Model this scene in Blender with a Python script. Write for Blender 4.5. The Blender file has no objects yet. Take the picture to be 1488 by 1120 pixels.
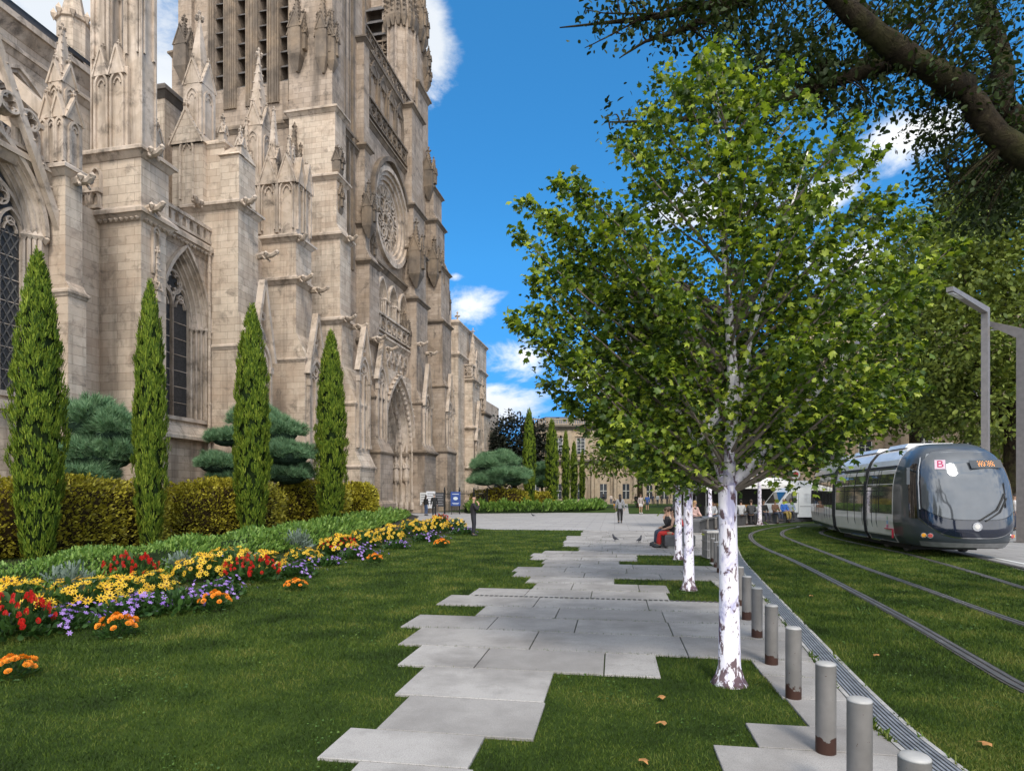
import bpy, math, random
import numpy as np
from mathutils import Vector, Matrix

RND = random.Random(11)
NP = np.random.default_rng(5)
PI = math.pi
scene = bpy.context.scene
COL = scene.collection

# ------------------------------------------------------------------ camera
F = 900.0; CX = 744.0; HY = 718.0; H = 1.7      # focal length in px of the 1488 px photo, principal column, horizon row, eye height
cam_d = bpy.data.cameras.new("camera"); cam = bpy.data.objects.new("camera", cam_d); COL.objects.link(cam)
cam.location = (0, 0, H); cam.rotation_euler = (PI / 2, 0, 0)
cam_d.sensor_width = 36; cam_d.lens = F / 1488 * 36; cam_d.shift_y = (HY - 560) / 1488
cam_d.clip_start = 0.05; cam_d.clip_end = 3000
scene.camera = cam

def G(px, py, z=0.0):
    Y = F * (H - z) / (py - HY)
    return ((px - CX) / F * Y, Y)
def XA(px, Y): return (px - CX) / F * Y
def ZA(py, Y): return H + (HY - py) / F * Y

# ------------------------------------------------------------------ mesh builder
class MB:
    def __init__(s): s.v = []; s.f = []; s.m = []; s.cur = 0
    def add(s, vs, fs):
        b = len(s.v); s.v.extend(vs)
        for f in fs: s.f.append([b + i for i in f]); s.m.append(s.cur)
    def box(s, x0, x1, y0, y1, z0, z1):
        s.add([(x0,y0,z0),(x1,y0,z0),(x1,y1,z0),(x0,y1,z0),(x0,y0,z1),(x1,y0,z1),(x1,y1,z1),(x0,y1,z1)],
              [(3,2,1,0),(4,5,6,7),(0,1,5,4),(1,2,6,5),(2,3,7,6),(3,0,4,7)])
    def frustum(s, a, b):       # a,b = (x0,x1,y0,y1,z)
        x0,x1,y0,y1,z = a; X0,X1,Y0,Y1,Z = b
        s.add([(x0,y0,z),(x1,y0,z),(x1,y1,z),(x0,y1,z),(X0,Y0,Z),(X1,Y0,Z),(X1,Y1,Z),(X0,Y1,Z)],
              [(3,2,1,0),(4,5,6,7),(0,1,5,4),(1,2,6,5),(2,3,7,6),(3,0,4,7)])
    def loft(s, rings, cap=True, closed=True):
        n = len(rings[0]); b = len(s.v)
        for r in rings: s.v.extend([tuple(p) for p in r])
        for k in range(len(rings) - 1):
            for i in range(n if closed else n - 1):
                j = (i + 1) % n
                s.f.append([b+k*n+i, b+k*n+j, b+(k+1)*n+j, b+(k+1)*n+i]); s.m.append(s.cur)
        if cap and closed:
            s.f.append([b + i for i in range(n)][::-1]); s.m.append(s.cur)
            s.f.append([b + (len(rings)-1)*n + i for i in range(n)]); s.m.append(s.cur)
    def tube(s, pts, rad, n=8, cap=True, squash=1.0):
        pts = [Vector(p) for p in pts]
        if not hasattr(rad, '__len__'): rad = [rad] * len(pts)
        rings = []; prev = None
        for i, p in enumerate(pts):
            d = (pts[min(i+1, len(pts)-1)] - pts[max(i-1, 0)])
            d = d.normalized() if d.length > 1e-9 else Vector((0,0,1))
            if prev is None:
                a = d.cross(Vector((0,0,1)))
                if a.length < 1e-3: a = Vector((1,0,0))
            else:
                a = prev - d * prev.dot(d)
                if a.length < 1e-6: a = d.orthogonal()
            a.normalize(); prev = a; bb = d.cross(a)
            rings.append([p + (a*math.cos(t) + bb*math.sin(t)*squash) * rad[i] for t in [2*PI*k/n for k in range(n)]])
        s.loft(rings, cap)
    def lathe(s, prof, c, n=12, cap=True):
        s.loft([[(c[0]+r*math.cos(2*PI*k/n), c[1]+r*math.sin(2*PI*k/n), c[2]+z) for k in range(n)] for r, z in prof], cap)
    def octa(s, c, r, rz=None):
        rz = rz or r; x, y, z = c
        s.add([(x+r,y,z),(x,y+r,z),(x-r,y,z),(x,y-r,z),(x,y,z+rz),(x,y,z-rz)],
              [(0,1,4),(1,2,4),(2,3,4),(3,0,4),(1,0,5),(2,1,5),(3,2,5),(0,3,5)])
    def ball(s, c, r, n=10, m=6, sq=(1,1,1)):
        rings = []
        for i in range(m + 1):
            t = -PI/2 + PI*i/m; q = max(math.cos(t), 0.02)
            rings.append([(c[0]+r*sq[0]*q*math.cos(2*PI*k/n), c[1]+r*sq[1]*q*math.sin(2*PI*k/n), c[2]+r*sq[2]*math.sin(t)) for k in range(n)])
        s.loft(rings)
    def build(s, name, mats, parent=None, off=(0,0,0), rz=0.0, smooth=False, uv=False, inv=None):
        if not isinstance(mats, (list, tuple)): mats = [mats]
        me = bpy.data.meshes.new(name)
        vs = np.array(s.v, dtype=float).reshape(-1, 3)
        raw = vs
        if inv is not None:
            M = np.array(inv); vs = vs @ M[:3,:3].T + M[:3,3]
        else:
            vs = vs - np.array(off)
        me.from_pydata(vs.tolist(), [], s.f)
        for m in mats: me.materials.append(m)
        if len(mats) > 1: me.polygons.foreach_set('material_index', s.m)
        if smooth: me.polygons.foreach_set('use_smooth', [True]*len(s.f))
        if uv:
            l = me.uv_layers.new(name='UVMap'); dat = []
            for p in me.polygons:
                n = p.normal; ax = (abs(n.x), abs(n.y), abs(n.z) * 0.8)
                for vi in p.vertices:
                    q = raw[vi]
                    if ax[2] >= ax[0] and ax[2] >= ax[1]: dat += [q[0]+0.37, q[1]+.21]
                    elif ax[0] >= ax[1]: dat += [q[1]+.13, q[2]]
                    else: dat += [q[0]+.41, q[2]]
            l.data.foreach_set('uv', dat)
        o = bpy.data.objects.new(name, me); COL.objects.link(o)
        if parent: o.parent = parent
        return o

def tag(o, label=None, cat=None, group=None, kind=None):
    if label: o['label'] = label
    if cat: o['category'] = cat
    if group: o['group'] = group
    if kind: o['kind'] = kind
    return o
def empty(name, loc, label, cat, group=None, rz=0.0):
    o = bpy.data.objects.new(name, None); COL.objects.link(o); o.empty_display_size = 0.2
    o.location = loc; o.rotation_euler = (0, 0, rz)
    return tag(o, label, cat, group)
def kids(o): return [c for c in bpy.data.objects if c.parent == o]
def copy_tree(o, parent=None):
    c = o.copy(); COL.objects.link(c)
    if parent is not None: c.parent = parent
    for ch in kids(o):
        copy_tree(ch, c)
    return c

def scatter(name, tv, tf, pos, rot, scl, mat, parent=None, off=(0,0,0), smooth=False):
    """one mesh made of N placed copies of a small template (leaves, blades, blooms)"""
    tv = np.array(tv, float); k = len(tv); N = len(pos); fl = len(tf[0])
    scl = np.asarray(scl, float)
    if scl.ndim == 1: scl = scl[:, None]
    V = np.einsum('nij,nkj->nki', rot, tv[None, :, :] * scl[:, None, :]) + (np.asarray(pos) - np.array(off))[:, None, :]
    T = np.array(tf, int)
    Fa = (T[None] + (np.arange(N) * k)[:, None, None]).reshape(-1, fl)
    me = bpy.data.meshes.new(name)
    me.vertices.add(N * k); me.vertices.foreach_set('co', V.reshape(-1))
    nf = len(Fa); me.loops.add(nf * fl); me.loops.foreach_set('vertex_index', Fa.reshape(-1).astype(np.int32))
    me.polygons.add(nf); me.polygons.foreach_set('loop_start', (np.arange(nf) * fl).astype(np.int32))
    try: me.polygons.foreach_set('loop_total', np.full(nf, fl, np.int32))
    except Exception: pass
    if smooth: me.polygons.foreach_set('use_smooth', np.ones(nf, bool))
    me.update(calc_edges=True); me.validate()
    me.materials.append(mat)
    o = bpy.data.objects.new(name, me); COL.objects.link(o)
    if parent: o.parent = parent
    return o
def rots(dirs, up_jit=1.0, rng=NP):
    """rotation matrices whose local Y follows dirs, random roll about it"""
    d = np.asarray(dirs, float); d = d / np.maximum(np.linalg.norm(d, axis=1, keepdims=True), 1e-9)
    r = rng.normal(size=d.shape) * up_jit + np.array([0, 0, 1.0])
    x = np.cross(d, r); x /= np.maximum(np.linalg.norm(x, axis=1, keepdims=True), 1e-9)
    z = np.cross(x, d)
    return np.stack([x, d, z], axis=2)

# ------------------------------------------------------------------ materials
def newmat(name):
    m = bpy.data.materials.new(name); m.use_nodes = True; nt = m.node_tree; nt.nodes.clear()
    out = nt.nodes.new('ShaderNodeOutputMaterial')
    return m, nt, out
def nd(nt, t, **kw):
    n = nt.nodes.new('ShaderNode' + t)
    for k, v in kw.items():
        if k.startswith('_'): n.inputs[k[1:].replace('_', ' ')].default_value = v
        else: setattr(n, k, v)
    return n
def ln(nt, a, b): nt.links.new(a, b)
def ramp(nt, fac, stops):
    r = nt.nodes.new('ShaderNodeValToRGB'); e = r.color_ramp.elements
    while len(e) > 1: e.remove(e[-1])
    e[0].position = stops[0][0]; e[0].color = stops[0][1] if len(stops[0][1]) == 4 else (*stops[0][1], 1)
    for p, c in stops[1:]:
        q = e.new(p); q.color = c if len(c) == 4 else (*c, 1)
    ln(nt, fac, r.inputs[0]); return r.outputs[0]
def mixc(nt, fac, a, b, mode='MIX'):
    m = nt.nodes.new('ShaderNodeMix'); m.data_type = 'RGBA'; m.blend_type = mode
    for s, v in ((0, fac), (6, a), (7, b)):
        if hasattr(v, 'is_output'): ln(nt, v, m.inputs[s])
        else: m.inputs[s].default_value = v if s == 0 or len(v) == 4 else (*v, 1)
    return m.outputs[2]
def mathn(nt, op, a, b=0.0, c=0.0):
    m = nt.nodes.new('ShaderNodeMath'); m.operation = op
    for i, v in enumerate((a, b, c)):
        if hasattr(v, 'is_output'): ln(nt, v, m.inputs[i])
        else: m.inputs[i].default_value = v
    return m.outputs[0]
def noise(nt, vec, scale, detail=4, rough=.55, dist=0.0):
    n = nd(nt, 'TexNoise', _Scale=scale, _Detail=detail, _Roughness=rough, _Distortion=dist)
    if vec is not None: ln(nt, vec, n.inputs['Vector'])
    return n.outputs['Fac']
def objco(nt, scale=None):
    t = nd(nt, 'TexCoord'); v = t.outputs['Object']
    if scale:
        m = nd(nt, 'Mapping'); m.inputs['Scale'].default_value = scale; ln(nt, v, m.inputs['Vector']); v = m.outputs[0]
    return v
def bumpn(nt, h, strength, dist=0.02):
    b = nd(nt, 'Bump', _Strength=strength, _Distance=dist); ln(nt, h, b.inputs['Height']); return b.outputs[0]
def pbr(nt, out, col, rough=.6, metal=0.0, normal=None, spec=.5, coat=0.0):
    p = nd(nt, 'BsdfPrincipled')
    for k, v in (('Base Color', col), ('Roughness', rough), ('Metallic', metal)):
        if hasattr(v, 'is_output'): ln(nt, v, p.inputs[k])
        else: p.inputs[k].default_value = (*v, 1) if k == 'Base Color' and len(v) == 3 else v
    p.inputs['Specular IOR Level'].default_value = spec; p.inputs['Coat Weight'].default_value = coat
    if normal is not None: ln(nt, normal, p.inputs['Normal'])
    ln(nt, p.outputs[0], out.inputs[0]); return p
def plain(name, c, rough=.6, metal=0.0, var=.18, scale=6.0, bump=0.0, spec=.5, coat=0.0):
    m, nt, out = newmat(name); v = objco(nt)
    n = noise(nt, v, scale, 5)
    a = tuple(x * (1 - var) for x in c); b = tuple(min(1, x * (1 + var)) for x in c)
    col = ramp(nt, n, [(.3, a), (.7, b)])
    nrm = bumpn(nt, noise(nt, v, scale * 6, 4), bump) if bump else None
    pbr(nt, out, col, rough, metal, nrm, spec, coat); return m
def leafmat(name, stops, trans=.35, rough=.45, clump=1.2, clump_amt=.35, spec=.4, gain=1.0, detail=2):
    """foliage: colour per leaf, a slow variation from branch to branch, some light let through"""
    m, nt, out = newmat(name)
    g = nd(nt, 'NewGeometry'); isl = g.outputs['Random Per Island']
    cl = noise(nt, objco(nt), clump, detail)
    if gain != 1.0: cl = mathn(nt, 'ADD', mathn(nt, 'MULTIPLY', mathn(nt, 'SUBTRACT', cl, .5), gain), .5)
    f = mathn(nt, 'ADD', mathn(nt, 'MULTIPLY', isl, 1 - clump_amt), mathn(nt, 'MULTIPLY', cl, clump_amt))
    col = ramp(nt, f, stops)
    p = nd(nt, 'BsdfPrincipled', _Roughness=rough); p.inputs['Specular IOR Level'].default_value = spec
    ln(nt, col, p.inputs['Base Color'])
    t = nd(nt, 'BsdfTranslucent'); ln(nt, mixc(nt, 1.0, col, (1.0, 1.0, .45), 'MULTIPLY'), t.inputs[0])
    mx = nd(nt, 'MixShader'); mx.inputs[0].default_value = trans
    ln(nt, p.outputs[0], mx.inputs[1]); ln(nt, t.outputs[0], mx.inputs[2]); ln(nt, mx.outputs[0], out.inputs[0])
    return m

def stone(name, c1, c2, mortar, bw=.85, bh=.36, soot=.5, warm=(.36,.26,.17), brick=True, bump=.5, streak=True):
    m, nt, out = newmat(name)
    tc = nd(nt, 'TexCoord'); uv = tc.outputs['UV']; ob = tc.outputs['Object']
    if brick:
        b = nd(nt, 'TexBrick', _Scale=1.0, _Mortar_Size=.008, _Mortar_Smooth=.25, _Bias=-.1, _Brick_Width=bw, _Row_Height=bh)
        b.inputs['Color1'].default_value = (*c1, 1); b.inputs['Color2'].default_value = (*c2, 1); b.inputs['Mortar'].default_value = (*mortar, 1)
        wob = nd(nt, 'VectorMath', operation='MULTIPLY_ADD')
        ln(nt, nd(nt, 'TexNoise', _Scale=1.3, _Detail=2).outputs['Color'], wob.inputs[0]); wob.inputs[1].default_value = (.02, .02, 0); ln(nt, uv, wob.inputs[2])
        ln(nt, wob.outputs[0], b.inputs['Vector']); col = b.outputs['Color']; hgt = mathn(nt, 'SUBTRACT', 1.0, b.outputs['Fac'])
    else:
        col = ramp(nt, noise(nt, ob, 1.5, 4), [(.3, c1), (.7, c2)]); hgt = noise(nt, ob, 6, 5)
    n2 = noise(nt, ob, .45, 5, .6)
    col = mixc(nt, ramp(nt, n2, [(.42, (0,0,0)), (.68, (.6,.6,.6))]), col, warm)
    n7 = noise(nt, ob, .8, 3, .6)
    col = mixc(nt, ramp(nt, n7, [(.56, (0,)*3), (.60, (.3,)*3)]), col, tuple(min(1, x*1.08) for x in c1))
    n3 = noise(nt, ob, 3.2, 6, .7)
    col = mixc(nt, ramp(nt, n3, [(.35, (.30,)*3), (.62, (0,)*3)]), col, tuple(x*.55 for x in c1))
    mp = nd(nt, 'Mapping'); mp.inputs['Scale'].default_value = (1.6, 1.6, .12); ln(nt, ob, mp.inputs[0])
    if streak:
        n4 = noise(nt, mp.outputs[0], 1.0, 6, .65)
        col = mixc(nt, ramp(nt, n4, [(.50, (0,)*3), (.74, (soot,)*3)]), col, (.085,.07,.058))
    n6 = noise(nt, ob, 1.15, 7, .72, .4)
    col = mixc(nt, ramp(nt, n6, [(.53, (0,)*3), (.68, (soot*.9,)*3)]), col, (.075,.062,.052))
    fine = noise(nt, ob, 22, 4, .7)
    h2 = mathn(nt, 'ADD', mathn(nt, 'MULTIPLY', hgt, 1.0), mathn(nt, 'MULTIPLY', fine, .55))
    pbr(nt, out, col, .9, 0, bumpn(nt, h2, bump, .03), .25); return m

def glassmat(name, c=(.02,.022,.025), rough=.12):
    m, nt, out = newmat(name); v = objco(nt)
    n = noise(nt, v, 9, 3)
    pbr(nt, out, ramp(nt, n, [(.3, tuple(x*.6 for x in c)), (.7, tuple(x*1.6 for x in c))]), rough, 0, bumpn(nt, noise(nt, v, 14, 2), .15), .5); return m

M = {}
M['stone'] = stone('limestone ashlar', (.62,.515,.41), (.45,.36,.28), (.20,.15,.11), soot=.62, warm=(.46,.33,.235))
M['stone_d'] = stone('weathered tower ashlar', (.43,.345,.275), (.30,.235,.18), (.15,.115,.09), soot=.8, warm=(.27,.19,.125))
M['trim'] = stone('carved limestone', (.60,.50,.415), (.42,.345,.275), (.2,.2,.2), brick=False, bump=.45, soot=.85)
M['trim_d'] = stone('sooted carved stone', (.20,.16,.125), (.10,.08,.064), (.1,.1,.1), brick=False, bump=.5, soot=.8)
M['ledge'] = stone('dark ledge stone', (.15,.13,.115), (.085,.075,.068), (.1,.1,.1), brick=False, bump=.4, soot=.4, warm=(.11,.09,.07))
M['leadglass'] = glassmat('leaded glass', (.030,.029,.029), .55)
M['louvre'] = plain('old louvre boards', (.10,.09,.085), .85, var=.35, scale=3, bump=.3)
M['wood'] = plain('door oak', (.05,.035,.025), .7, var=.3)
# ------------------------------------------------------------------ light: sky with clouds, one sun
SUN_EL, SUN_AZ = math.radians(50), math.radians(170)     # azimuth measured from +Y towards +X: behind the camera, to the right
sd = bpy.data.lights.new('sun', 'SUN'); sun = bpy.data.objects.new('sun', sd); COL.objects.link(sun)
sd.energy = 1.9; sd.angle = math.radians(12.0); sd.color = (1.0, .93, .82)
sdir = Vector((math.sin(SUN_AZ)*math.cos(SUN_EL), math.cos(SUN_AZ)*math.cos(SUN_EL), math.sin(SUN_EL)))
sun.rotation_euler = sdir.to_track_quat('Z', 'Y').to_euler(); sun.location = (20, -30, 60)
w = bpy.data.worlds.new('World'); scene.world = w; w.use_nodes = True; nt = w.node_tree; nt.nodes.clear()
wo = nt.nodes.new('ShaderNodeOutputWorld'); bg = nt.nodes.new('ShaderNodeBackground'); ln(nt, bg.outputs[0], wo.inputs[0])
bg.inputs[1].default_value = 0.1
sky = nt.nodes.new('ShaderNodeTexSky'); sky.sky_type = 'NISHITA'; sky.sun_disc = False
sky.sun_elevation = SUN_EL; sky.sun_rotation = SUN_AZ; sky.air_density = 1.0; sky.dust_density = .3; sky.ozone_density = 3.0
tc = nt.nodes.new('ShaderNodeTexCoord'); gen = tc.outputs['Generated']
sep = nt.nodes.new('ShaderNodeSeparateXYZ'); ln(nt, gen, sep.inputs[0])
skyc = mixc(nt, 1.0, sky.outputs[0], ramp(nt, sep.outputs['Z'], [(0, (.13,.36,.80)), (.12, (.17,.52,1.0)), (.35, (.3,.97,1.35)), (.8, (.4,1.25,1.6))]), 'MULTIPLY')
skyc = mixc(nt, 1.0, skyc, (1.14,1.15,1.12), 'MULTIPLY')
def skydir(px, py): return Vector(((px-CX)/F, 1.0, (HY-py)/F)).normalized()
wn = nt.nodes.new('ShaderNodeMapping'); wn.inputs['Scale'].default_value = (1, 1, 2.0); ln(nt, gen, wn.inputs[0])
n1 = noise(nt, wn.outputs[0], 7.5, 8, .62, .35)
n2 = noise(nt, wn.outputs[0], 3.1, 4, .5)
def blob(c, ax, az, gain=1.0):
    s = nt.nodes.new('ShaderNodeVectorMath'); s.operation = 'SUBTRACT'; ln(nt, gen, s.inputs[0]); s.inputs[1].default_value = c
    k = nt.nodes.new('ShaderNodeVectorMath'); k.operation = 'MULTIPLY'; ln(nt, s.outputs[0], k.inputs[0]); k.inputs[1].default_value = (1/ax, 1/max(ax, .25), 1/az)
    l = nt.nodes.new('ShaderNodeVectorMath'); l.operation = 'LENGTH'; ln(nt, k.outputs[0], l.inputs[0])
    return mathn(nt, 'MULTIPLY', mathn(nt, 'SUBTRACT', 1.0, l.outputs['Value']), gain)
acc = None
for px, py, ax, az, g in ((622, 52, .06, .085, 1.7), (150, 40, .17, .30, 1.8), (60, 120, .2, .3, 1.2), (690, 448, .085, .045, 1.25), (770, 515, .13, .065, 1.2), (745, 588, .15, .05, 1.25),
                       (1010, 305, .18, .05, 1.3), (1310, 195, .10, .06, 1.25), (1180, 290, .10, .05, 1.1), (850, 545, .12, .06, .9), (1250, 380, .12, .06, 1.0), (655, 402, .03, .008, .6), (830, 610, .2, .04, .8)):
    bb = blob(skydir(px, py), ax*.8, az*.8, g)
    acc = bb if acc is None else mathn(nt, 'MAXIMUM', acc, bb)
back = mathn(nt, 'MULTIPLY', mathn(nt, 'SUBTRACT', -.05, sep.outputs['Y']), 1.9)      # unseen broad cloud bank behind the viewer, added as neutral fill light
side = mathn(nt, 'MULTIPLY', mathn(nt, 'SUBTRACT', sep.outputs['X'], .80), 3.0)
over = mathn(nt, 'MULTIPLY', mathn(nt, 'SUBTRACT', sep.outputs['Z'], .66), 5.0)      # unseen cloud overhead, above the frame, added to whiten the ambient light
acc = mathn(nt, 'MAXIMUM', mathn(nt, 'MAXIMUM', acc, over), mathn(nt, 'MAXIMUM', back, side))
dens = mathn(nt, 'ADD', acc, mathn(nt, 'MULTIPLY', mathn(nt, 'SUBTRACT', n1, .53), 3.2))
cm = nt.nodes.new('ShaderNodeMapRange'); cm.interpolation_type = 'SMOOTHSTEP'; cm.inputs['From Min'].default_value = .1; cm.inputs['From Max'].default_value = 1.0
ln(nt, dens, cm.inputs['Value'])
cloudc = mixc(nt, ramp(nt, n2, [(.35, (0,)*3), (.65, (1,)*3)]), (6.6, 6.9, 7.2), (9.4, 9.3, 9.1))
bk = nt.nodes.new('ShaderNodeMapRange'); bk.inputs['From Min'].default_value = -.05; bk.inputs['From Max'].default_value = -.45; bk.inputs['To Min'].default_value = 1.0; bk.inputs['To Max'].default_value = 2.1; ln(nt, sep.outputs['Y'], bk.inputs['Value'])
vm = nt.nodes.new('ShaderNodeVectorMath'); vm.operation = 'SCALE'; ln(nt, cloudc, vm.inputs[0]); ln(nt, bk.outputs[0], vm.inputs['Scale']); cloudc = vm.outputs[0]      # added cloud behind the viewer is boosted to throw more light on the walls
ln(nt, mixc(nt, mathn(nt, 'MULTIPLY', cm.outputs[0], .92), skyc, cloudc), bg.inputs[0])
vs = scene.view_settings; vs.view_transform = 'Standard'; vs.look = 'None'; vs.gamma = 1; vs.exposure = 0.48; vs.use_curve_mapping = False
scene.render.engine = 'CYCLES'; scene.cycles.max_bounces = 8; scene.cycles.transparent_max_bounces = 8
# ------------------------------------------------------------------ cathedral: local axes x = v (outward), y = u (along the nave), z up
CA = math.atan(186 / F); CC, CS = math.cos(CA), math.sin(CA)
def U(px, v): dx = (px-CX)/F; Y = v/(CC*dx-CS); return Y*(CS*dx+CC)
def V(px, u): dx = (px-CX)/F; return u*(CC*dx-CS)/(CS*dx+CC)
def ZZ(py, u, v): return H + (HY-py)/F*(u*CC - v*CS)
CO = (-21.0, 45.0, 0.0)
cath = empty('cathedral', (CC*CO[0]+CS*CO[1], -CS*CO[0]+CC*CO[1], 0), 'huge pale limestone gothic cathedral with belfry tower and rose window left of the lawn', 'cathedral', rz=-CA)
def cb(mb, name, mats, parent=None, smooth=False):
    return mb.build(name, mats, parent or cath, off=CO, uv=True, smooth=smooth)

class Fr:       # a wall face: a along it, z up, d out of it
    def __init__(s, kind, plane):
        s.k = kind; s.p = plane
    def __call__(s, a, z, d):
        return (s.p + d, a, z) if s.k == 'v' else (a, s.p - d, z)
def fbox(mb, fr, a0, a1, z0, z1, d0, d1):
    p = [fr(a0,z0,d0), fr(a1,z0,d0), fr(a1,z0,d1), fr(a0,z0,d1), fr(a0,z1,d0), fr(a1,z1,d0), fr(a1,z1,d1), fr(a0,z1,d1)]
    mb.add(p, [(3,2,1,0),(4,5,6,7),(0,1,5,4),(1,2,6,5),(2,3,7,6),(3,0,4,7)])
def fpoly(mb, fr, poly, d0, d1):
    n = len(poly); p = [fr(a,z,d1) for a,z in poly] + [fr(a,z,d0) for a,z in poly]
    mb.add(p, [list(range(n)), list(range(2*n-1, n-1, -1))] + [(i, (i+1)%n, n+(i+1)%n, n+i) for i in range(n)])
def fstrip(mb, fr, A, B, d0, d1, closed=False):
    n = len(A); p = [fr(a,z,d1) for a,z in A] + [fr(a,z,d1) for a,z in B] + [fr(a,z,d0) for a,z in A] + [fr(a,z,d0) for a,z in B]
    fs = []
    for i in range(n if closed else n-1):
        j = (i+1) % n
        fs += [(i,j,n+j,n+i), (i,j,2*n+j,2*n+i), (n+i,n+j,3*n+j,3*n+i)]
    mb.add(p, fs)
def fsplay(mb, fr, A, dA, B, dB):      # a surface between two outlines at two depths
    n = len(A); mb.add([fr(a,z,dA) for a,z in A] + [fr(a,z,dB) for a,z in B], [(i,i+1,n+i+1,n+i) for i in range(n-1)])
def arch(c, w, zs, h, n=9, zb=None):
    r = (w*w + h*h) / (2*w); cx = w - r; a1 = math.atan2(h, -cx) if cx < 0 else math.atan2(h, -cx)
    right = [(c + cx + r*math.cos(t), zs + r*math.sin(t)) for t in [a1*i/(n-1) for i in range(n)]]
    left = [(2*c - a, z) for a, z in right]
    pts = left + right[::-1][1:]
    if zb is not None: pts = [(c-w, zb)] + pts + [(c+w, zb)]
    return pts
def fbar(mb, fr, pts, w, d0, d1, closed=False):
    n = len(pts); A = []; B = []
    for i in range(n):
        p0 = pts[(i-1) % n] if closed or i > 0 else pts[i]; p1 = pts[(i+1) % n] if closed or i < n-1 else pts[i]
        dx, dz = p1[0]-p0[0], p1[1]-p0[1]; l = math.hypot(dx, dz) or 1
        A.append((pts[i][0]-dz/l*w/2, pts[i][1]+dx/l*w/2)); B.append((pts[i][0]+dz/l*w/2, pts[i][1]-dx/l*w/2))
    fstrip(mb, fr, A, B, d0, d1, closed)
def circ(c, z, r, n=16, a0=0.0): return [(c+r*math.cos(a0+2*PI*i/n), z+r*math.sin(a0+2*PI*i/n)) for i in range(n)]
def foil(mb, fr, c, z, r, k, w, d0, d1, a0=PI/2):      # a ring with k lobes
    fbar(mb, fr, circ(c, z, r, 24), w, d0, d1, True)
    rr = r*.36 if k > 4 else r*.42
    for i in range(k):
        t = a0 + 2*PI*i/k; cx, cz = c + (r-rr-w*.3)*math.cos(t), z + (r-rr-w*.3)*math.sin(t)
        fbar(mb, fr, [(cx+rr*math.cos(t+q), cz+rr*math.sin(t+q)) for q in np.linspace(-2.1, 2.1, 9)], w*.7, d0, d1-.02)
def crocket(mb, p, r): mb.octa(p, r, r*.8)
def finial(mb, x, y, z, s):
    mb.tube([(x,y,z-.2*s),(x,y,z+.9*s)], [.12*s,.05*s], 5)
    for q in ((1,0),(-1,0),(0,1),(0,-1)): mb.octa((x+q[0]*.22*s, y+q[1]*.22*s, z+.38*s), .15*s)
    mb.octa((x,y,z+.75*s), .14*s, .22*s)
def gablet(mb, fr, c, w, z0, h, d0, d1, croc=4, fin=True, fill=True):
    if fill: fpoly(mb, fr, [(c-w,z0),(c+w,z0),(c,z0+h)], d0, d1-.05)
    for s in (-1, 1):
        fbar(mb, fr, [(c+s*(w+.04), z0-.05),(c, z0+h+.06)], .09*max(.8,w), d0, d1)
        for k in range(croc):
            t = (k+.6)/(croc+.3); crocket(mb, fr(c+s*w*(1-t)*1.08, z0+h*t+.07, d1-.06), .085*max(.6, min(1.4, w)))
    if fin:
        x, y, z = fr(c, z0+h, (d0+d1)/2); finial(mb, x, y, z+.05, .55*max(.6, min(1.6, w*1.1)))
def panel(mb, fr, c, w, z0, z1, d=.0, dep=.09, tre=True):   # blind arched panel with a raised frame
    h = min(w*1.5, (z1-z0)*.4); zs = z1-h
    fbar(mb, fr, arch(c, w, zs, h, 6, z0), .09, d-.02, d+dep)
    if tre: fbar(mb, fr, arch(c, w*.55, zs-.05, h*.55, 5), .06, d-.02, d+dep*.7)
def pinnacle(mb, x, y, z0, s, hs, hp, croc=6, panels=True):
    hw = s/2
    mb.box(x-hw, x+hw, y-hw, y+hw, z0, z0+hs)
    for fr, c in ((Fr('v', x+hw), y), (Fr('u', y-hw), x)):
        if panels: panel(mb, fr, c, hw*.62, z0+.1*hs, z0+hs*.9, dep=.06)
    gz = z0+hs-.05*s
    for k, sg in (('v', 1), ('u', 1)):
        fr = Fr(k, (x+hw) if k == 'v' else (y-hw)); gablet(mb, fr, y if k == 'v' else x, hw*.95, gz, s*1.15, -.12, .07, 3, s > .5)
        fr2 = Fr(k, (x-hw+.1) if k == 'v' else (y+hw)); gablet(mb, fr2, y if k == 'v' else x, hw*.95, gz, s*1.15, -.02, .08, 0, False)
    b = hw*.86; n = 4
    zt = z0+hs+hp
    mb.loft([[(x-b,y-b,z0+hs-.1),(x+b,y-b,z0+hs-.1),(x+b,y+b,z0+hs-.1),(x-b,y+b,z0+hs-.1)],
             [(x-.05,y-.05,zt),(x+.05,y-.05,zt),(x+.05,y+.05,zt),(x-.05,y+.05,zt)]])
    for k in range(croc):
        t = (k+.9)/(croc+.7); q = b*(1-t)+.04
        for sx in (-1,1):
            for sy in (-1,1): crocket(mb, (x+sx*q, y+sy*q, z0+hs+hp*t), .10*max(.55, s*.85))
    finial(mb, x, y, zt-.15, .75*max(.6, s))
def ledge(mb, x0, x1, y0, y1, z, p=.22, h=.34):      # moulded string course round a block, sloped on top
    mb.frustum((x0-.03,x1+.03,y0-.03,y1+.03,z-h), (x0-p*.75,x1+p*.75,y0-p*.75,y1+p*.75,z-h*.45))
    mb.frustum((x0-p,x1+p,y0-p,y1+p,z-h*.45), (x0-p,x1+p,y0-p,y1+p,z-h*.12))
    mb.frustum((x0-p,x1+p,y0-p,y1+p,z-h*.12), (x0-.02,x1+.02,y0-.02,y1+.02,z+h*.35))
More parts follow.
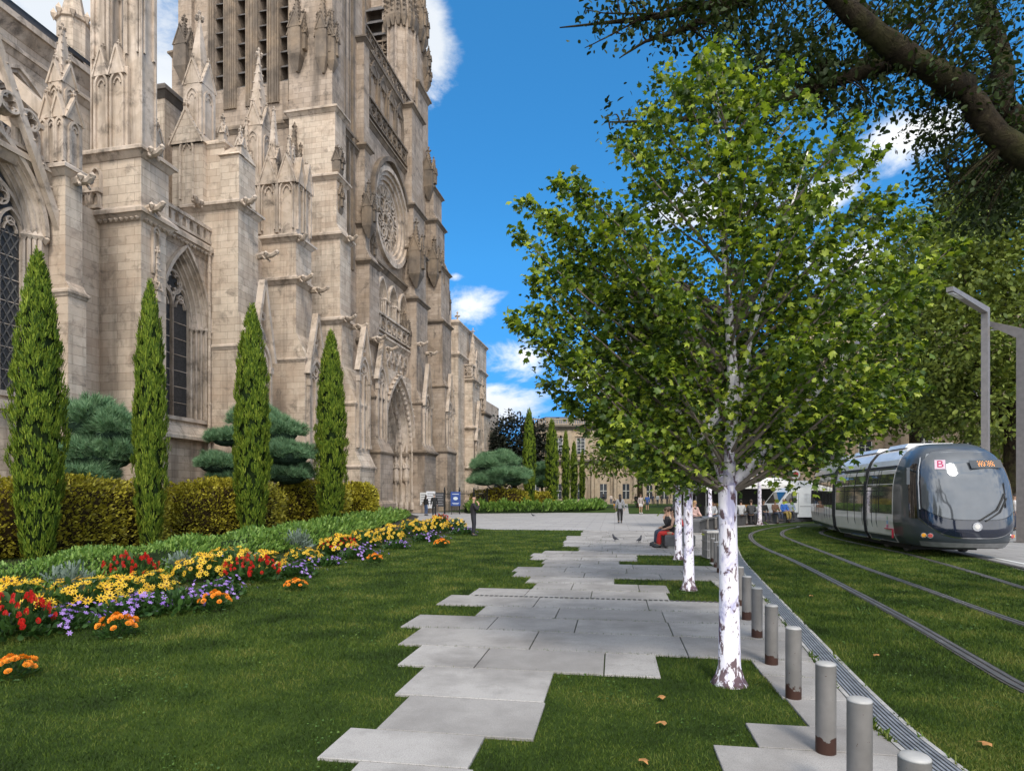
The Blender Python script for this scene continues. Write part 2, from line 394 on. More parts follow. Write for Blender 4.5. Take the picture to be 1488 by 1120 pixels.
def gargoyle(p, d, L=1.5, s=1.0):
    mb = MB(); d = Vector(d).normalized(); p = Vector(p); up = Vector((0,0,1))
    mb.tube([p-d*.3, p+d*.35*L+up*.03, p+d*.7*L-up*.02, p+d*.88*L+up*.08, p+d*L+up*.05], [.17*s,.2*s,.13*s,.12*s,.05*s], 7)
    mb.octa(tuple(p+d*L*.93+up*.12), .15*s); side = d.cross(up)
    for q in (-1, 1):
        mb.octa(tuple(p+d*L*.5+side*q*.19*s+up*.05), .15*s); mb.tube([p+d*L*.3+side*q*.15-up*.05, p+d*L*.48+side*q*.2-up*.25], .05*s, 5)
    cb(mb, 'gargoyle', M['trim_d'] if s < 1 else M['trim'])
def balus(fr, a0, a1, z0, h, n, mat='trim', style='arch', d=(0,.22)):
    mb = MB(); fbox(mb, fr, a0, a1, z0+h-.17, z0+h, d[0]-.06, d[1]+.06); fbox(mb, fr, a0, a1, z0, z0+.14, d[0]-.03, d[1]+.03)
    st = (a1-a0)/n
    for k in range(n):
        c = a0+st*(k+.5)
        if style == 'arch': fbar(mb, fr, arch(c, st*.36, z0+h*.55, st*.5, 5, z0+.1), .09, d[0]+.02, d[1]-.02)
        else:
            foil(mb, fr, c, z0+h*.5, min(st, h)*.40, 4, .07, d[0]+.03, d[1]-.03)
        fbox(mb, fr, a0+st*k-.045, a0+st*k+.045, z0+.14, z0+h-.17, d[0]+.01, d[1]-.01)
    return cb(mb, 'balustrade', M[mat])
def window(fr, c, wm, zb, zs, h, mat='trim', depth=.75, lights=2, oculus=True, gl=.68, big=None):
    """arched window in a reveal: moulded orders, dark glass, stone tracery"""
    mb = MB(); wi = wm*gl; hi = h*(.62+.38*gl) * .9
    steps = 4
    for k in range(steps):
        t0, t1 = k/steps, (k+1)/steps
        wA, wB = wm+(wi-wm)*t0, wm+(wi-wm)*t1; hA, hB = h+(hi-h)*t0, h+(hi-h)*t1
        dd = .12 - depth*t0; de = .12 - depth*t1
        fstrip(mb, fr, arch(c, wA, zs, hA, 11, zb), arch(c, wB+.03, zs, hB+.03, 11, zb), dd-.3, dd)
        fsplay(mb, fr, arch(c, wB+.03, zs, hB+.03, 11, zb), dd-.05, arch(c, wB, zs, hB, 11, zb), de)
        x = (wA+wB)/2
        for s in (-1,1):
            p0 = fr(c+s*wB, zb, dd-.03); p1 = fr(c+s*wB, zs, dd-.03); mb.tube([p0, p1], .07, 6)
            q = fr(c+s*wB, zs-.05, dd-.0); mb.octa(q, .16, .2)
    fbar(mb, fr, arch(c, wm+.06, zs, h+.08, 11), .16, 0, .26)
    for s in (-1, 1):
        q = fr(c+s*(wm+.06), zs-.1, .15); mb.octa(q, .2)
    fpoly(mb, fr, [(c-wm-.1, zb-.02),(c+wm+.1, zb-.02),(c+wm+.1, zb-.2),(c-wm-.1, zb-.2)], -.6, .14)
    w = cb(mb, 'window', M[mat])
    g = MB(); g.cur = 0; dg = .12-depth-.06
    pts = arch(c, wi+.02, zs, hi, 11, zb); fpoly(g, fr, pts, dg-.05, dg)
    cb(g, 'glass', M['leadglass'], w)
    t = MB(); d0, d1 = dg+.003, dg+.17; lw = 2*wi/lights
    zr = zs + hi*.12
    if oculus:
        sub = lights//2 if lights >= 4 else 1
        R0 = wi*.50; zc = zs+hi-R0*1.55 if lights < 4 else zs+hi-R0*1.5
        foil(t, fr, c, zc, R0, 8 if lights > 2 else 6, .10, d0, d1)
        zl = zc-R0*1.05-lw*.45
    else: zl = zs
    for k in range(lights):
        cc = c-wi+lw*(k+.5)
        fbar(t, fr, arch(cc, lw*.5, zl, lw*.85, 7, zb), .09, d0, d1)
        fbar(t, fr, arch(cc, lw*.27, zl-.05, lw*.42, 5), .05, d0, d1-.03)
        if oculus: foil(t, fr, cc, zl+lw*.36, lw*.16, 3, .04, d0, d1-.04)
    if lights >= 4:
        for s in (-1,1):
            cc = c+s*wi*.5; fbar(t, fr, arch(cc, wi*.5, zl+.1, wi*.85, 8), .11, d0, d1); foil(t, fr, cc, zl+wi*.62, wi*.2, 4, .06, d0, d1)
    for k in range(int((zl-zb)/.8)): fbox(t, fr, c-wi, c+wi, zb+.8*(k+1)-.015, zb+.8*(k+1)+.015, d0-.01, d0+.03)
    cb(t, 'tracery', M[mat], w)
    return w
def wall_arch(mb, fr, a0, a1, z0, z1, c, w, zb, zs, h, thick):
    fbox(mb, fr, a0, c-w, z0, z1, -thick, 0); fbox(mb, fr, c+w, a1, z0, z1, -thick, 0)
    fbox(mb, fr, c-w, c+w, z0, zb, -thick, 0)
    pts = arch(c, w, zs, h, 11); top = [(a, z1) for a, z in pts]
    fstrip(mb, fr, pts, top, -thick, 0)
def blk(mb, v0, v1, u0, u1, z0, z1): mb.box(v0, v1, u0, u1, z0, z1)
def statue(mb, x, y, z, hgt, face=(1,-1)):
    s = hgt/1.8; a = math.atan2(face[1], face[0])
    mb.lathe([(.27*s,0),(.3*s,.15*s),(.24*s,.7*s),(.2*s,1.0*s),(.25*s,1.25*s),(.24*s,1.38*s),(.1*s,1.47*s),(.085*s,1.5*s)], (x,y,z), 9)
    mb.ball((x,y,z+1.64*s), .135*s, 8, 6, (1,1,1.25)); mb.lathe([(.15*s,0),(.17*s,.04*s),(.06*s,.2*s)], (x,y,z+1.74*s), 7)
    for q in (-1,1):
        px, py = x-math.sin(a)*.25*s*q, y+math.cos(a)*.25*s*q
        mb.tube([(px,py,z+1.32*s),(px+math.cos(a)*.1*s,py+math.sin(a)*.1*s,z+1.0*s),(x+math.cos(a)*.24*s,y+math.sin(a)*.24*s,z+1.05*s)], [.09*s,.08*s,.06*s], 6)
    mb.lathe([(.1*s,-.35*s),(.3*s,-.08*s),(.32*s,0)], (x,y,z), 8)
def buttress(u0, stages, name='buttress', back=-23.2, dark=False, wz=None):
    """stages from the ground up: (z1, v_outer, width, slope?)"""
    mb = MB(); lms = []; z0 = 0
    mb.box(back, stages[0][1]+.22, u0-.2, u0+stages[0][2]+.2, 0, 1.0)
    mb.frustum((back, stages[0][1]+.22, u0-.2, u0+stages[0][2]+.2, 1.0), (back, stages[0][1], u0, u0+stages[0][2], 1.25))
    for k, (z1, v, w, led) in enumerate(stages):
        mb.box(back, v, u0, u0+w, z0, z1)
        if k+1 < len(stages):
            v2, w2 = stages[k+1][1], stages[k+1][2]
            if v2 < v-.05:          # weathering slope
                hs = (v-v2)*2.6
                mb.loft([[(v2, u0+.02, z1-.01),(v+.08, u0+.02, z1-.01),(v+.08, u0+w-.02, z1-.01),(v2, u0+w-.02, z1-.01)],
                         [(v2-.02, u0+.02, z1+hs),(v2, u0+.02, z1+hs),(v2, u0+w-.02, z1+hs),(v2-.02, u0+w-.02, z1+hs)]])
                lm = MB(); ledge(lm, back, v, u0, u0+w, z1-.02, .1, .22); lms.append(lm)
        if led: lm = MB(); ledge(lm, back, v, u0, u0+w, z1, .26, .38); lms.append(lm)
        z0 = z1
    b = cb(mb, name, M['stone_d' if dark else 'stone'])
    for lm in lms: cb(lm, 'string_course', M['trim_d' if dark else 'trim'], b)
    return b

# ---- near nave bay with the big window (left edge of the picture)
vA = -21.25; cA = 16.35
fA = Fr('v', vA); zA = 13.6
mb = MB(); wall_arch(mb, fA, 9.0, 18.9, 0, zA, cA, 2.15, 5.2, 11.0, 3.1, 1.2); fpoly(mb, fA, [(9,4.9),(18.9,4.9),(18.9,4.6),(9,4.6)], 0, .2)
cb(mb, 'wall', M['stone'])
wA_ = window(fA, cA, 2.15, 5.25, 11.0, 3.1, lights=4, depth=.5, gl=.82)
mb = MB()
for k in range(-22, 23):
    for sg in (-1, 1):
        c0 = cA+k*.28; seg = []
        for i in range(15):
            z = 5.3+i*.42; a = c0+sg*(z-8.2)*.55
            if abs(a-cA) < 1.72: seg.append((a, z))
        if len(seg) > 1: fbar(mb, fA, seg, .035, -.435, -.40)
cb(mb, 'lead_lattice', plain('lead lattice', (.10,.095,.09), .7), wA_)
mb = MB(); gablet(mb, fA, cA, 2.75, 10.9, 6.3, .28, .5, 9, fill=False); 
for k in range(5): foil(mb, fA, cA+(-1.5+.75*k)*.9, 14.7+.2*(k%2), .32, 4, .08, .05, .5)
cb(mb, 'gable', M['trim'])
balus(Fr('v', vA-.1), 9.2, 18.5, zA+.15, 1.25, 11)
mb = MB(); ledge(mb, -23, vA, 9, 18.8, zA, .3, .5); cb(mb, 'cornice', M['trim'])
# pier beside it
uB = 18.8; vB = V(95, uB)
b = buttress(uB, [(ZZ(420,uB,vB), vB+.12, .75, False), (ZZ(240,uB,vB), vB, .7, True)], back=-23)
mb = MB(); zB = ZZ(238, uB, vB)
blk(mb, vB-1.1, vB-.05, uB+.02, uB+.75, zB, zB+1.9)
for i in range(3): panel(mb, Fr('u', uB+.02), vB-.95+.37*i, .15, zB+.1, zB+1.7)
panel(mb, Fr('v', vB-.05), uB+.38, .2, zB+.1, zB+1.7)
for i in range(2): gablet(mb, Fr('u', uB+.02), vB-.82+.5*i, .27, zB+1.75, .8, -.1, .1, 2)
gablet(mb, Fr('v', vB-.05), uB+.38, .34, zB+1.75, .8, -.1, .1, 2)
pinnacle(mb, vB-.62, uB+.45, zB+1.7, .62, 1.5, 2.1)
cb(mb, 'pinnacle', M['trim']); gargoyle((vB+.1, uB+.4, zB-.45), (1,-.1,-.05), .8)
# upper nave wall behind, with a great raking-free cornice, clerestory arches and flyers
mb = MB(); vN = -29.0; fN = Fr('v', vN); zN = ZZ(18, U(2, vN), vN)
wall_arch(mb, fN, 12, 31.5, 12, zN, 24.0, 2.6, 13, zN-6.2, 4.0, 1.0); cb(mb, 'wall', M['stone'])
window(fN, 24.0, 2.6, 13.05, zN-6.2, 4.0, lights=4, depth=.8)
mb = MB(); ledge(mb, -33, vN, 12, 31.4, zN+.2, .55, .9); ledge(mb, -33, vN, 12, 31.4, zN-1.2, .25, .5); cb(mb, 'cornice', M['trim'])
mb = MB(); mb.loft([[(vN+.5,12,zN+.5),(vN+.5,31.4,zN+.5)],[(-36,12,zN+6),(-36,31.4,zN+6)]], closed=False, cap=False); cb(mb, 'roof', M['ledge'])
for dz in (0, 1.1):
    mb = MB()
    for q in range(2):
        u0 = 19.0+q*.0
    fr = Fr('u', 19.9)
    fpoly(mb, fr, [(vN+.1, 20.6+dz), (-21.5, 14.1+dz), (-21.5, 14.7+dz), (vN+.1, 21.2+dz)], -.45, .0)
    cb(mb, 'flying_buttress', M['trim'])
mb = MB(); fr = Fr('u', 19.95)
fpoly(mb, fr, [(vN+.1, 17.0), (-26.0, 17.3), (-23.5, 15.6), (-21.6, 12.8), (-21.5, 14.2), (vN+.1, 20.7)], -.35, -.1); cb(mb, 'flying_buttress', M['stone'])
# turret at the end of the nave wall
uT = 31.5; vT = V(107, uT); mb = MB()
zt1, zt2, zt3 = ZZ(100, uT, vT), ZZ(38, uT, vT), ZZ(-2, uT, vT)+.8
mb.lathe([(.95,8),(.95,zt1-.3),(1.02,zt1-.2),(.85,zt1),(.85,zt2),(.98,zt2+.05),(.98,zt2+.25)], (vT,uT,0), 8)
mb.lathe([(.7,zt2+.2),(.06,zt3+1.2)], (vT,uT,0), 8); finial(mb, vT, uT, zt3+1.1, .7)
for k in range(8):
    a = 2*PI*k/8; mb.octa((vT+math.cos(a)*.98, uT+math.sin(a)*.98, zt2+.3), .22, .4)
cb(mb, 'turret', M['stone'])

# ---- great pier with twin pinnacles
uD = 22.3; vD = V(205, uD); zD0, zD1 = ZZ(303, uD, vD), ZZ(217, uD, vD); vDl = V(118, uD); vDm = V(143, uD)
mb = MB(); blk(mb, vDm, vD, uD, uD+1.4, 0, zD0); mb.box(vDm-.02, vD+.2, uD-.2, uD+1.6, 0, 1.1); blk(mb, vDl, vD, uD, uD+1.55, zD0, zD1)
bD = cb(mb, 'buttress', M['stone'])
mb = MB(); ledge(mb, vDl, vD, uD, uD+1.55, zD1+.1, .28, .42); cb(mb, 'string_course', M['trim'], bD)
mb = MB(); ledge(mb, vDl, vD, uD, uD+1.5, zD0, .3, .5)
for k in range(11): mb.octa((vDl+.3+k*(vD-vDl)/11.5, uD-.12, zD0-.42), .12, .1)
for k in range(6): mb.octa((vD+.12, uD+.15+k*.25, zD0-.42), .12, .1)
cb(mb, 'string_course', M['trim'], bD)
mb = MB(); fr = Fr('u', uD); cn = V(141, uD); fbar(mb, fr, arch(cn, .26, zD0+1.55, .35, 6, zD0+.8), .1, -.02, .12); cb(mb, 'niche', M['trim'], bD)
balus(Fr('u', uD), vDl-.1, V(150, uD), zD0+.12, .85, 2, d=(.02,.2))
gargoyle((vD+.05, uD+.3, zD1-.1), (1,-.25,0), 1.0); gargoyle((vD+.05, uD+.3, zD0+.05), (1,-.2,0), 1.0); gargoyle((vDl+.25, uD+.1, zD0-.2), (-.2,-1,0), .8)
mb = MB(); zp = zD1+.05
uP = uD+.25
for pl, pr in ((133, 158), (181, 206)):
    a0, a1 = V(pl, uP), V(pr, uP); zt = zp+8.6; cm_ = (a0+a1)/2; hw = (a1-a0)/2
    blk(mb, a0, a1, uP, uP+.7, zp, zt)
    for fr, c in ((Fr('u', uP), cm_), (Fr('v', a1), uP+.35)):
        panel(mb, fr, c, hw*.62, zp+4.2, zt-1.1, dep=.1); fbox(mb, fr, c-hw*.98, c-hw*.82, zp, zt, 0, .07); fbox(mb, fr, c+hw*.82, c+hw*.98, zp, zt, 0, .07)
        gablet(mb, fr, c, hw*1.0, zt-1.0, 1.7, -.2, .16, 5)
    mb.loft([[(a0,uP,zt),(a1,uP,zt),(a1,uP+.7,zt),(a0,uP+.7,zt)],[(cm_-.05,uP+.3,zt+5),(cm_+.05,uP+.3,zt+5),(cm_+.05,uP+.4,zt+5),(cm_-.05,uP+.4,zt+5)]])
a0, a1 = V(136, uD+.1), V(186, uD+.1); blk(mb, a0, a1, uD+.08, uD+.5, zp, zp+3.6)
fr = Fr('u', uD+.08)
for i in range(2):
    c = a0+(a1-a0)*(.27+.46*i); panel(mb, fr, c, .3, zp+.1, zp+3.4, dep=.1); gablet(mb, fr, c, .36, zp+3.3, 1.15, -.2, .16, 4)
cb(mb, 'pinnacle', M['trim'])
mb = MB(); pinnacle(mb, V(223, 24.5), 24.5, zD1-1.0, .55, 2.6, 1.6); cb(mb, 'pinnacle', M['trim'])
# recess with drainpipe and slit
mb = MB(); vC = -22.6; blk(mb, -23.6, vC, 19.3, uD+.05, 0, zD0); cb(mb, 'wall', M['stone'])
mb = MB(); fr = Fr('v', vC); us = U(122, vC); fbox(mb, fr, us-.05, us+.05, ZZ(563,us,vC), ZZ(535,us,vC), -.02, .006); cb(mb, 'slit_window', M['leadglass'])
def drainpipe(px, u, z1):
    mb = MB(); v = V(px, u); mb.tube([(v,u,0),(v,u,z1)], .075, 8)
    for k in range(int(z1/1.7)): mb.lathe([(.1,0),(.1,.14)], (v,u,1.2+1.7*k), 8)
    mb.lathe([(.09,0),(.2,.25),(.2,.4)], (v,u,z1), 8); cb(mb, 'drainpipe', M['stone'], smooth=False)
drainpipe(130, uD-.28, ZZ(322, uD-.28, -22.5))

# ---- bay with the pointed window
vE = -22.0; fE = Fr('v', vE); uE0, uE1 = uD+1.3, 28.6; zE = ZZ(352, 26.6, vE); cE = (U(230, vE)+U(299, vE))/2; wE = (U(299, vE)-U(230, vE))/2
zEs = ZZ(480, U(298, vE), vE); zEb = ZZ(606, cE, vE); hE = ZZ(360, cE, vE)-zEs
mb = MB(); wall_arch(mb, fE, uE0, uE1, 0, zE, cE, wE, zEb, zEs, hE, 1.2)
fpoly(mb, Fr('u', 23), [(vE-.02, zEb-.3), (vE+.42, zEb-.95), (vE+.42, zEb-1.1), (vE-.02, zEb-1.1)], -(uE1-23), 0); cb(mb, 'wall', M['stone'])
window(fE, cE, wE, zEb, zEs, hE, lights=2, depth=.8, gl=.72)
mb = MB(); ledge(mb, -23.5, vE, uE0, uE1, zE+.35, .4, .7)
for k in range(18): mb.octa((vE+.28, uE0+.15+k*.27, zE-.12), .13, .1)
cb(mb, 'cornice', M['trim'])
balus(Fr('v', vE), uE0+.1, uE1, zE+.5, ZZ(289, U(229,vE), vE)-zE-.5, 10)
drainpipe(304, 28.1, ZZ(372, 28.1, -22))
mb = MB(); panel(mb, Fr('v', vD+.0), uD+.75, .16, ZZ(390,uD,vD), ZZ(320,uD,vD), dep=.12); pinnacle(mb, vD+.12, uD+.75, ZZ(430,uD,vD), .22, .5, 1.6, 5, False); cb(mb, 'niche', M['trim'])

# ---- flank buttress with gabled block
uF = 28.3; vF = V(346, uF); vFlo = vF+.65
bF = buttress(uF, [(ZZ(500,uF,vF), vFlo, 1.9, False), (ZZ(292,uF,vF), vF, 1.7, True)])
zF = ZZ(290, uF, vF)
gargoyle((vF+.05, uF+.2, zF-.15), (1,-.3,0), 1.1); gargoyle((vF-2.2, uF-.0, zF-.15), (.4,-1,0), .9); gargoyle((vF+.0, uF+1.7, zF-2.3), (1,-.1,0), 1.3)
def niche_out(u0, w, v, z0, z1):       # gabled blind tracery on the outer face of a buttress
    mb = MB(); fr = Fr('v', v); c = u0+w/2; hw = w*.40; zs = z0+(z1-z0)*.58
    fbar(mb, fr, arch(c, hw, zs, hw*1.7, 8, z0), .16, -.02, .2); fbar(mb, fr, arch(c, hw*.75, zs, hw*1.25, 8, z0), .1, -.02, .12)
    fbar(mb, fr, [(c, z0), (c, zs+.1)], .1, -.02, .14)
    for s in (-1, 1): fbar(mb, fr, arch(c+s*hw*.38, hw*.36, zs-.2, hw*.6, 6), .07, -.02, .12); fbar(mb, fr, [(c+s*(hw+.25), zs+hw*.4), (c, z1)], .17, -.05, .32)
    foil(mb, fr, c, zs+hw*.75, hw*.34, 4, .07, -.02, .12); foil(mb, fr, c, z1-(z1-zs)*.42, hw*.3, 3, .07, -.02, .14)
    for s in (-1, 1): fbox(mb, fr, c+s*hw-.13, c+s*hw+.13, zs-.35, zs, 0, .26); fbox(mb, fr, c+s*hw-.13, c+s*hw+.13, z0, z0+.3, 0, .26)
    cb(mb, 'niche', M['trim'])
niche_out(uF+.1, 1.7, vFlo, ZZ(700,uF,vF), ZZ(400,uF,vF))
# gabled upper block
mb = MB(); vl = V(250, uF); v1 = V(295, uF+.02); z1 = ZZ(200, uF, vF)
blk(mb, vl, v1, uF+.02, uF+1.6, zF, z1); fr = Fr('u', uF+.02); c = (vl+v1)/2; hw = (v1-vl)/2
panel(mb, fr, c, hw*.42, zF+.3, z1+.3, dep=.12); 
mb.loft([[(vl-.12, uF-.12, z1), (v1+.12, uF-.12, z1), (c, uF-.12, z1+1.7)], [(vl-.12, uF+1.6, z1), (v1+.12, uF+1.6, z1), (c, uF+1.6, z1+1.7)]])
gablet(mb, fr, c, hw*1.05, z1, 1.75, 0, .2, 4); finial(mb, vl-.1, uF+.1, z1+.2, .6)
blk(mb, v1, V(320, uF), uF+.3, uF+1.5, zF, ZZ(198, uF, vF)); ledge(mb, v1+.05, V(320, uF), uF+.32, uF+1.5, ZZ(197, uF, vF), .15, .35)
blk(mb, V(318, uF), V(346, uF)-.03, uF+.12, uF+1.5, zF, ZZ(222, uF, vF))
mb.loft([[(V(316,uF),uF,ZZ(222,uF,vF)),(V(347,uF),uF,ZZ(222,uF,vF)),(V(347,uF),uF+1.5,ZZ(222,uF,vF)),(V(316,uF),uF+1.5,ZZ(222,uF,vF))],
         [(V(320,uF),uF+.6,ZZ(203,uF,vF)),(V(343,uF),uF+.6,ZZ(203,uF,vF)),(V(343,uF),uF+.9,ZZ(203,uF,vF)),(V(320,uF),uF+.9,ZZ(203,uF,vF))]])
cb(mb, 'pier', M['stone'])
mb = MB(); pinnacle(mb, V(290, uF+.8), uF+.8, ZZ(172, uF, vF)-.6, 1.1, 3.0, 3.6, 0); cb(mb, 'pinnacle', M['trim'])
mb = MB(); pinnacle(mb, V(324, uF+.3), uF+.3, ZZ(200, uF, vF), .3, .5, .8, 3, False); pinnacle(mb, V(346, uF+.1), uF+.3, ZZ(222, uF, vF), .3, .5, .8, 3, False); cb(mb, 'pinnacle', M['trim'])
# lean-to link and wall between the flank buttresses
mb = MB(); blk(mb, -26, -22.0, uF+1.5, 38, 0, ZZ(350, 33, -22)); blk(mb, -40, -26, 29, 40, 0, 14.5); blk(mb, -27.6, -25, uF+.5, 30.0, 14.5, ZZ(150, 30, -26)); cb(mb, 'wall', M['stone'])
mb = MB(); ledge(mb, -27.6, -25, uF+.5, 30, ZZ(150, 30, -26), .3, .6); mb.box(-27.2, -25.6, uF+.45, uF+.5, 16, ZZ(165,30,-26)); cb(mb, 'roof', M['ledge'])

# ---- buttress with the clustered pinnacles
uG = 33.07; vG = V(430, uG); vGlo = V(443, uG)
bG = buttress(uG, [(ZZ(520,uG,vG), vGlo, 2.1, False), (ZZ(403,uG,vG), vG, 1.8, True), (ZZ(341,uG,vG), vG, 1.75, True)])
gargoyle((vG+.05, uG+.15, ZZ(406,uG,vG)), (1,-.3,0), 1.2); gargoyle((vG+.05, uG+1.6, ZZ(410,uG,vG)), (1,.0,0), 1.2); gargoyle((vG+.0, uG+.2, ZZ(346,uG,vG)), (1,-.4,0), .8)
niche_out(uG+.1, 1.9, vGlo, ZZ(690,uG,vG), ZZ(450,uG,vG))
mb = MB(); zG = ZZ(339, uG, vG); vl = V(352, uG); zc = ZZ(262, uG, vG); wv = vG-vl
blk(mb, vl, vG-.05, uG+.05, uG+1.7, zG, zc)
fr = Fr('u', uG+.05); n = 3
for i in range(n):
    c = vl+wv*(i+.5)/n; panel(mb, fr, c, wv/n*.36, zG+.3, zc+.1, dep=.14); gablet(mb, fr, c, wv/n*.5, zc-.1, 1.6, -.25, .22, 5)
    fbox(mb, fr, vl+wv*i/n-.08, vl+wv*i/n+.08, zG+.1, zc, 0, .2)
for i in range(2):
    panel(mb, Fr('v', vG-.05), uG+.45+.85*i, .28, zG+.3, zc+.1, dep=.14); gablet(mb, Fr('v', vG-.05), uG+.45+.85*i, .4, zc-.1, 1.6, -.25, .22, 5)
for px, sz, hs, hp, du in ((359, .55, 1.6, 2.6, .35), (398, .6, 1.6, 3.0, .35), (420, .5, .7, 2.2, .5), (426, .5, .7, 2.2, 1.4), (376, 1.15, 4.0, 4.4, 1.0)):
    pinnacle(mb, V(px, uG+du), uG+du, zc-.1, sz, hs, hp, 7)
cb(mb, 'pinnacle', M['trim'])

# ---- tower buttresses
uH = 37.9; vH = V(494, uH); vHlo = V(516, uH)
zz = lambda py: ZZ(py, uH, vH)
bH = buttress(uH, [(3.6, vHlo+.35, 2.3, False), (zz(585), vHlo, 2.2, False), (zz(462), vH+.12, 1.6, True), (zz(338), vH, 1.55, True), (zz(252), vH-.25, 1.5, True), (zz(153), vH-.35, 1.5, True)], dark=False)
gargoyle((vH+.1, uH+.1, zz(465)), (1,-.35,0), 1.3); gargoyle((vH+.1, uH+1.4, zz(468)), (1,-.1,0), 1.3); gargoyle((vH+.05, uH+.8, zz(342)), (1,-.2,0), .9)
niche_out(uH+.1, 2.0, vHlo, zz(650), zz(470))
uJ = 42.6; vJ = V(537, uJ); vJlo = V(544, uJ)
zj = lambda py: ZZ(py, uJ, vJ)
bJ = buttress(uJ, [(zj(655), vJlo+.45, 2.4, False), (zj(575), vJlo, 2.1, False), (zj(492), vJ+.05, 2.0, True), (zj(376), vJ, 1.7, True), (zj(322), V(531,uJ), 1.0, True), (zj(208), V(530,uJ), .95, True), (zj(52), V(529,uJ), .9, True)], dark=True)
gargoyle((vJ+.1, uJ+.2, zj(493)), (1,-.35,0), 1.4); gargoyle((vJ+.1, uJ+1.8, zj(500)), (1,0,0), 1.4)
niche_out(uJ+.1, 2.0, vJlo, zj(650), zj(490))
def applied(px, u, v, py0, py1, s=.5, nm='pinnacle'):    # crocketed pinnacle standing on a face
    mb = MB(); z0, z1 = ZZ(py0, u, v), ZZ(py1, u, v); L = z1-z0
    pinnacle(mb, V(px, u) if px else v, u, z0, s, L*.42, L*.5, 7, False)
    mb.frustum(((V(px,u) if px else v)-.08,(V(px,u) if px else v)+.08,u-.08,u+.08,z0-1.1*s), ((V(px,u) if px else v)-s*.5,(V(px,u) if px else v)+s*.5,u-s*.5,u+s*.5,z0))
    fr = Fr('u', u-s*.5)
    c = V(px, u) if px else v
    for q in (-1, 1): pinnacle(mb, c+q*s*.55, u+.02, z0+L*.1, s*.38, L*.25, L*.33, 5, False)
    cb(mb, nm, M['trim_d'])
for a in ((428, uH-.1, vH, 285, 168, .8), (437, uH+.3, vH, 345, 275, .6), (491, uH+.2, vH, 250, 212, .55), (490, uH+.5, vH, 305, 255, .6), (432, 38.4, -20, 75, -20, .9), (470, 38.5, -20, 85, -15, .8), (483, 38.7, -20, 90, 10, .6),
          (268, 38.4, -30, 97, 20, 1.0), (536, uJ-.05, vJ, 330, 262, .75), (537, uJ+1.2, vJ, 375, 330, .7)): applied(*a)

# ---- tower
uW = 39.5; vW0, vW1 = V(264, uW), V(489, uW); zt = lambda py: ZZ(py, uW, -26.0)
mb = MB(); zb = zt(122); top = 46.0
fr = Fr('u', uW); lou = [(312, 326), (344, 358), (375, 389), (406, 420)]
blk(mb, vW0, vW1, uW, 44.0, 0, zb)
edges = [vW0] + [V(p, uW) for pr in lou for p in pr] + [vW1]
for k in range(0, len(edges), 2): fbox(mb, fr, edges[k], edges[k+1], zb, top, -1.2, 0)
blk(mb, vW0, vW1, uW+1.2, 44.0, zb-.05, top)
blk(mb, vW0-.4, V(283, uW), uW-.5, 44.4, 0, zt(62)); blk(mb, vW0, V(283, uW), uW-.35, 44.2, zt(62), top)
blk(mb, V(420, 38.6), vW1+.15, 38.6, 41, zz(155), top)
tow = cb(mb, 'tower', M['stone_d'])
mb = MB()
for k in range(0, len(edges)-1):
    for dx in ((.1, .28, .46) if k % 2 == 0 else (-.1, -.28, -.46)):
        if k in (0, len(edges)-1) : continue
    a = edges[k]
    if 0 < k < len(edges)-1:
        sg = 1 if k % 2 == 0 else -1
        for i, dx in enumerate((0.06, .24, .42)):
            p0, p1 = fr(a+sg*dx, zb-1.5+.0, .08-.0), fr(a+sg*dx, top, .08); mb.tube([p0, p1], .085, 6)
ledge(mb, vW0-.4, V(283, uW), uW-.5, 45, zt(62), .22, .4); ledge(mb, vW0, vW1, uW, 43.9, zt(180), .2, .5); ledge(mb, V(420,38.6), vW1+.15, 38.6, 41, zz(152), .3, .5)
cb(mb, 'shaft_moulding', M['trim_d'], tow)
for pl, pr in lou:
    mb = MB(); a0, a1 = V(pl, uW), V(pr, uW); z = zb
    while z < top-1.0:
        mb.loft([[fr(a0+.01, z+.02, -.12), fr(a1-.01, z+.02, -.12), fr(a1-.01, z+.1, -.12), fr(a0+.01, z+.1, -.12)],
                 [fr(a0+.01, z+.85, -1.1), fr(a1-.01, z+.85, -1.1), fr(a1-.01, z+.95, -1.1), fr(a0+.01, z+.95, -1.1)]]); z += 1.05
    cb(mb, 'louvre', M['louvre'], tow)
# right side of the tower, above the flank
mb = MB(); fr = Fr('v', vW1)
for a in (40.4, 41.0, 41.7, 43.6): fbox(mb, fr, a, a+.22, 18, top, 0, .18)
ledge(mb, vW1-1, vW1, 40, 43.9, zj(215), .25, .5); cb(mb, 'shaft_moulding', M['trim_d'], tow)

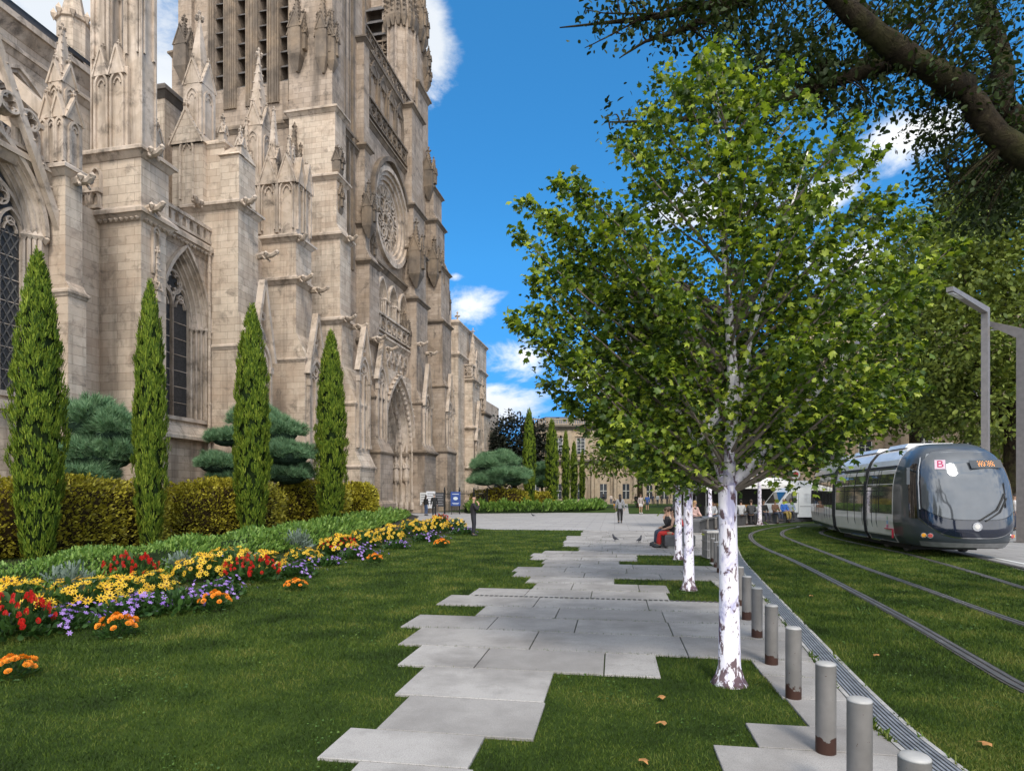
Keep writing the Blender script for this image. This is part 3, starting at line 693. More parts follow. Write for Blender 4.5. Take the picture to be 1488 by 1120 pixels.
# ---- transept front: portal, tracery band, paired windows, rose
cP, wP, zPs, hP = 50.7, 3.35, 6.2, 5.6; vP = -20.6; fP = Fr('v', vP)
u0, u1 = uJ+1.2, 54.2
zPt = ZZ(503, 50.7, -20.9)
mb = MB(); wall_arch(mb, fP, u0, u1, 0, ZZ(562, 50.7, vP)+1.2, cP, wP, 0, zPs, hP, 2.9)
blk(mb, -24.5, vP-.35, u0, u1, ZZ(562, 50.7, vP)+1.1, zPt+1.0); cb(mb, 'wall', M['stone'])
pm = MB(); N = 6
for k in range(N):
    t0, t1 = k/N, (k+1)/N; wA = wP*(1-.48*t0); wB = wP*(1-.48*t1); hA = hP*(1-.36*t0); hB = hP*(1-.36*t1); dd = .1-2.5*t0; de = .1-2.5*t1
    fstrip(pm, fP, arch(cP, wA, zPs, hA, 12, .0), arch(cP, wB+.12, zPs, hB+.1, 12, .0), dd-.35, dd)
    fsplay(pm, fP, arch(cP, wB+.12, zPs, hB+.1, 12, 0), dd-.02, arch(cP, wB, zPs, hB, 12, 0), de)
    for s in (-1, 1):
        pm.tube([fP(cP+s*wB, .9, dd), fP(cP+s*wB, zPs, dd)], .1, 6); pm.lathe([(.2,0),(.2,.5),(.13,.7)], fP(cP+s*wB, .3, dd), 6)
    if k % 2 == 0:
        pts = arch(cP, (wA+wB)/2-.02, zPs, (hA+hB)/2, 14)
        for a, z in pts[1:-1]:
            x, y, z_ = fP(a, z, dd-.16); pm.lathe([(.12,-.25),(.16,-.1),(.13,.2),(.08,.28)], (x,y,z_), 6); pm.octa((x,y,z_+.38), .11)
fbar(pm, fP, arch(cP, wP+.12, zPs, hP+.16, 12), .26, 0, .34)
for a, z in arch(cP, wP+.3, zPs, hP+.4, 12)[1:-1]: crocket(pm, fP(a, z, .25), .2)
por = cb(pm, 'portal', M['trim'])
for s in (-1, 1):
    for k in range(3):
        t = (k+.5)/3; sm = MB(); x, y, z = fP(cP+s*(wP*(1-.48*t)-.14), 3.0, -2.3*t-.05); statue(sm, x, y, z, 1.95, (1, -s)); cb(sm, 'statue', M['trim'], por)
        cm2 = MB(); cm2.lathe([(.32,0),(.36,.25),(.2,.5),(.05,.95)], (x, y, z+2.15), 6); cb(cm2, 'canopy', M['trim_d'], por)
dm = MB(); fbox(dm, fP, cP-wP*.52-.05, cP+wP*.52+.05, 0, 5.2, -2.75, -2.45); cb(dm, 'door', M['wood'], por)
dm = MB(); fpoly(dm, fP, arch(cP, wP*.52+.05, zPs, hP*.64+.05, 10, 5.2), -2.75, -2.5); fbox(dm, fP, cP-.16, cP+.16, 0, 5.2, -2.45, -2.2)
for r in range(3):
    for i in range(7-2*r):
        x, y, z = fP(cP+(i-(3-r))*.42, 5.4+r*1.2, -2.42); statue(dm, x, y, z, .95)
cb(dm, 'tympanum', M['trim'], por)
# blind tracery band and balustrade
vQ = vP-.35; fQ = Fr('v', vQ); mb = MB(); za, zb2 = ZZ(566, 50.7, vQ), zPt
for k in range(9):
    c = u0+.55+(u1-u0-1.1)*(k+.5)/9; hw = (u1-u0-1.1)/18
    fbar(mb, fQ, arch(c, hw, zb2-1.5, 1.1, 6, za-1.5), .13, -.02, .16); fbar(mb, fQ, arch(c, hw*.8, zb2-2.9, .7, 5), .1, -.02, .14)
    foil(mb, fQ, c, zb2-1.35, hw*.55, 4, .08, -.02, .12); foil(mb, fQ, c+hw*.0, zb2-3.6, hw*.5, 3, .08, -.02, .12)
ledge(mb, -23.5, vQ, u0, u1, zb2+.3, .3, .5); cb(mb, 'blind_tracery', M['trim'])
balus(Fr('v', vQ+.05), u0+.05, u1, zb2+.5, 1.5, 9, style='foil')
# paired windows
vR = -21.3; fR = Fr('v', vR); zR0, zR1 = zPt+1.0, ZZ(398, 50.7, vR)
mb = MB(); cs = (48.6, 50.9, 53.2)
blk(mb, -24, vR-1.0, u0, 57, zR0-3, zR1)
for c in cs:
    pass
prev = u0
for c in cs:
    fbox(mb, fR, prev, c-.85, zR0-2, zR1, -1.1, 0); prev = c+.85
    pts = arch(c, .85, zR1-2.6, 1.5, 8); fstrip(mb, fR, pts, [(a, zR1) for a, z in pts], -1.1, 0)
fbox(mb, fR, prev, 57, zR0-2, zR1, -1.1, 0); cb(mb, 'wall', M['stone_d'])
for c in cs: window(fR, c, .85, zR0, zR1-2.6, 1.5, mat='trim', depth=.6, lights=1, oculus=False)
# rose
rr = 3.5; cR = 50.6; zRc = ZZ(318, cR, vR); zTop = ZZ(238, cR, vR)+1.2
mb = MB(); sq = [(cR+rr*math.cos(t), zRc+rr*1.08*math.sin(t)) for t in [2*PI*i/32 for i in range(32)]]
def sqr(t):
    c, s = math.cos(t), math.sin(t); k = 1/max(abs(c), abs(s)); return c*k, s*k
ou = []
for i in range(32):
    a, b_ = sqr(2*PI*i/32); ou.append((cR+a*6.2, (zRc+b_*(zTop-zRc)) if b_ > 0 else zRc+b_*(zRc-zR1)))
fstrip(mb, fR, sq, ou, -1.2, 0, True); cb(mb, 'wall', M['stone_d'])
mb = MB()
for k in range(4):
    f0 = 1.1-.09*k; dd = .3-.22*k
    fstrip(mb, fR, [(cR+(a-cR)*f0, zRc+(z-zRc)*f0) for a, z in sq], [(cR+(a-cR)*(f0-.1), zRc+(z-zRc)*(f0-.1)) for a, z in sq], dd-.3, dd, True)
rose = cb(mb, 'rose_window', M['trim'])
mb = MB(); fpoly(mb, fR, [(cR+(a-cR)*.86, zRc+(z-zRc)*.86) for a, z in sq], -.8, -.72); cb(mb, 'glass', M['leadglass'], rose)
mb = MB()
for ring, nn, rad, rl in ((0, 6, .33, .16), (1, 12, .64, .15)):
    for i in range(nn):
        t = 2*PI*i/nn + ring*.26; c, z = cR+rr*rad*math.cos(t), zRc+rr*1.08*rad*math.sin(t)
        fbar(mb, fR, circ(c, z, rr*rl, 12), .13, -.7, -.4, True)
        fbar(mb, fR, [(c+rr*rl*math.cos(t+.8*q)*q*.9, z+rr*rl*q*math.sin(t+.8*q)) for q in np.linspace(-1, 1, 7)], .12, -.7, -.42)
        t2 = t+PI/nn
        fbar(mb, fR, [(cR+rr*r_*math.cos(t2+.35*math.sin(r_*7)), zRc+rr*1.08*r_*math.sin(t2+.35*math.sin(r_*7))) for r_ in np.linspace(.42*ring+.1, .86, 8)], .15, -.7, -.38)
fbar(mb, fR, circ(cR, zRc, rr*.14, 12), .15, -.7, -.38, True); cb(mb, 'tracery', M['trim'], rose)
mb = MB(); fbar(mb, fR, arch(cR, rr*1.13, zRc+.2, rr*1.35, 12), .35, 0, .42)
for s in (-1, 1): fbox(mb, fR, cR+s*rr*1.13-.2, cR+s*rr*1.13+.2, zR1, zRc+.2, 0, .4)
ledge(mb, -24, vR, u0, 57, zR1+.1, .35, .6); ledge(mb, -24, vR, u0, 57, zTop, .3, .5); cb(mb, 'moulding', M['trim_d'])
balus(fR, u0+.05, 57, zTop+.2, 1.5, 12, 'trim_d', 'foil', (.05,.3))
zU = ZZ(142, 53, -21.6)
mb = MB(); blk(mb, -24.5, -21.6, u0, 57, zTop-.5, zU); cb(mb, 'wall', M['stone_d'])
mb = MB(); fr = Fr('v', -21.6)
for k in range(6):
    c = u0+1+(57-u0-2)*(k+.5)/6; panel(mb, fr, c, .75, zTop+1.0, zU-.8, dep=.25); gablet(mb, fr, c, .85, zU-1.6, 1.2, 0, .25, 3, False)
ledge(mb, -24.5, -21.6, u0, 57, zU, .3, .5); cb(mb, 'blind_tracery', M['trim_d'])
balus(Fr('v', -21.7), u0+.05, 57, zU+.2, 1.4, 12, 'trim_d', 'foil')

# ---- second tower and its buttress
uK = 54.0; vK = V(603, uK); zk = lambda py: ZZ(py, uK, vK)
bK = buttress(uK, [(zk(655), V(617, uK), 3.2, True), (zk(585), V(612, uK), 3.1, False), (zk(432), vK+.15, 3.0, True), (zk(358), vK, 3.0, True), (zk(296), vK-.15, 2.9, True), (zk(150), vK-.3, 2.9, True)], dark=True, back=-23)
niche_out(uK+.3, 2.2, V(612, uK), zk(690), zk(525))
gargoyle((vK+.1, uK+.2, zk(500)), (1,-.2,0), 1.2); gargoyle((vK+.1, uK+2.6, zk(505)), (1,0,0), 1.2)
applied(605, uK-.1, vK, 400, 320, 1.1); applied(588, uK-.2, vK, 505, 452, .8)
uX = 57.0; vX0, vX1 = V(505, uX), V(606, uX); zx = lambda py: ZZ(py, uX, -24)
mb = MB(); a0, a1 = V(530, uX), V(565, uX)
blk(mb, vX0, -22.0, uX, 65, 0, zx(235)); blk(mb, vX0, -22.0, uX, 61, zx(235), zx(72)); blk(mb, vX0, a0, uX, 61, zx(72), 52); blk(mb, a1, -22.0, uX, 61, zx(72), 52); blk(mb, a0, a1, uX+1.5, 61, zx(72)-.1, 52)
tw2 = cb(mb, 'tower', M['stone_d'])
mb = MB(); z = zx(66)
while z < 50:
    mb.loft([[(a0+.02, uX+.1, z), (a1-.02, uX+.1, z), (a1-.02, uX+.1, z+.12), (a0+.02, uX+.1, z+.12)], [(a0+.02, uX+1.4, z+1.3), (a1-.02, uX+1.4, z+1.3), (a1-.02, uX+1.4, z+1.42), (a0+.02, uX+1.4, z+1.42)]]); z += 1.25
cb(mb, 'louvre', M['louvre'], tw2)
balus(Fr('u', uX), a0-.2, a1+.2, zx(80), 1.3, 4, 'trim_d', 'foil', (.05,.3))
mb = MB(); ledge(mb, vX0, -22.0, uX, 60.5, zx(84), .3, .6); cb(mb, 'string_course', M['trim_d'], tw2)
# polygonal corner turret of the second tower, with its rich cap and ribs
mb = MB(); uO = 56.6; vO = V(583, uO); ro = (V(601, uO)-V(565, uO))/2*1.02; zo = lambda py: ZZ(py, uO, vO)
mb.lathe([(ro*1.12, zo(300)), (ro*1.12, zo(168)), (ro*1.22, zo(164)), (ro*1.22, zo(158)), (ro, zo(150)), (ro, zo(36)), (ro*1.05, zo(30)), (ro*1.05, 54)], (vO, uO, 0), 8)
for k in range(8):
    a = 2*PI*(k)/8; mb.tube([(vO+ro*1.03*math.cos(a), uO+ro*1.03*math.sin(a), zo(150)), (vO+ro*1.03*math.cos(a), uO+ro*1.03*math.sin(a), 54)], .13, 6)
tu = cb(mb, 'turret', M['stone_d'])
mb = MB()
for k in range(16):
    a = 2*PI*(k+.5)/16; x, y = vO+ro*1.05*math.cos(a), uO+ro*1.05*math.sin(a); zb3 = zo(38)
    mb.frustum((x-.1,x+.1,y-.1,y+.1,zb3-.9), (x-.3,x+.3,y-.3,y+.3,zb3)); mb.frustum((x-.28,x+.28,y-.28,y+.28,zb3), (x-.04,x+.04,y-.04,y+.04,zb3+2.6))
    for q in range(4): mb.octa((x+.2*math.cos(a), y+.2*math.sin(a), zb3+.4+.5*q), .22)
cb(mb, 'crown_ornament', M['trim_d'], tu)
# outer corner of second tower, rising beyond the frame
mb = MB(); lm = MB()
for (pc, pe, p0, p1, u_) in ((607, 622, 330, 118, 59.0), (606, 619, 118, -160, 59.0)):
    v_ = V(pc, 57.4); ue = U(pe, v_); blk(mb, -25, v_, 57.4, ue, ZZ(p0, 57.4, v_), ZZ(p1, 57.4, v_)); ledge(lm, -25, v_, 57.4, ue, ZZ(p1, 57.4, v_), .3, .6)
cb(mb, 'buttress', M['stone_d']); cb(lm, 'string_course', M['trim_d'], tw2)
for a in ((614, 58.6, -20.3, 60, 0, .9), (617, 59.5, -20.2, 100, 62, .9), (611, 58, -20.4, 45, -30, .8), (620, 59.8, -20, 120, 90, .7)): applied(*a)
uL = 59.7; vL = V(643, uL); zl_ = lambda py: ZZ(py, uL, vL)
bL = buttress(uL, [(zl_(655), vL+.5, 3.0, False), (zl_(560), vL+.25, 2.9, False), (zl_(465), vL, 2.9, True), (zl_(386), vL-.15, 2.8, True), (zl_(318), V(634, uL), 2.7, True), (zl_(270), V(630, uL), 2.6, True)], dark=True, back=-23)
niche_out(uL+.3, 2.2, vL+.25, zl_(690), zl_(540))
applied(623, uL-.1, vL, 272, 215, 1.1); applied(636, uL+1, vL, 420, 340, 1.0); applied(631, uL-.2, vL, 400, 345, 1.0); applied(640, uL+2, vL, 440, 380, .8); applied(648, 64, vL, 455, 410, .7)

# ---- choir beyond
uM = 67.0; vM = V(666, uM); zm = lambda py: ZZ(py, uM, vM)
mb = MB(); blk(mb, -28, vM, uM, 80, 0, zm(466)); blk(mb, -27, vM-.8, 62.5, uM, 0, zm(455)+1); cb(mb, 'choir_wall', M['stone'])
mb = MB(); ledge(mb, -28, vM, uM, 80, zm(466), .25, .5); ledge(mb, -28, vM, uM, 80, zm(512), .25, .5); finial(mb, vM-.2, uM+.3, zm(463), 1.0); cb(mb, 'string_course', M['trim'])
uN = 69.7; vN2 = V(688, uN); zn = lambda py: ZZ(py, uN, vN2)
bN = buttress(uN, [(zn(678), vN2+.1, 3.4, True), (zn(620), vN2, 3.3, True), (zn(550), vN2-.1, 3.2, True)], back=-25.5)
balus(Fr('u', uN), V(652, uN), vN2-.1, zn(548), 1.5, 5, style='foil'); balus(Fr('v', vN2-.3), uN, uN+3.1, zn(548), 1.5, 4, style='foil')
mb = MB(); pinnacle(mb, vN2-.5, uN+1.6, zn(560), 1.0, 3.2, 3.4, 6); pinnacle(mb, vN2-2.2, uN+2.2, zn(545), .8, 2.0, 1.8, 5); cb(mb, 'pinnacle', M['trim'])
niche_out(uN+.2, 2.6, vN2+.1, zn(735), zn(580))
mb = MB(); uO2 = 76.5; vO2 = V(703, uO2); zo2 = lambda py: ZZ(py, uO2, vO2)
blk(mb, -26, vO2, uO2, uO2+3.4, 0, zo2(598)); blk(mb, -26, vO2+.5, uO2-.2, uO2+3.8, 0, zo2(660)); blk(mb, -26, V(705,80), 80, 88, 0, zo2(575)); cb(mb, 'choir_wall', M['stone'])
mb = MB(); ledge(mb, -26, vO2, uO2, uO2+3.4, zo2(598), .25, .5); ledge(mb, -26, vO2+.5, uO2-.2, uO2+3.8, zo2(658), .2, .7); cb(mb, 'string_course', M['trim_d'])
balus(Fr('u', uO2), V(690, uO2), vO2, zo2(596), 1.6, 4, style='foil'); balus(Fr('u', uO2+.4), V(690, uO2), vO2, zo2(575), 1.5, 4, style='foil')
mb = MB(); pinnacle(mb, vO2-.3, uO2+.5, zo2(598), .7, 2.6, 1.6, 4); cb(mb, 'pinnacle', M['trim'])
# ------------------------------------------------------------------ ground, lawns, slab path, drain, rails
PA = math.atan(149 / F); PC, PS = math.cos(PA), math.sin(PA)
def ST(p): return (p[0]*PS + p[1]*PC, p[0]*PC - p[1]*PS)         # along the path, across it
def XY(s, t): return (s*PS + t*PC, s*PC - t*PS)
def tpx(px, py): return ST(G(px, py))[1]
def paving(name, c, bw, bh, rot=0.0, mort=.012):
    m, nt, out = newmat(name); v = objco(nt)
    mp = nd(nt, 'Mapping'); mp.inputs['Rotation'].default_value = (0, 0, rot); ln(nt, v, mp.inputs[0])
    b = nd(nt, 'TexBrick', _Scale=1.0, _Mortar_Size=mort, _Mortar_Smooth=.2, _Brick_Width=bw, _Row_Height=bh)
    b.inputs['Color1'].default_value = (*c, 1); b.inputs['Color2'].default_value = (*[x*.86 for x in c], 1); b.inputs['Mortar'].default_value = (*[x*.3 for x in c], 1)
    ln(nt, mp.outputs[0], b.inputs['Vector'])
    n = noise(nt, v, .5, 5); col = mixc(nt, ramp(nt, n, [(.4, (0,)*3), (.7, (.35,)*3)]), b.outputs['Color'], tuple(x*.6 for x in c))
    pbr(nt, out, col, .8, 0, bumpn(nt, noise(nt, v, 60, 3), .15, .004), .3); return m
M['paving'] = paving('pale plaza paving', (.36,.345,.34), 1.4, .84, PA)
def slabmat():
    m, nt, out = newmat('granite slab'); v = objco(nt); isl = nd(nt, 'NewGeometry').outputs['Random Per Island']
    c = ramp(nt, isl, [(0, (.285,.268,.255)), (.5, (.352,.332,.315)), (1, (.41,.388,.37))])
    sp = noise(nt, v, 130, 3, .8); c = mixc(nt, ramp(nt, sp, [(.38, (.55,)*3), (.55, (0,)*3)]), c, (.16,.15,.15))
    sp2 = noise(nt, v, 90, 2, .8); c = mixc(nt, ramp(nt, sp2, [(.60, (0,)*3), (.72, (.5,)*3)]), c, (.62,.60,.60))
    st = noise(nt, v, 1.1, 6, .6); c = mixc(nt, ramp(nt, st, [(.42, (0,)*3), (.68, (.75,)*3)]), c, (.16,.148,.14))
    st2 = noise(nt, v, 6, 5, .7); c = mixc(nt, ramp(nt, st2, [(.52, (0,)*3), (.72, (.45,)*3)]), c, (.20,.19,.18))
    pbr(nt, out, c, .82, 0, bumpn(nt, noise(nt, v, 160, 3), .35, .003), .3); return m
M['slab'] = slabmat()
def lawnmat():
    m, nt, out = newmat('lawn turf'); v = objco(nt)
    a = noise(nt, v, .55, 5, .65); b = noise(nt, v, 55, 4, .75); c2 = noise(nt, v, 5, 5, .7)
    f = mathn(nt, 'ADD', mathn(nt, 'MULTIPLY', a, .45), mathn(nt, 'ADD', mathn(nt, 'MULTIPLY', b, .3), mathn(nt, 'MULTIPLY', c2, .25)))
    col = ramp(nt, f, [(.36, (.012,.023,.004)), (.5, (.034,.060,.009)), (.62, (.062,.095,.013)), (.72, (.11,.13,.028))])
    pbr(nt, out, col, .9, 0, bumpn(nt, b, .8, .03), .15); return m
M['lawn'] = lawnmat()
M['soil'] = plain('planting soil', (.022,.017,.011), .95, var=.5, scale=20, bump=.6)
M['asphalt'] = paving('grey side pavement', (.30,.29,.285), .9, .6, .2)
def sheet(name, pts, z, mat, kind='structure'):
    mb = MB(); mb.add([(x, y, z) for x, y in pts], [list(range(len(pts)))]); return tag(mb.build(name, mat), kind=kind)
mb = MB(); mb.add([(-900,-60,-.03),(900,-60,-.03),(900,1500,-.03),(-900,1500,-.03)], [(0,1,2,3)]); tag(mb.build('ground', M['paving']), kind='structure')

def smooth(pts, n=8):
    P = [Vector((*p, 0)) if len(p) == 2 else Vector(p) for p in pts]; out = []
    for i in range(len(P)-1):
        p0, p1, p2, p3 = P[max(i-1,0)], P[i], P[i+1], P[min(i+2, len(P)-1)]
        for k in range(n):
            t = k/n; out.append(.5*((2*p1)+(p2-p0)*t+(2*p0-5*p1+4*p2-p3)*t*t+(3*p1-p0-3*p2+p3)*t**3))
    out.append(P[-1]); return out
chL = smooth([(2.35,2.0)] + [G(*p) for p in ((1346,1120),(1236,1017),(1145,910),(1086,839),(1066,811),(1060,790))] + [(10.4,30.2)], 10)
def normals(P):
    o = []
    for i in range(len(P)):
        d = P[min(i+1,len(P)-1)]-P[max(i-1,0)]; d.normalize(); o.append(Vector((d.y, -d.x, 0)))
    return o
def ribbon(mb, P, o0, o1, z0, z1):
    Nn = normals(P); rings = []
    for p, n in zip(P, Nn):
        a, b = p+n*o0, p+n*o1; rings.append([(a.x,a.y,z0),(b.x,b.y,z0),(b.x,b.y,z1),(a.x,a.y,z1)])
    mb.loft(rings)
chN = normals(chL); CHW = .20
chR = [p+n*CHW for p, n in zip(chL, chN)]
chS = [ST((p.x, p.y)) for p in chL]
def tR(s): return float(np.interp(s, [a for a, b in chS], [b for a, b in chS]))
lawnA = [(-26,-8),(3,-8)] + [(p.x-.04, p.y) for p in chL if p.y < 24] + [XY(24.0, tR(24.0))] + [XY(24.0, 1.0)] + [XY(29.3, -.9), XY(29.3,-5.8), (-3.2,33), (-7,43), (-11.4,55), (-30,62)]
sheet('lawn', lawnA, 0.0, M['lawn'])
lawnT = [(x.x, x.y) for x in chR] + [(11.4,31.6),(13.3,33.6),(16,36.5),(19.3,39.2),(30,47),(30,30),(17.6,34),(14.1,22.5),(12.4,16.6),(11.2,13.4),(11.5,9),(12,-8),(3.4,-8)]
sheet('tram_lawn', lawnT, 0.0, M['lawn'])
sheet('far_lawn', [G(912,731.5), G(1046,731.5), G(1050,746), G(914,746)], 0.0, M['lawn'])
sheet('far_lawn', [G(690,744), G(893,744.5), G(912,734), G(850,730), (-6,130), (-16,64)], 0.0, M['lawn'])
sheet('pavement', [(11.7,9),(11.3,13.4),(12.5,16.6),(14.2,22.5),(17.7,34),(26,60),(60,60),(60,-5),(12.1,-5)], -.012, M['asphalt'])
mb = MB(); ribbon(mb, smooth([(11.95,13.0),(12.9,16.6),(14.6,22.5),(18,34)]), 0, .12, -.008, -.003); tag(mb.build('pavement_line', plain('white line paint', (.62,.62,.6), .7)), kind='structure')

# slab path: rows across, jagged ends, holes where grass and trees stand
edges = [2.2, 2.95, 3.7, 4.22, 4.98, 5.85, 6.65, 7.55, 8.36, 9.15, 10.06] + [10.06+.834*k for k in range(1, 24)]
LEFT = {2: (480,1086), 3: (570,1038), 4: (594,992), 5: (597,952), 6: (598,924), 7: (598,901.5), 8: (699,888), 9: (646,871.5), 10: (692,858)}
far_left = [(851,777),(843,768),(835,748),(826,748),(818,790),(810,773),(802,790),(797,842),(790,820),(782,824),(776,845),(770,848)]
def left_t(i):
    if i in LEFT: return tpx(*LEFT[i])
    if i < 2: return tpx(515, 1117)
    sm = (edges[i]+edges[i+1])/2; y = HY + F*H*PC/sm
    px = min(far_left, key=lambda q: abs(q[0]-y))[1]; return tpx(px, y)
holes = {0: (tpx(691,1119), tpx(1044,1110)), 1: (tpx(691,1119), tpx(1044,1110)), 2: (tpx(694,1096), tpx(1092,1071)), 3: (tpx(785,1050), tpx(1155,1040)), 4: (tpx(798,1002), tpx(1126,1006)), 5: (tpx(957,970), tpx(1100,973))}
slab_rects = []          # (s0,s1,t0,t1)
def rowY(i): return HY + F*H*PC/((edges[i]+edges[i+1])/2)
for i in range(len(edges)-1):
    iv = []; L = left_t(i); sm = (edges[i]+edges[i+1])/2; Rr = tR(sm)-.03 if sm < 24 else tR(sm)
    if i in holes: iv = [(L, holes[i][0])]
    else:
        y = rowY(i); h = None
        if 851 < y < 873: h = (tpx(968,y), tpx(1046,y))
        elif 841 < y <= 851: h = (tpx(893,y), tpx(1030,y))
        elif 806 < y < 821: h = (tpx(900 if y > 814 else 925,y), tpx(1027,y))
        elif 773 < y < 779: h = (tpx(1000,y), tpx(1022,y))
        iv = [(L, h[0]), (h[1], Rr)] if h else [(L, Rr)]
    for a, b in iv:
        if b-a > .15: slab_rects.append((edges[i], edges[i+1], a, b))
for s0, s1, q in ((2.3,2.9,(1048,1119)),(2.9,3.6,(1048,1119)),(3.6,4.33,(1040,1098)),(4.33,4.78,(1092,1071)),(4.78,5.42,(1160,1040)),(5.42,6.06,(1128,1006)),(6.06,6.65,(1100,973))):
    slab_rects.append((s0, s1, tpx(*q), tR((s0+s1)/2)-.03))
mb = MB(); g = .006
for s0, s1, a, b in slab_rects:
    cut = [a]; x = a + RND.uniform(.7, 1.5)
    while x < b-.45: cut.append(x); x += RND.uniform(1.05, 1.7)
    cut.append(b)
    for q0, q1 in zip(cut, cut[1:]):
        end = q1 == b and abs(b - tR((s0+s1)/2)) < .08
        qa = min(q1, tR(s0)-.03) if end else q1; qb = tR(s1)-.03 if end else q1
        dz = RND.uniform(-.0025, .0025); zt_ = .022+dz; e = .004
        base = [XY(s0+g,q0+g), XY(s0+g,qa-g), XY(s1-g,qb-g), XY(s1-g,q0+g)]
        topv = [XY(s0+g+e,q0+g+e), XY(s0+g+e,qa-g-e), XY(s1-g-e,qb-g-e), XY(s1-g-e,q0+g+e)]
        mb.add([(x_,y_,-.02) for x_,y_ in base]+[(x_,y_,zt_-e) for x_,y_ in base]+[(x_,y_,zt_) for x_,y_ in topv],
               [(0,1,5,4),(1,2,6,5),(2,3,7,6),(3,0,4,7),(4,5,9,8),(5,6,10,9),(6,7,11,10),(7,4,8,11),(8,9,10,11)])
tag(mb.build('path', M['slab']), kind='structure')
def on_slab(x, y, pad=0.0):
    s, t = x*PS+y*PC, x*PC-y*PS
    r = np.zeros(len(x), bool)
    for s0, s1, a, b in slab_rects: r |= (s > s0-pad) & (s < s1+pad) & (t > a-pad) & (t < b+pad)
    return r
# joint bed under the slabs so gaps read dark
# slotted drain across the path at row edge 10.06
mb = MB()
for k in range(58):
    t = tpx(690,867)+k*.083
    if t > tR(10.06)-.2: break
    a = XY(10.02, t); b = XY(10.10, t+.045)
    mb.loft([[(*XY(10.015,t),.02),(*XY(10.015,t+.05),.02),(*XY(10.105,t+.05),.02),(*XY(10.105,t),.02)],[(*XY(10.015,t),.027),(*XY(10.015,t+.05),.027),(*XY(10.105,t+.05),.027),(*XY(10.105,t),.027)]])
o = mb.build('slot_drain', plain('cast iron', (.055,.05,.048), .7)); tag(o, 'narrow dark slotted drain crossing the paved path from lawn to bollards', 'drain')
# long drainage channel beside the bollards
dr = empty('drainage_channel', (chL[20].x, chL[20].y, 0), 'long ribbed metal drainage channel between bollards and tram lawn', 'drain')
off = tuple(dr.location)
mb = MB(); ribbon(mb, chL, -.02, CHW, -.02, .004); mb.build('bed', plain('drain bed', (.03,.03,.03), .9), dr, off)
M['galv'] = plain('galvanised grate', (.36,.36,.37), .45, metal=.6, var=.3, scale=8)
mb = MB()
for k in range(6): ribbon(mb, chL, .018+.031*k, .018+.031*k+.017, .0, .021)
mb.build('grate', M['galv'], dr, off)
for a, b in ((-.03, .004), (CHW-.004, CHW+.03)):
    mb = MB(); ribbon(mb, chL, a, b, -.02, .024); mb.build('edge_strip', plain('concrete edge', (.33,.32,.31), .9, var=.3, scale=10), dr, off)

# tram rails
M['rail'] = plain('worn rail steel', (.17,.16,.155), .4, metal=.6, var=.25, scale=4)
M['railbed'] = plain('rail rubber and concrete', (.062,.056,.052), .85, var=.4, scale=9)
r1 = [G(1560,1030)] + [G(*p) for p in ((1488,1001),(1405.8,953.6),(1311,898),(1216,847),(1153,815),(1105,793.6),(1091,781),(1097,773),(1129,765.5),(1176,761.5))] + [(24,38)]
r2 = [G(1560,932)] + [G(*p) for p in ((1488,908),(1413.7,882),(1334.6,853),(1255.6,825),(1200,803.5),(1153,785.7),(1137,777.5),(1140,771),(1158,766.5),(1186,763.8))] + [(24,33)]
r3 = [(8.5,8.9),(9.25,11.2),(10.05,13.6),(10.7,15.8),(11.2,17.6),(11.75,20.5),(12.5,24),(14,28),(17,31),(24,33)]
P3 = smooth(r3); P4 = [p+n*1.435 for p, n in zip(P3, normals(P3))]
def track(lines, lab):
    e = empty('tram_track', (lines[0][0].x, lines[0][0].y, 0), lab, 'tram track', 'tram tracks in the grass')
    for P in lines:
        mb = MB(); ribbon(mb, P, -.088, .085, -.02, .012); r = mb.build('rail', M['railbed'], e, tuple(e.location))
        mb = MB(); ribbon(mb, P, -.065, -.012, .0, .022); mb.build('rail_head', M['rail'], r, tuple(e.location))
        mb = MB(); ribbon(mb, P, .022, .06, .0, .020); mb.build('check_rail', M['rail'], r, tuple(e.location))
track([smooth(r1), smooth(r2)], 'empty grooved tram track curving through the grass next to the drainage channel')
track([P3, P4], 'grooved tram track in the grass that the tram stands on')

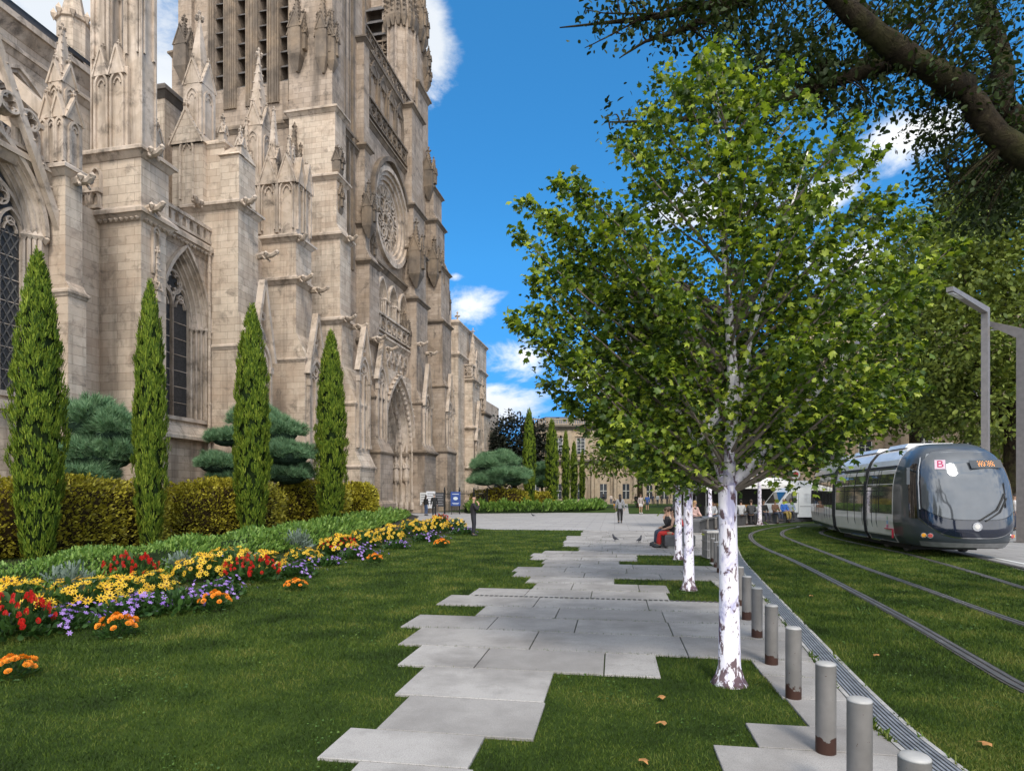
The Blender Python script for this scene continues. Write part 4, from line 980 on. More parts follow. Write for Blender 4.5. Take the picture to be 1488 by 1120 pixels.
# grass blades
def blades(name, region, n, h, w, seed, excl=None):
    rng = np.random.default_rng(seed)
    x0, x1, y0, y1 = region
    # density falls with distance from the viewer
    y = y0 * (y1/y0) ** rng.random(n); x = rng.uniform(-1, 1, n); x = x0 + (x1-x0)*(x+1)/2 * 1.0
    xx = x * y
    return xx, y
def grass(name, n, ymin, ymax, kx0, kx1, poly, seed, hs=1.0):
    rng = np.random.default_rng(seed)
    y = ymin * (ymax/ymin) ** rng.random(n); x = rng.uniform(kx0, kx1, n) * y
    inside = np.zeros(n, bool); j = len(poly)-1
    for i in range(len(poly)):
        xi, yi = poly[i][0], poly[i][1]; xj, yj = poly[j][0], poly[j][1]
        c = ((yi > y) != (yj > y)) & (x < (xj-xi)*(y-yi)/((yj-yi) or 1e-9)+xi); inside ^= c; j = i
    ok = inside & ~on_slab(x, y, -.022)
    for P in (smooth(r1), smooth(r2), P3, P4):
        pp = np.array([(p.x, p.y) for p in P])
        for k in range(len(pp)-1):
            d = pp[k+1]-pp[k]; L2 = d@d; t = np.clip(((x-pp[k,0])*d[0]+(y-pp[k,1])*d[1])/L2, 0, 1)
            ok &= np.hypot(x-pp[k,0]-t*d[0], y-pp[k,1]-t*d[1]) > .105
    x, y = x[ok], y[ok]; m = len(x)
    sc = np.clip(y/6, .75, 3.2) * rng.uniform(.6, 1.25, m) * hs
    lean = rng.normal(0, .55, (m, 2)); dirs = np.column_stack([lean, np.ones(m)])
    R_ = rots(dirs, 3.0, rng)
    S = np.column_stack([sc*.9, np.minimum(sc, 1.5), sc])
    o = scatter(name, [(-.0035,0,0),(.0035,0,0),(0,.034,.006)], [(0,1,2)], np.column_stack([x, y, np.full(m, -.002)]), R_, S, M['blade'])
    return tag(o, kind='stuff')
M['blade'] = leafmat('grass blade', [(.15, (.016,.027,.005)), (.40, (.038,.074,.010)), (.62, (.090,.136,.017)), (.9, (.21,.205,.055))], .25, .6, 1.1, .6, .2, 2.6, 6)
grass('grass', 360000, 3.6, 30, -.86, .52, lawnA, 3, 1.1)
grass('grass', 230000, 3.6, 32, .3, .88, lawnT, 4, 1.1)

# weeds at the channel edge and a few fallen leaves
rng = np.random.default_rng(9); n = 1500
ii = rng.integers(8, len(chL)-25, n); side = rng.choice([-.03, CHW+.03], n, p=[.75,.25]); A = np.array([(p.x,p.y) for p in chL]); NN = np.array([(q.x,q.y) for q in chN]); tt = rng.random(n)
xy = A[ii]*(1-tt)[:,None]+A[ii+1]*tt[:,None]+NN[ii]*(side+rng.normal(0,.012,n))[:,None]
ok = np.sin(xy[:,1]*5.3)*np.sin(xy[:,1]*2.1+1) > .05; xy = xy[ok]; n = len(xy)
tag(scatter('weeds', [(-.012,0,0),(.012,0,0),(0,.06,.01)], [(0,1,2)], np.column_stack([xy, np.full(n,.01)]), rots(np.column_stack([rng.normal(0,.7,(n,2)), np.ones(n)]), 3.0, rng), rng.uniform(.5,1.3,n), M['blade']), kind='stuff')
M['fallen'] = plain('dry leaf', (.34,.16,.05), .8, var=.4, scale=20)
for i, (px, py, lab) in enumerate([(963,1021,'dry fallen leaf on the grass patch in front of the big white trunk'),(970,1057,'brown crumpled fallen leaf on the grass patch, left of the stepped paving'),(932,1110,'fallen leaf at the bottom edge near the left slabs'),(1270,957,'dry leaf on the tram lawn level with the third bollard'),(1442,1091,'dry leaf on the tram lawn at the bottom right'),(1180,868,'small dry leaf on the tram lawn close to the drainage channel')]):
    x, y = G(px, py); v = [(0,0,0),(-.02,.012,.012),(-.035,.035,.004),(-.012,.05,.016),(0,.085,.006),(.014,.05,.018),(.033,.03,.01),(.02,.01,.014)]
    mb = MB(); mb.add([(p[0]*1.1,p[1]*1.1,p[2]+.03) for p in v], [(0,1,7),(1,2,3),(1,3,5),(1,5,7),(5,6,7),(3,4,5)]); o = mb.build('fallen_leaf', M['fallen']); o.location = (x, y, 0); o.rotation_euler = (0,0,i*1.7); tag(o, lab, 'leaf', 'fallen leaves on the grass')

# clover and broad-leaved weeds in the turf
rng = np.random.default_rng(15); n = 9000
y = 3.7*(16/3.7)**rng.random(n); x = rng.uniform(-.85, .9, n)*y
pt = np.sin(x*1.9+1.1)*np.sin(y*1.35)+.6*np.sin(x*4.7+y*3.1)
ok = (pt > .55) & ~on_slab(x, y, .03)
for P, lim in ((smooth(r1), .16), (smooth(r2), .16), (P3, .16), (P4, .16), (chL, .34)):
    pp = np.array([(p.x, p.y) for p in P])
    for k in range(len(pp)-1):
        d = pp[k+1]-pp[k]; t = np.clip(((x-pp[k,0])*d[0]+(y-pp[k,1])*d[1])/(d@d), 0, 1); ok &= np.hypot(x-pp[k,0]-t*d[0], y-pp[k,1]-t*d[1]) > lim
tchan = np.array([tR(v) for v in (x*PS+y*PC)]); ok &= ~((x*PC-y*PS > tchan-.9) & (x*PC-y*PS < tchan+.28) & (np.hypot(x, y) < 30))
x, y = x[ok], y[ok]; n = len(x)
M['clover'] = leafmat('clover leaf', [(.1, (.03,.07,.012)), (.6, (.07,.14,.022)), (1, (.14,.20,.04))], .25, .6)
tag(scatter('clover', [(0,0,0),(-.4,.35,.05),(-.3,.9,0),(.3,.9,0),(.4,.35,.05)], [(0,1,2),(0,2,3),(0,3,4)], np.column_stack([x, y, rng.uniform(.018,.034,n)]), rots(np.column_stack([rng.normal(0,1,(n,2)), rng.uniform(0,.5,n)]), .3, rng), rng.uniform(.014,.028,n)*np.clip(y/6,.8,1.8), M['clover']), kind='stuff')
# ------------------------------------------------------------------ plants
ORD = ['first','second','third','fourth','fifth','sixth','seventh','eighth','ninth','tenth','eleventh','twelfth','thirteenth','fourteenth','fifteenth','sixteenth','seventeenth','eighteenth','nineteenth','twentieth']
LEAF5 = [(0,0,.06),(-.16,.12,.04),(-.46,.28,-.12),(-.33,.46,-.03),(-.42,.74,-.16),(-.17,.72,.02),(0,1.08,-.26),(.17,.72,.02),(.42,.74,-.10),(.33,.46,-.03),(.46,.28,-.18),(.16,.12,.04)]
LEAF5F = [(0,1,3),(1,2,3),(0,3,5),(3,4,5),(0,5,7),(5,6,7),(0,7,9),(7,8,9),(0,9,11),(9,10,11)]
LEAFS = [(0,0,0),(-.28,.35,.05),(-.22,.75,.02),(0,1,-.06),(.22,.75,.02),(.28,.35,.05)]
LEAFSF = [(0,1,2),(0,2,3),(0,3,4),(0,4,5)]
SPRAY = [(0,0,0),(-.16,.30,.03),(-.07,.45,.0),(-.13,.68,.04),(0,1,-.03),(.13,.68,.04),(.07,.45,0),(.16,.30,.03)]
SPRAYF = [(0,1,2),(0,2,6),(0,6,7),(2,3,4),(2,4,6),(4,5,6)]
TUFT = []; TUFTF = []
for k in range(7):
    a = 2*PI*k/7; tlt = .55 if k else 0.0
    b = len(TUFT); dx, dz = math.cos(a)*tlt, math.sin(a)*tlt
    TUFT += [(-.045*math.sin(a)-.02,0,.045*math.cos(a)),(.045*math.sin(a)+.02,0,-.045*math.cos(a)),(dx,1.0-.15*tlt,dz)]; TUFTF.append((b,b+1,b+2))
M['bark'] = plain('brown bark', (.07,.05,.035), .95, var=.5, scale=8, bump=.8)
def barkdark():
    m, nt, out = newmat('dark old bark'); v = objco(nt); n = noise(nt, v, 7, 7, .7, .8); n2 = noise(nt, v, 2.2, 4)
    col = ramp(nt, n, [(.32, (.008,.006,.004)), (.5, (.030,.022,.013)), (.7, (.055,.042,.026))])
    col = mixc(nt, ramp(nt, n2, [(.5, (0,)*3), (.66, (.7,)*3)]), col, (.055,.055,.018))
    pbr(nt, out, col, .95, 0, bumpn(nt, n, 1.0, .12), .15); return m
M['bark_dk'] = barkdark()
M['cyp'] = leafmat('cypress spray', [(.10, (.07,.055,.015)), (.17, (.03,.065,.008)), (.42, (.10,.165,.016)), (.7, (.22,.29,.03)), (1, (.36,.40,.06))], .2, .6, 1.6, .4, .2)
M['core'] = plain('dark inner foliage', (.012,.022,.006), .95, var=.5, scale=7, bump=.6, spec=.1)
M['gold'] = leafmat('golden hedge leaf', [(.1, (.10,.08,.015)), (.35, (.24,.215,.02)), (.65, (.48,.42,.04)), (1, (.70,.60,.09))], .25, .5, 1.5, .3)
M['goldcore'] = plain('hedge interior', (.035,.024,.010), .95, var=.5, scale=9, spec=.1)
M['sage'] = leafmat('low hedge leaf', [(.1, (.05,.11,.015)), (.5, (.13,.245,.04)), (.85, (.27,.40,.085)), (1, (.40,.53,.17))], .3, .5, 1.5, .3)
M['pine'] = leafmat('blue pine needle', [(.1, (.05,.11,.055)), (.5, (.15,.28,.145)), (1, (.34,.47,.27))], .15, .6, 2.0, .4, .2)
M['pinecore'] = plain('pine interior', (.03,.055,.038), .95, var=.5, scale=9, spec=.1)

def sphere_dirs(n, rng): 
    d = rng.normal(size=(n, 3)); return d / np.linalg.norm(d, axis=1, keepdims=True)

def cyp_profile(t): return np.interp(t, [0,.04,.12,.3,.5,.7,.85,.94,1], [.50,.60,.78,.98,1.0,.84,.56,.30,.04])
def make_cypress(h, r, n, seed, ls):
    rng = np.random.default_rng(seed)
    e = empty('cypress', (0,0,0), 'x', 'cypress tree', 'slim cypresses along the hedge')
    mb = MB(); mb.tube([(0,0,0),(0,0,h*.5)], [.13,.05], 8); mb.build('trunk', M['bark'], e)
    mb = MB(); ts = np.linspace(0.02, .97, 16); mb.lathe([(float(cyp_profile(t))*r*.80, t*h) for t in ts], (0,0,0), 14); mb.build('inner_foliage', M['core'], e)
    nc = n//16; t = np.repeat(rng.random(nc)**.85, 16); a = np.repeat(rng.uniform(0, 2*PI, nc), 16); cj = np.repeat(rng.uniform(.90, 1.06, nc), 16); n = len(t)
    lump = 1 + .09*np.sin(a*4+t*9+seed) + .08*np.sin(a*7-t*23) + .07*np.sin(t*47+a*3)
    keep = rng.random(n) < cyp_profile(t)+.08; t, a, lump = t[keep], a[keep], lump[keep]; m = len(t)
    cj = cj[keep]; a0_ = a.copy(); a = a+rng.normal(0,.055,m)/np.maximum(cyp_profile(t),.15); t = t+rng.normal(0,.0065,m)-.006
    rad = cyp_profile(np.clip(t,0,1))*r*lump*cj*rng.uniform(.88, 1.03, m)
    pos = np.column_stack([rad*np.cos(a), rad*np.sin(a), np.maximum(t,.0)*h])
    out = rng.uniform(.15, .6, m)
    d = np.column_stack([np.cos(a)*out+np.cos(a0_+PI/2)*(a-a0_)*3, np.sin(a)*out+np.sin(a0_+PI/2)*(a-a0_)*3, np.ones(m)]) + rng.normal(0, .2, (m,3))
    R_ = rots(d, .2, rng)
    # turn each spray so that it faces outwards
    x = np.column_stack([-np.sin(a), np.cos(a), np.zeros(m)]) + rng.normal(0, .45, (m,3)); dd = d/np.linalg.norm(d, axis=1, keepdims=True)
    x -= dd*np.sum(x*dd, axis=1, keepdims=True); x /= np.linalg.norm(x, axis=1, keepdims=True); R_ = np.stack([x, dd, np.cross(x, dd)], axis=2)
    s = ls*rng.uniform(.6, 1.35, m)
    scatter('foliage', SPRAY, SPRAYF, pos, R_, np.column_stack([s*.95, s, s]), M['cyp'], e); return e
def put(e, x, y, s=(1,1,1), rz=0.0): e.location = (x, y, 0); e.scale = s; e.rotation_euler = (0,0,rz)
cyp0 = make_cypress(8.0, .84, 26000, 1, .15)
cyp0b = make_cypress(8.0, .84, 24000, 9, .165)
near = [(55,815,375,86), (218,796,418,57), (366,781,452,64), (481,770,487,57)]
for i, (px, by, ty, wpx) in enumerate(near):
    c = cyp0 if i == 0 else cyp0b if i == 1 else copy_tree(cyp0 if i == 3 else cyp0b)
    x, y = G(px, by); hh = ZA(ty, y)/8.0*1.02; ww = wpx*y/F/2.35
    put(c, x, y, (ww, ww, hh), i*1.3); tag(c, ['tallest widest dark cypress at the left edge beside the big church window', 'slim cypress in front of the pointed church window', 'cypress between two cloud pruned pine halves at the buttresses', 'near cypress standing closest to the church portal'][i])
cyp1 = make_cypress(9.0, .85, 9000, 4, .24)
for i, (px, Y, ty, wpx) in enumerate([(769,62,597,22), (802,66,612,24), (822,72,628,15), (834,80,643,14), (846,88,655,11)]):
    c = cyp1 if i == 0 else copy_tree(cyp1)
    ww = wpx*Y/F/2.15; put(c, XA(px,Y), Y, (ww, ww, ZA(ty,Y)/9.0*1.02), i*.9)
    tag(c, ['tallest far cypress, leftmost of the distant row before the palace', 'broad far cypress, second from left in the distant row', 'slim far cypress, third in the distant row', 'far cypress, fourth in the distant row, shorter than its left neighbours', 'smallest far cypress at the right end of the distant row'][i])

def mound(name, mat, core, L, W, h, n, ls, seed, parent, tmpl=(LEAFS, LEAFSF), up=.6, corek=.86, zmin=.0, flat=1.0, shoots=0.0):
    """rounded bush body: leaves on and just under a rounded box / ellipsoid"""
    rng = np.random.default_rng(seed)
    d = sphere_dirs(n*2, rng); d = d[d[:,2] > -.80][:n]; m = len(d)
    pw = 3.2
    k = (np.abs(d[:,0])**pw + np.abs(d[:,1])**pw + np.abs(d[:,2])**pw) ** (-1/pw)
    lump = 1 + .05*np.sin(d[:,0]*9+seed) + .045*np.sin(d[:,1]*11+d[:,2]*7) + .03*np.sin(d[:,0]*L*5)
    rr = k*lump*rng.uniform(.86, 1.04, m)
    pos = d*rr[:,None]*np.array([L/2, W/2, h*.56]) + np.array([0,0,h*.44]); ok = pos[:,2] > zmin; pos, d = pos[ok], d[ok]; m = len(pos)
    dirs = d*np.array([1,1,.6]) + np.array([0,0,up]) + rng.normal(0, .45, (m,3))
    s = ls*rng.uniform(.6, 1.35, m)
    scatter('foliage', tmpl[0], tmpl[1], pos, rots(dirs, 3.5, rng), s, mat, parent)
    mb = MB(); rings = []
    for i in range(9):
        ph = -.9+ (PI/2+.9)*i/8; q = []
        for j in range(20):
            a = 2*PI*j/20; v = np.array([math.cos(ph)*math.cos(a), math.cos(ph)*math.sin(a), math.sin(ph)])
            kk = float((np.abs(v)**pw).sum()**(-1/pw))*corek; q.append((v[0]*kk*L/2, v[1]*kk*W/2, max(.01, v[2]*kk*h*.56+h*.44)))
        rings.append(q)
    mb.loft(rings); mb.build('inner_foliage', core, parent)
# golden hedge, a row of long rounded bushes behind the near cypresses
hd = Vector((4.3, 21.5)); hd.normalize(); p0 = Vector((-14.0, 14.5)); hrot = math.atan2(hd.y, hd.x)
def gold_hedge(L, h, n, ls, seed):
    e = empty('golden_hedge', (0,0,0), 'x', 'hedge', 'clipped golden hedges'); mound('h', M['gold'], M['goldcore'], L, 1.9, h*.93, n, ls, seed, e, up=.5); return e
for i, (a, L, h, lab) in enumerate([(-3.0, 6.6, 2.25, 'clipped golden hedge block at the far left behind the widest cypress'), (4.1, 6.8, 2.3, 'clipped golden hedge block between the first and second near cypress'), (11.4, 7.0, 2.4, 'clipped golden hedge block between the second and third near cypress'), (18.2, 6.8, 2.5, 'clipped golden hedge block between the third and fourth near cypress'), (23.5, 3.2, 2.45, 'clipped golden hedge block right of the fourth cypress near the portal')]):
    e = gold_hedge(L, h, 15000 if i < 3 else 10000, .11 if i < 3 else .14, 20+i); q = p0+hd*a; e.location = (q.x, q.y, 0); e.rotation_euler = (0,0,hrot); tag(e, lab)
for i, (px, Y, L, h, lab) in enumerate([(727, 60, 5.4, 2.3, 'rounded golden bush at the left end of the far garden'), (757, 63.5, 3.5, 2.15, 'small golden bush left of the tallest far cypress'), (785, 66, 2.8, 2.0, 'small golden bush between the two tallest far cypresses')]):
    e = gold_hedge(L, h, 3200, .2, 40+i); e.location = (XA(px,Y), Y, 0); tag(e, lab); e['group'] = 'clipped golden hedges'

def strip(name, pts, wid, hgt, n, ls, mat, seed, label, cat, corecol):
    """a low hedge following a line: upright leafy shoots over a dark mound"""
    rng = np.random.default_rng(seed); P = smooth(pts, 8); Nn = normals(P)
    e = empty(name, (P[0].x, P[0].y, 0), label, cat); off = tuple(e.location)
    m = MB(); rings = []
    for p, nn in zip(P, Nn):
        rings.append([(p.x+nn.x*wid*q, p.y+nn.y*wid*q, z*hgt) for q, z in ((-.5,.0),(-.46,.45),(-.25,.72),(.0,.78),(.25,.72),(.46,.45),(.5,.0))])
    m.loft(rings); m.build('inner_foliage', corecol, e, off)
    seg = np.array([(b-a).length for a, b in zip(P, P[1:])]); cum = np.concatenate([[0], np.cumsum(seg)])
    yy = np.array([p.y for p in P]); 
    u = rng.random(n); wts = 1/np.maximum(yy, 5); cw = np.cumsum(wts); cw = (cw-cw[0])/(cw[-1]-cw[0]); idx = np.interp(u, cw, np.arange(len(P)))
    i0 = np.clip(idx.astype(int), 0, len(P)-2); f = idx-i0
    A = np.array([(p.x, p.y) for p in P]); NN = np.array([(q.x, q.y) for q in Nn])
    c = A[i0]*(1-f)[:,None] + A[i0+1]*f[:,None]; q = rng.uniform(-.54, .54, n)
    xy = c + NN[i0]*(q*wid)[:,None]
    top = np.sqrt(np.clip(1-(q/.56)**2, 0, 1)); z = hgt*(.05+.95*top*rng.uniform(.45, 1.0, n)) * (1+.16*np.sin(xy[:,0]*2.3+xy[:,1]*1.7)+.1*np.sin(xy[:,0]*6.1))
    z -= ls*.5
    d = np.column_stack([NN[i0]*(q*1.2)[:,None] + rng.normal(0,.35,(n,2)), np.ones(n)*.9])
    sc = ls*rng.uniform(.6, 1.4, n)*np.clip(c[:,1]/16, .75, 2.2)
    scatter('foliage', SPRAY, SPRAYF, np.column_stack([xy, np.maximum(z, .0)]), rots(d, 3.0, rng), np.column_stack([sc*1.3, sc, sc]), mat, e, off)
    return e
bedline = [(-8.7,6.5),(-8.55,8),(-8.4,10),(-8.3,13.4),(-8.0,17),(-7.8,21),(-7.9,28),(-8.3,36),(-9.0,46)]
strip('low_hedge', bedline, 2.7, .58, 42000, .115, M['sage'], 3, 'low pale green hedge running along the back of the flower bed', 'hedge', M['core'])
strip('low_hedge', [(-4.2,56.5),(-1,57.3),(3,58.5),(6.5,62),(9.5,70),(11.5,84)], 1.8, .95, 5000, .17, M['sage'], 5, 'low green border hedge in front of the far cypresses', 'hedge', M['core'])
sheet('soil', [(-16.8,5),(-6.6,6),(-6.2,9),(-5.9,12.5),(-5.2,16),(-4.3,20.6),(-3.4,25),(-2.2,28.3),(-2.4,31),(-6.2,38),(-7.2,48),(-9,54),(-16,50)], .006, M['soil'])

# cloud pruned pines
def pine(name, pads, trunk, label, off, group='cloud pruned pines'):
    e = empty(name, off, label, 'pine tree', group)
    mb = MB(); mb.tube(trunk, [.16,.14,.11,.07][:len(trunk)], 8)
    for (x,y,z,rx,ry,rz) in pads: mb.tube([trunk[1], (x*.6+trunk[1][0]*.4, y, z-rz*.9-.25), (x,y,z-rz*.25)], [.09,.06,.04], 6)
    mb.build('trunk', M['bark'], e, off)
    for k, (x,y,z,rx,ry,rz) in enumerate(pads):
        rng = np.random.default_rng(k+int(abs(x)*7)); n = int(1500*rx*ry/1.2)+900
        d = sphere_dirs(n*2, rng); d = d[d[:,2] > -.25][:n]; m = len(d)
        lump = 1+.16*np.sin(d[:,0]*6+k)+.14*np.sin(d[:,1]*7+d[:,2]*5)+.07*np.sin(d[:,0]*15+d[:,1]*13)
        pos = d*lump[:,None]*np.array([rx,ry,rz])*rng.uniform(.74,1.06,(m,1)) + np.array([x,y,z])
        dr_ = d*np.array([1,1,.8])+np.array([0,0,.55])+rng.normal(0,.25,(m,3))
        f = scatter('foliage_pad', TUFT, TUFTF, pos, rots(dr_, 1.0, rng), rng.uniform(.14,.30,m)*max(1, off[1]/30), M['pine'], e, off)
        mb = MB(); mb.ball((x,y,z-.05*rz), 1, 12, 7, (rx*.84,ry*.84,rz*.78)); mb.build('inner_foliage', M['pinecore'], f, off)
def pads_px(Y, lst): return [(XA(px,Y), Y+dy, ZA(py,Y), w/2*Y/F, w/2*Y/F*.8, h/2*Y/F) for px, py, w, h, dy in lst]
Y1 = 21.0
pine('cloud_pine', pads_px(Y1, [(132,612,92,56,0), (172,625,58,48,-.3), (140,662,112,52,.1), (128,690,80,40,-.3), (178,655,50,40,-.2)]), [(XA(150,Y1),Y1,0),(XA(150,Y1),Y1,1.2),(XA(145,Y1),Y1,2.6)], 'cloud pruned blue green pine between the first and second near cypress', (XA(150,Y1),Y1,0))
Y2 = 29.5
pine('cloud_pine', pads_px(Y2, [(330,638,50,26,0), (405,628,66,40,0), (418,662,78,38,-.2), (322,676,62,30,-.3), (415,690,72,34,.2), (330,696,50,28,0), (368,610,70,40,.5)]), [(XA(366,Y2),Y2+.4,0),(XA(366,Y2),Y2+.4,1.4),(XA(366,Y2),Y2+.4,3.4)], 'cloud pruned blue green pine showing on both sides of the third near cypress', (XA(366,Y2),Y2+.4,0))
Y3 = 60
pine('cloud_pine', pads_px(Y3, [(725,672,52,24,0), (712,678,40,18,-1), (728,692,64,24,-.5), (705,700,40,14,-1), (748,700,26,14,0)]), [(XA(726,Y3),Y3,0),(XA(727,Y3),Y3,2.0),(XA(725,Y3),Y3,4)], 'wide cloud pruned pine in the far garden beside the church corner', (XA(726,Y3),Y3,0))
Y4 = 70
pine('cloud_pine', pads_px(Y4, [(786,686,22,18,0), (788,702,24,16,0)]), [(XA(788,Y4),Y4,0),(XA(788,Y4),Y4,2.0),(XA(786,Y4),Y4,3.4)], 'small pine pad glimpsed between the two tallest far cypresses', (XA(788,Y4),Y4,0))

# ---- flowers
M['fl_leaf'] = leafmat('bedding leaf', [(.1, (.016,.045,.010)), (.6, (.04,.095,.02)), (1, (.08,.16,.035))], .25, .5)
M['silver'] = leafmat('silver leaf', [(.1, (.09,.13,.10)), (1, (.24,.30,.25))], .2, .7)
def petal(name, a, b): return leafmat(name, [(.1, a), (.9, b)], .3, .5, 2, .2)
M['yel'] = petal('yellow petal', (.72,.40,.015), (.95,.66,.05)); M['pur'] = petal('violet petal', (.26,.13,.55), (.52,.34,.80))
M['red'] = petal('red petal', (.45,.008,.008), (.75,.03,.02)); M['ora'] = petal('orange petal', (.80,.20,.01), (.95,.38,.02))
M['eye'] = plain('dark flower eye', (.05,.025,.01), .9)
def daisy(k, w, dish):
    v = [(0,0,-.03)]; f = []
    for i in range(k):
        a = 2*PI*i/k; t0, t1 = a-w, a+w; b = len(v)
        v += [(.55*math.cos(t0), .0+dish*.4, .55*math.sin(t0)), (math.cos(a), dish, math.sin(a)), (.55*math.cos(t1), dish*.4, .55*math.sin(t1))]; f += [(0,b,b+1),(0,b+1,b+2)]
    return [(x, y, z) for x, y, z in v], f
EYE = ([(.24*math.cos(2*PI*i/6), .12, .24*math.sin(2*PI*i/6)) for i in range(6)] + [(0,.22,0)], [(i,(i+1)%6,6) for i in range(6)])
def pompon():
    v = []; f = []
    for r, y, n, o in ((.95,.0,8,0),(.75,.28,7,.3),(.45,.48,5,.1)):
        for i in range(n):
            a = 2*PI*i/n+o; b = len(v); v += [(.25*r*math.cos(a), y-.1, .25*r*math.sin(a)), (r*math.cos(a-.38), y+.1, r*math.sin(a-.38)), (r*1.05*math.cos(a), y+.2, r*1.05*math.sin(a)), (r*math.cos(a+.38), y+.1, r*math.sin(a+.38))]; f += [(b,b+1,b+2),(b,b+2,b+3)]
    return v, f
def flower_plant(kind, seed):
    rng = np.random.default_rng(seed)
    spec = dict(yellow=(.50,.34,.62), violet=(.44,.20,.5), red=(.46,.30,.55), orange=(.27,.20,.3), silver=(.42,.46,.45))[kind]
    R_, h, _ = spec
    e = empty({'yellow':'yellow_daisy_plant','violet':'violet_aster_plant','red':'red_salvia_plant','orange':'marigold_plant','silver':'silver_ragwort_plant'}[kind], (0,0,0), 'x', 'flowers')
    n = {'orange': 260, 'silver': 420}.get(kind, 420)
    d = sphere_dirs(n*3, rng); d = d[d[:,2] > -.1][:n]; m = len(d); rad = rng.uniform(.35, 1.0, (m,1))
    pos = d*rad*np.array([R_,R_,h]) + np.array([0,0,.03])
    scatter('foliage', SPRAY if kind in ('silver','orange') else LEAFS, SPRAYF if kind in ('silver','orange') else LEAFSF, pos, rots(d+np.array([0,0,.5])+rng.normal(0,.4,(m,3)), 1, rng), rng.uniform(.06,.12,m)*(1.5 if kind == 'silver' else 1), M['silver'] if kind == 'silver' else M['fl_leaf'], e)
    if kind == 'silver': return e
    n = {'yellow': 66, 'violet': 80, 'red': 60, 'orange': 24}[kind]
    d = sphere_dirs(n*4, rng); d = d[d[:,2] > {'violet': .1}.get(kind, .22)][:n]; m = len(d)
    if kind == 'violet':
        cl = d[rng.integers(0, 9, m)]; d = cl + rng.normal(0, .22, (m,3)); d[:,2] = np.abs(d[:,2])
    pos = d*np.array([R_,R_,h])*rng.uniform(.95,1.15,(m,1)) + np.array([0,0,.06])
    dirs = d*np.array([.8,.8,.5])+np.array([0,-.35,.9])+rng.normal(0,.3,(m,3)); Rm = rots(dirs, 1, rng)
    if kind == 'yellow':
        t = daisy(9, .27, .18); s = rng.uniform(.048,.075,m); scatter('blooms', *t, pos, Rm, s, M['yel'], e); scatter('bloom_eyes', *EYE, pos+Rm[:,:,1]*.004, Rm, s, M['eye'], e)
    elif kind == 'violet': scatter('blooms', *daisy(6, .42, .15), pos, Rm, rng.uniform(.026,.044,m), M['pur'], e)
    elif kind == 'red': scatter('blooms', *pompon(), pos, Rm, np.column_stack([rng.uniform(.026,.034,m), rng.uniform(.05,.1,m), rng.uniform(.026,.034,m)]), M['red'], e)
    else: scatter('blooms', *pompon(), pos+np.array([0,0,.02]), Rm, rng.uniform(.042,.058,m), M['ora'], e)
    return e
PLANTS = dict(
 yellow=[(22,905),(118,890),(170,880),(215,866),(292,846),(335,838),(382,836),(440,820),(492,806),(528,796),(565,790),(598,780),(632,774),(662,771)],
 violet=[(85,915),(185,896),(250,889),(318,868),(345,824),(430,838),(470,822),(520,812),(575,797),(620,786),(672,776),(130,850)],
 red=[(12,930),(190,852),(366,846),(494,806),(640,762)], orange=[(18,985),(172,925),(313,886),(430,857),(545,817),(642,795)],
 silver=[(100,872),(262,836),(432,800)])
DESC = dict(yellow='mound of yellow daisies with dark centres', violet='violet aster clump at the lawn edge', red='red salvia clump among yellow daisies', orange='low orange marigold clump standing alone on the lawn', silver='silver grey leafy plant between the flowers')
for kind, lst in PLANTS.items():
    protos = [flower_plant(kind, 60+k+len(kind)) for k in range(2 if len(lst) > 6 else 1)]; used = 0
    for i, (px, py) in enumerate(sorted(lst)):
        if i < len(protos): e = protos[i]
        else: e = copy_tree(protos[i % len(protos)])
        x, y = G(px, py); s = RND.uniform(.8, 1.15)*(1.0 if y < 16 else 1.1)*(.72 if kind == 'orange' else 1); e.location = (x, y, 0); e.scale = (s, s, s*RND.uniform(.9,1.2)*(1.25 if kind in ('yellow','red') else 1)); e.rotation_euler = (0,0,RND.uniform(-.5,.5))
        tag(e, ORD[i]+' '+DESC[kind]+', counted from the left', 'flowers', DESC[kind].split(' with')[0]+' plants')

# ------------------------------------------------------------------ trees
def barkwhite():
    m, nt, out = newmat('whitewashed bark'); v = objco(nt); g = nd(nt, 'NewGeometry')
    sx = nd(nt, 'SeparateXYZ'); ln(nt, v, sx.inputs[0])
    mp = nd(nt, 'Mapping'); mp.inputs['Scale'].default_value = (1, 1, .45); ln(nt, v, mp.inputs[0])
    n = noise(nt, mp.outputs[0], 17, 7, .66, .5); n2 = noise(nt, mp.outputs[0], 7, 4, .6, .6)
    base = ramp(nt, n2, [(.38, (.86,.82,.86)), (.53, (.80,.75,.83)), (.63, (.42,.40,.58))])
    low = mathn(nt, 'MULTIPLY', mathn(nt, 'SUBTRACT', .45, sx.outputs['Z']), .22); low = mathn(nt, 'MAXIMUM', low, 0.0)
    f = mathn(nt, 'ADD', n, low)
    f2 = mathn(nt, 'ADD', f, mathn(nt, 'MULTIPLY', n2, .25))
    col = mixc(nt, ramp(nt, f2, [(.675, (0,)*3), (.725, (.92,)*3)]), base, (.075,.03,.035))
    pbr(nt, out, col, .75, 0, bumpn(nt, n, .5, .02), .3); return m
M['whitebark'] = barkwhite(); M['twig'] = plain('grey twig', (.16,.13,.11), .9)
M['plane'] = leafmat('plane leaf', [(.08, (.022,.048,.010)), (.4, (.07,.125,.016)), (.64, (.17,.25,.028)), (.82, (.38,.46,.05)), (1, (.60,.62,.12))], .45, .42, .9, .25, .45)
M['darkleaf'] = leafmat('dark canopy leaf', [(.1, (.012,.022,.006)), (.6, (.030,.048,.012)), (1, (.06,.08,.022))], .2, .6, 1, .3, .15)
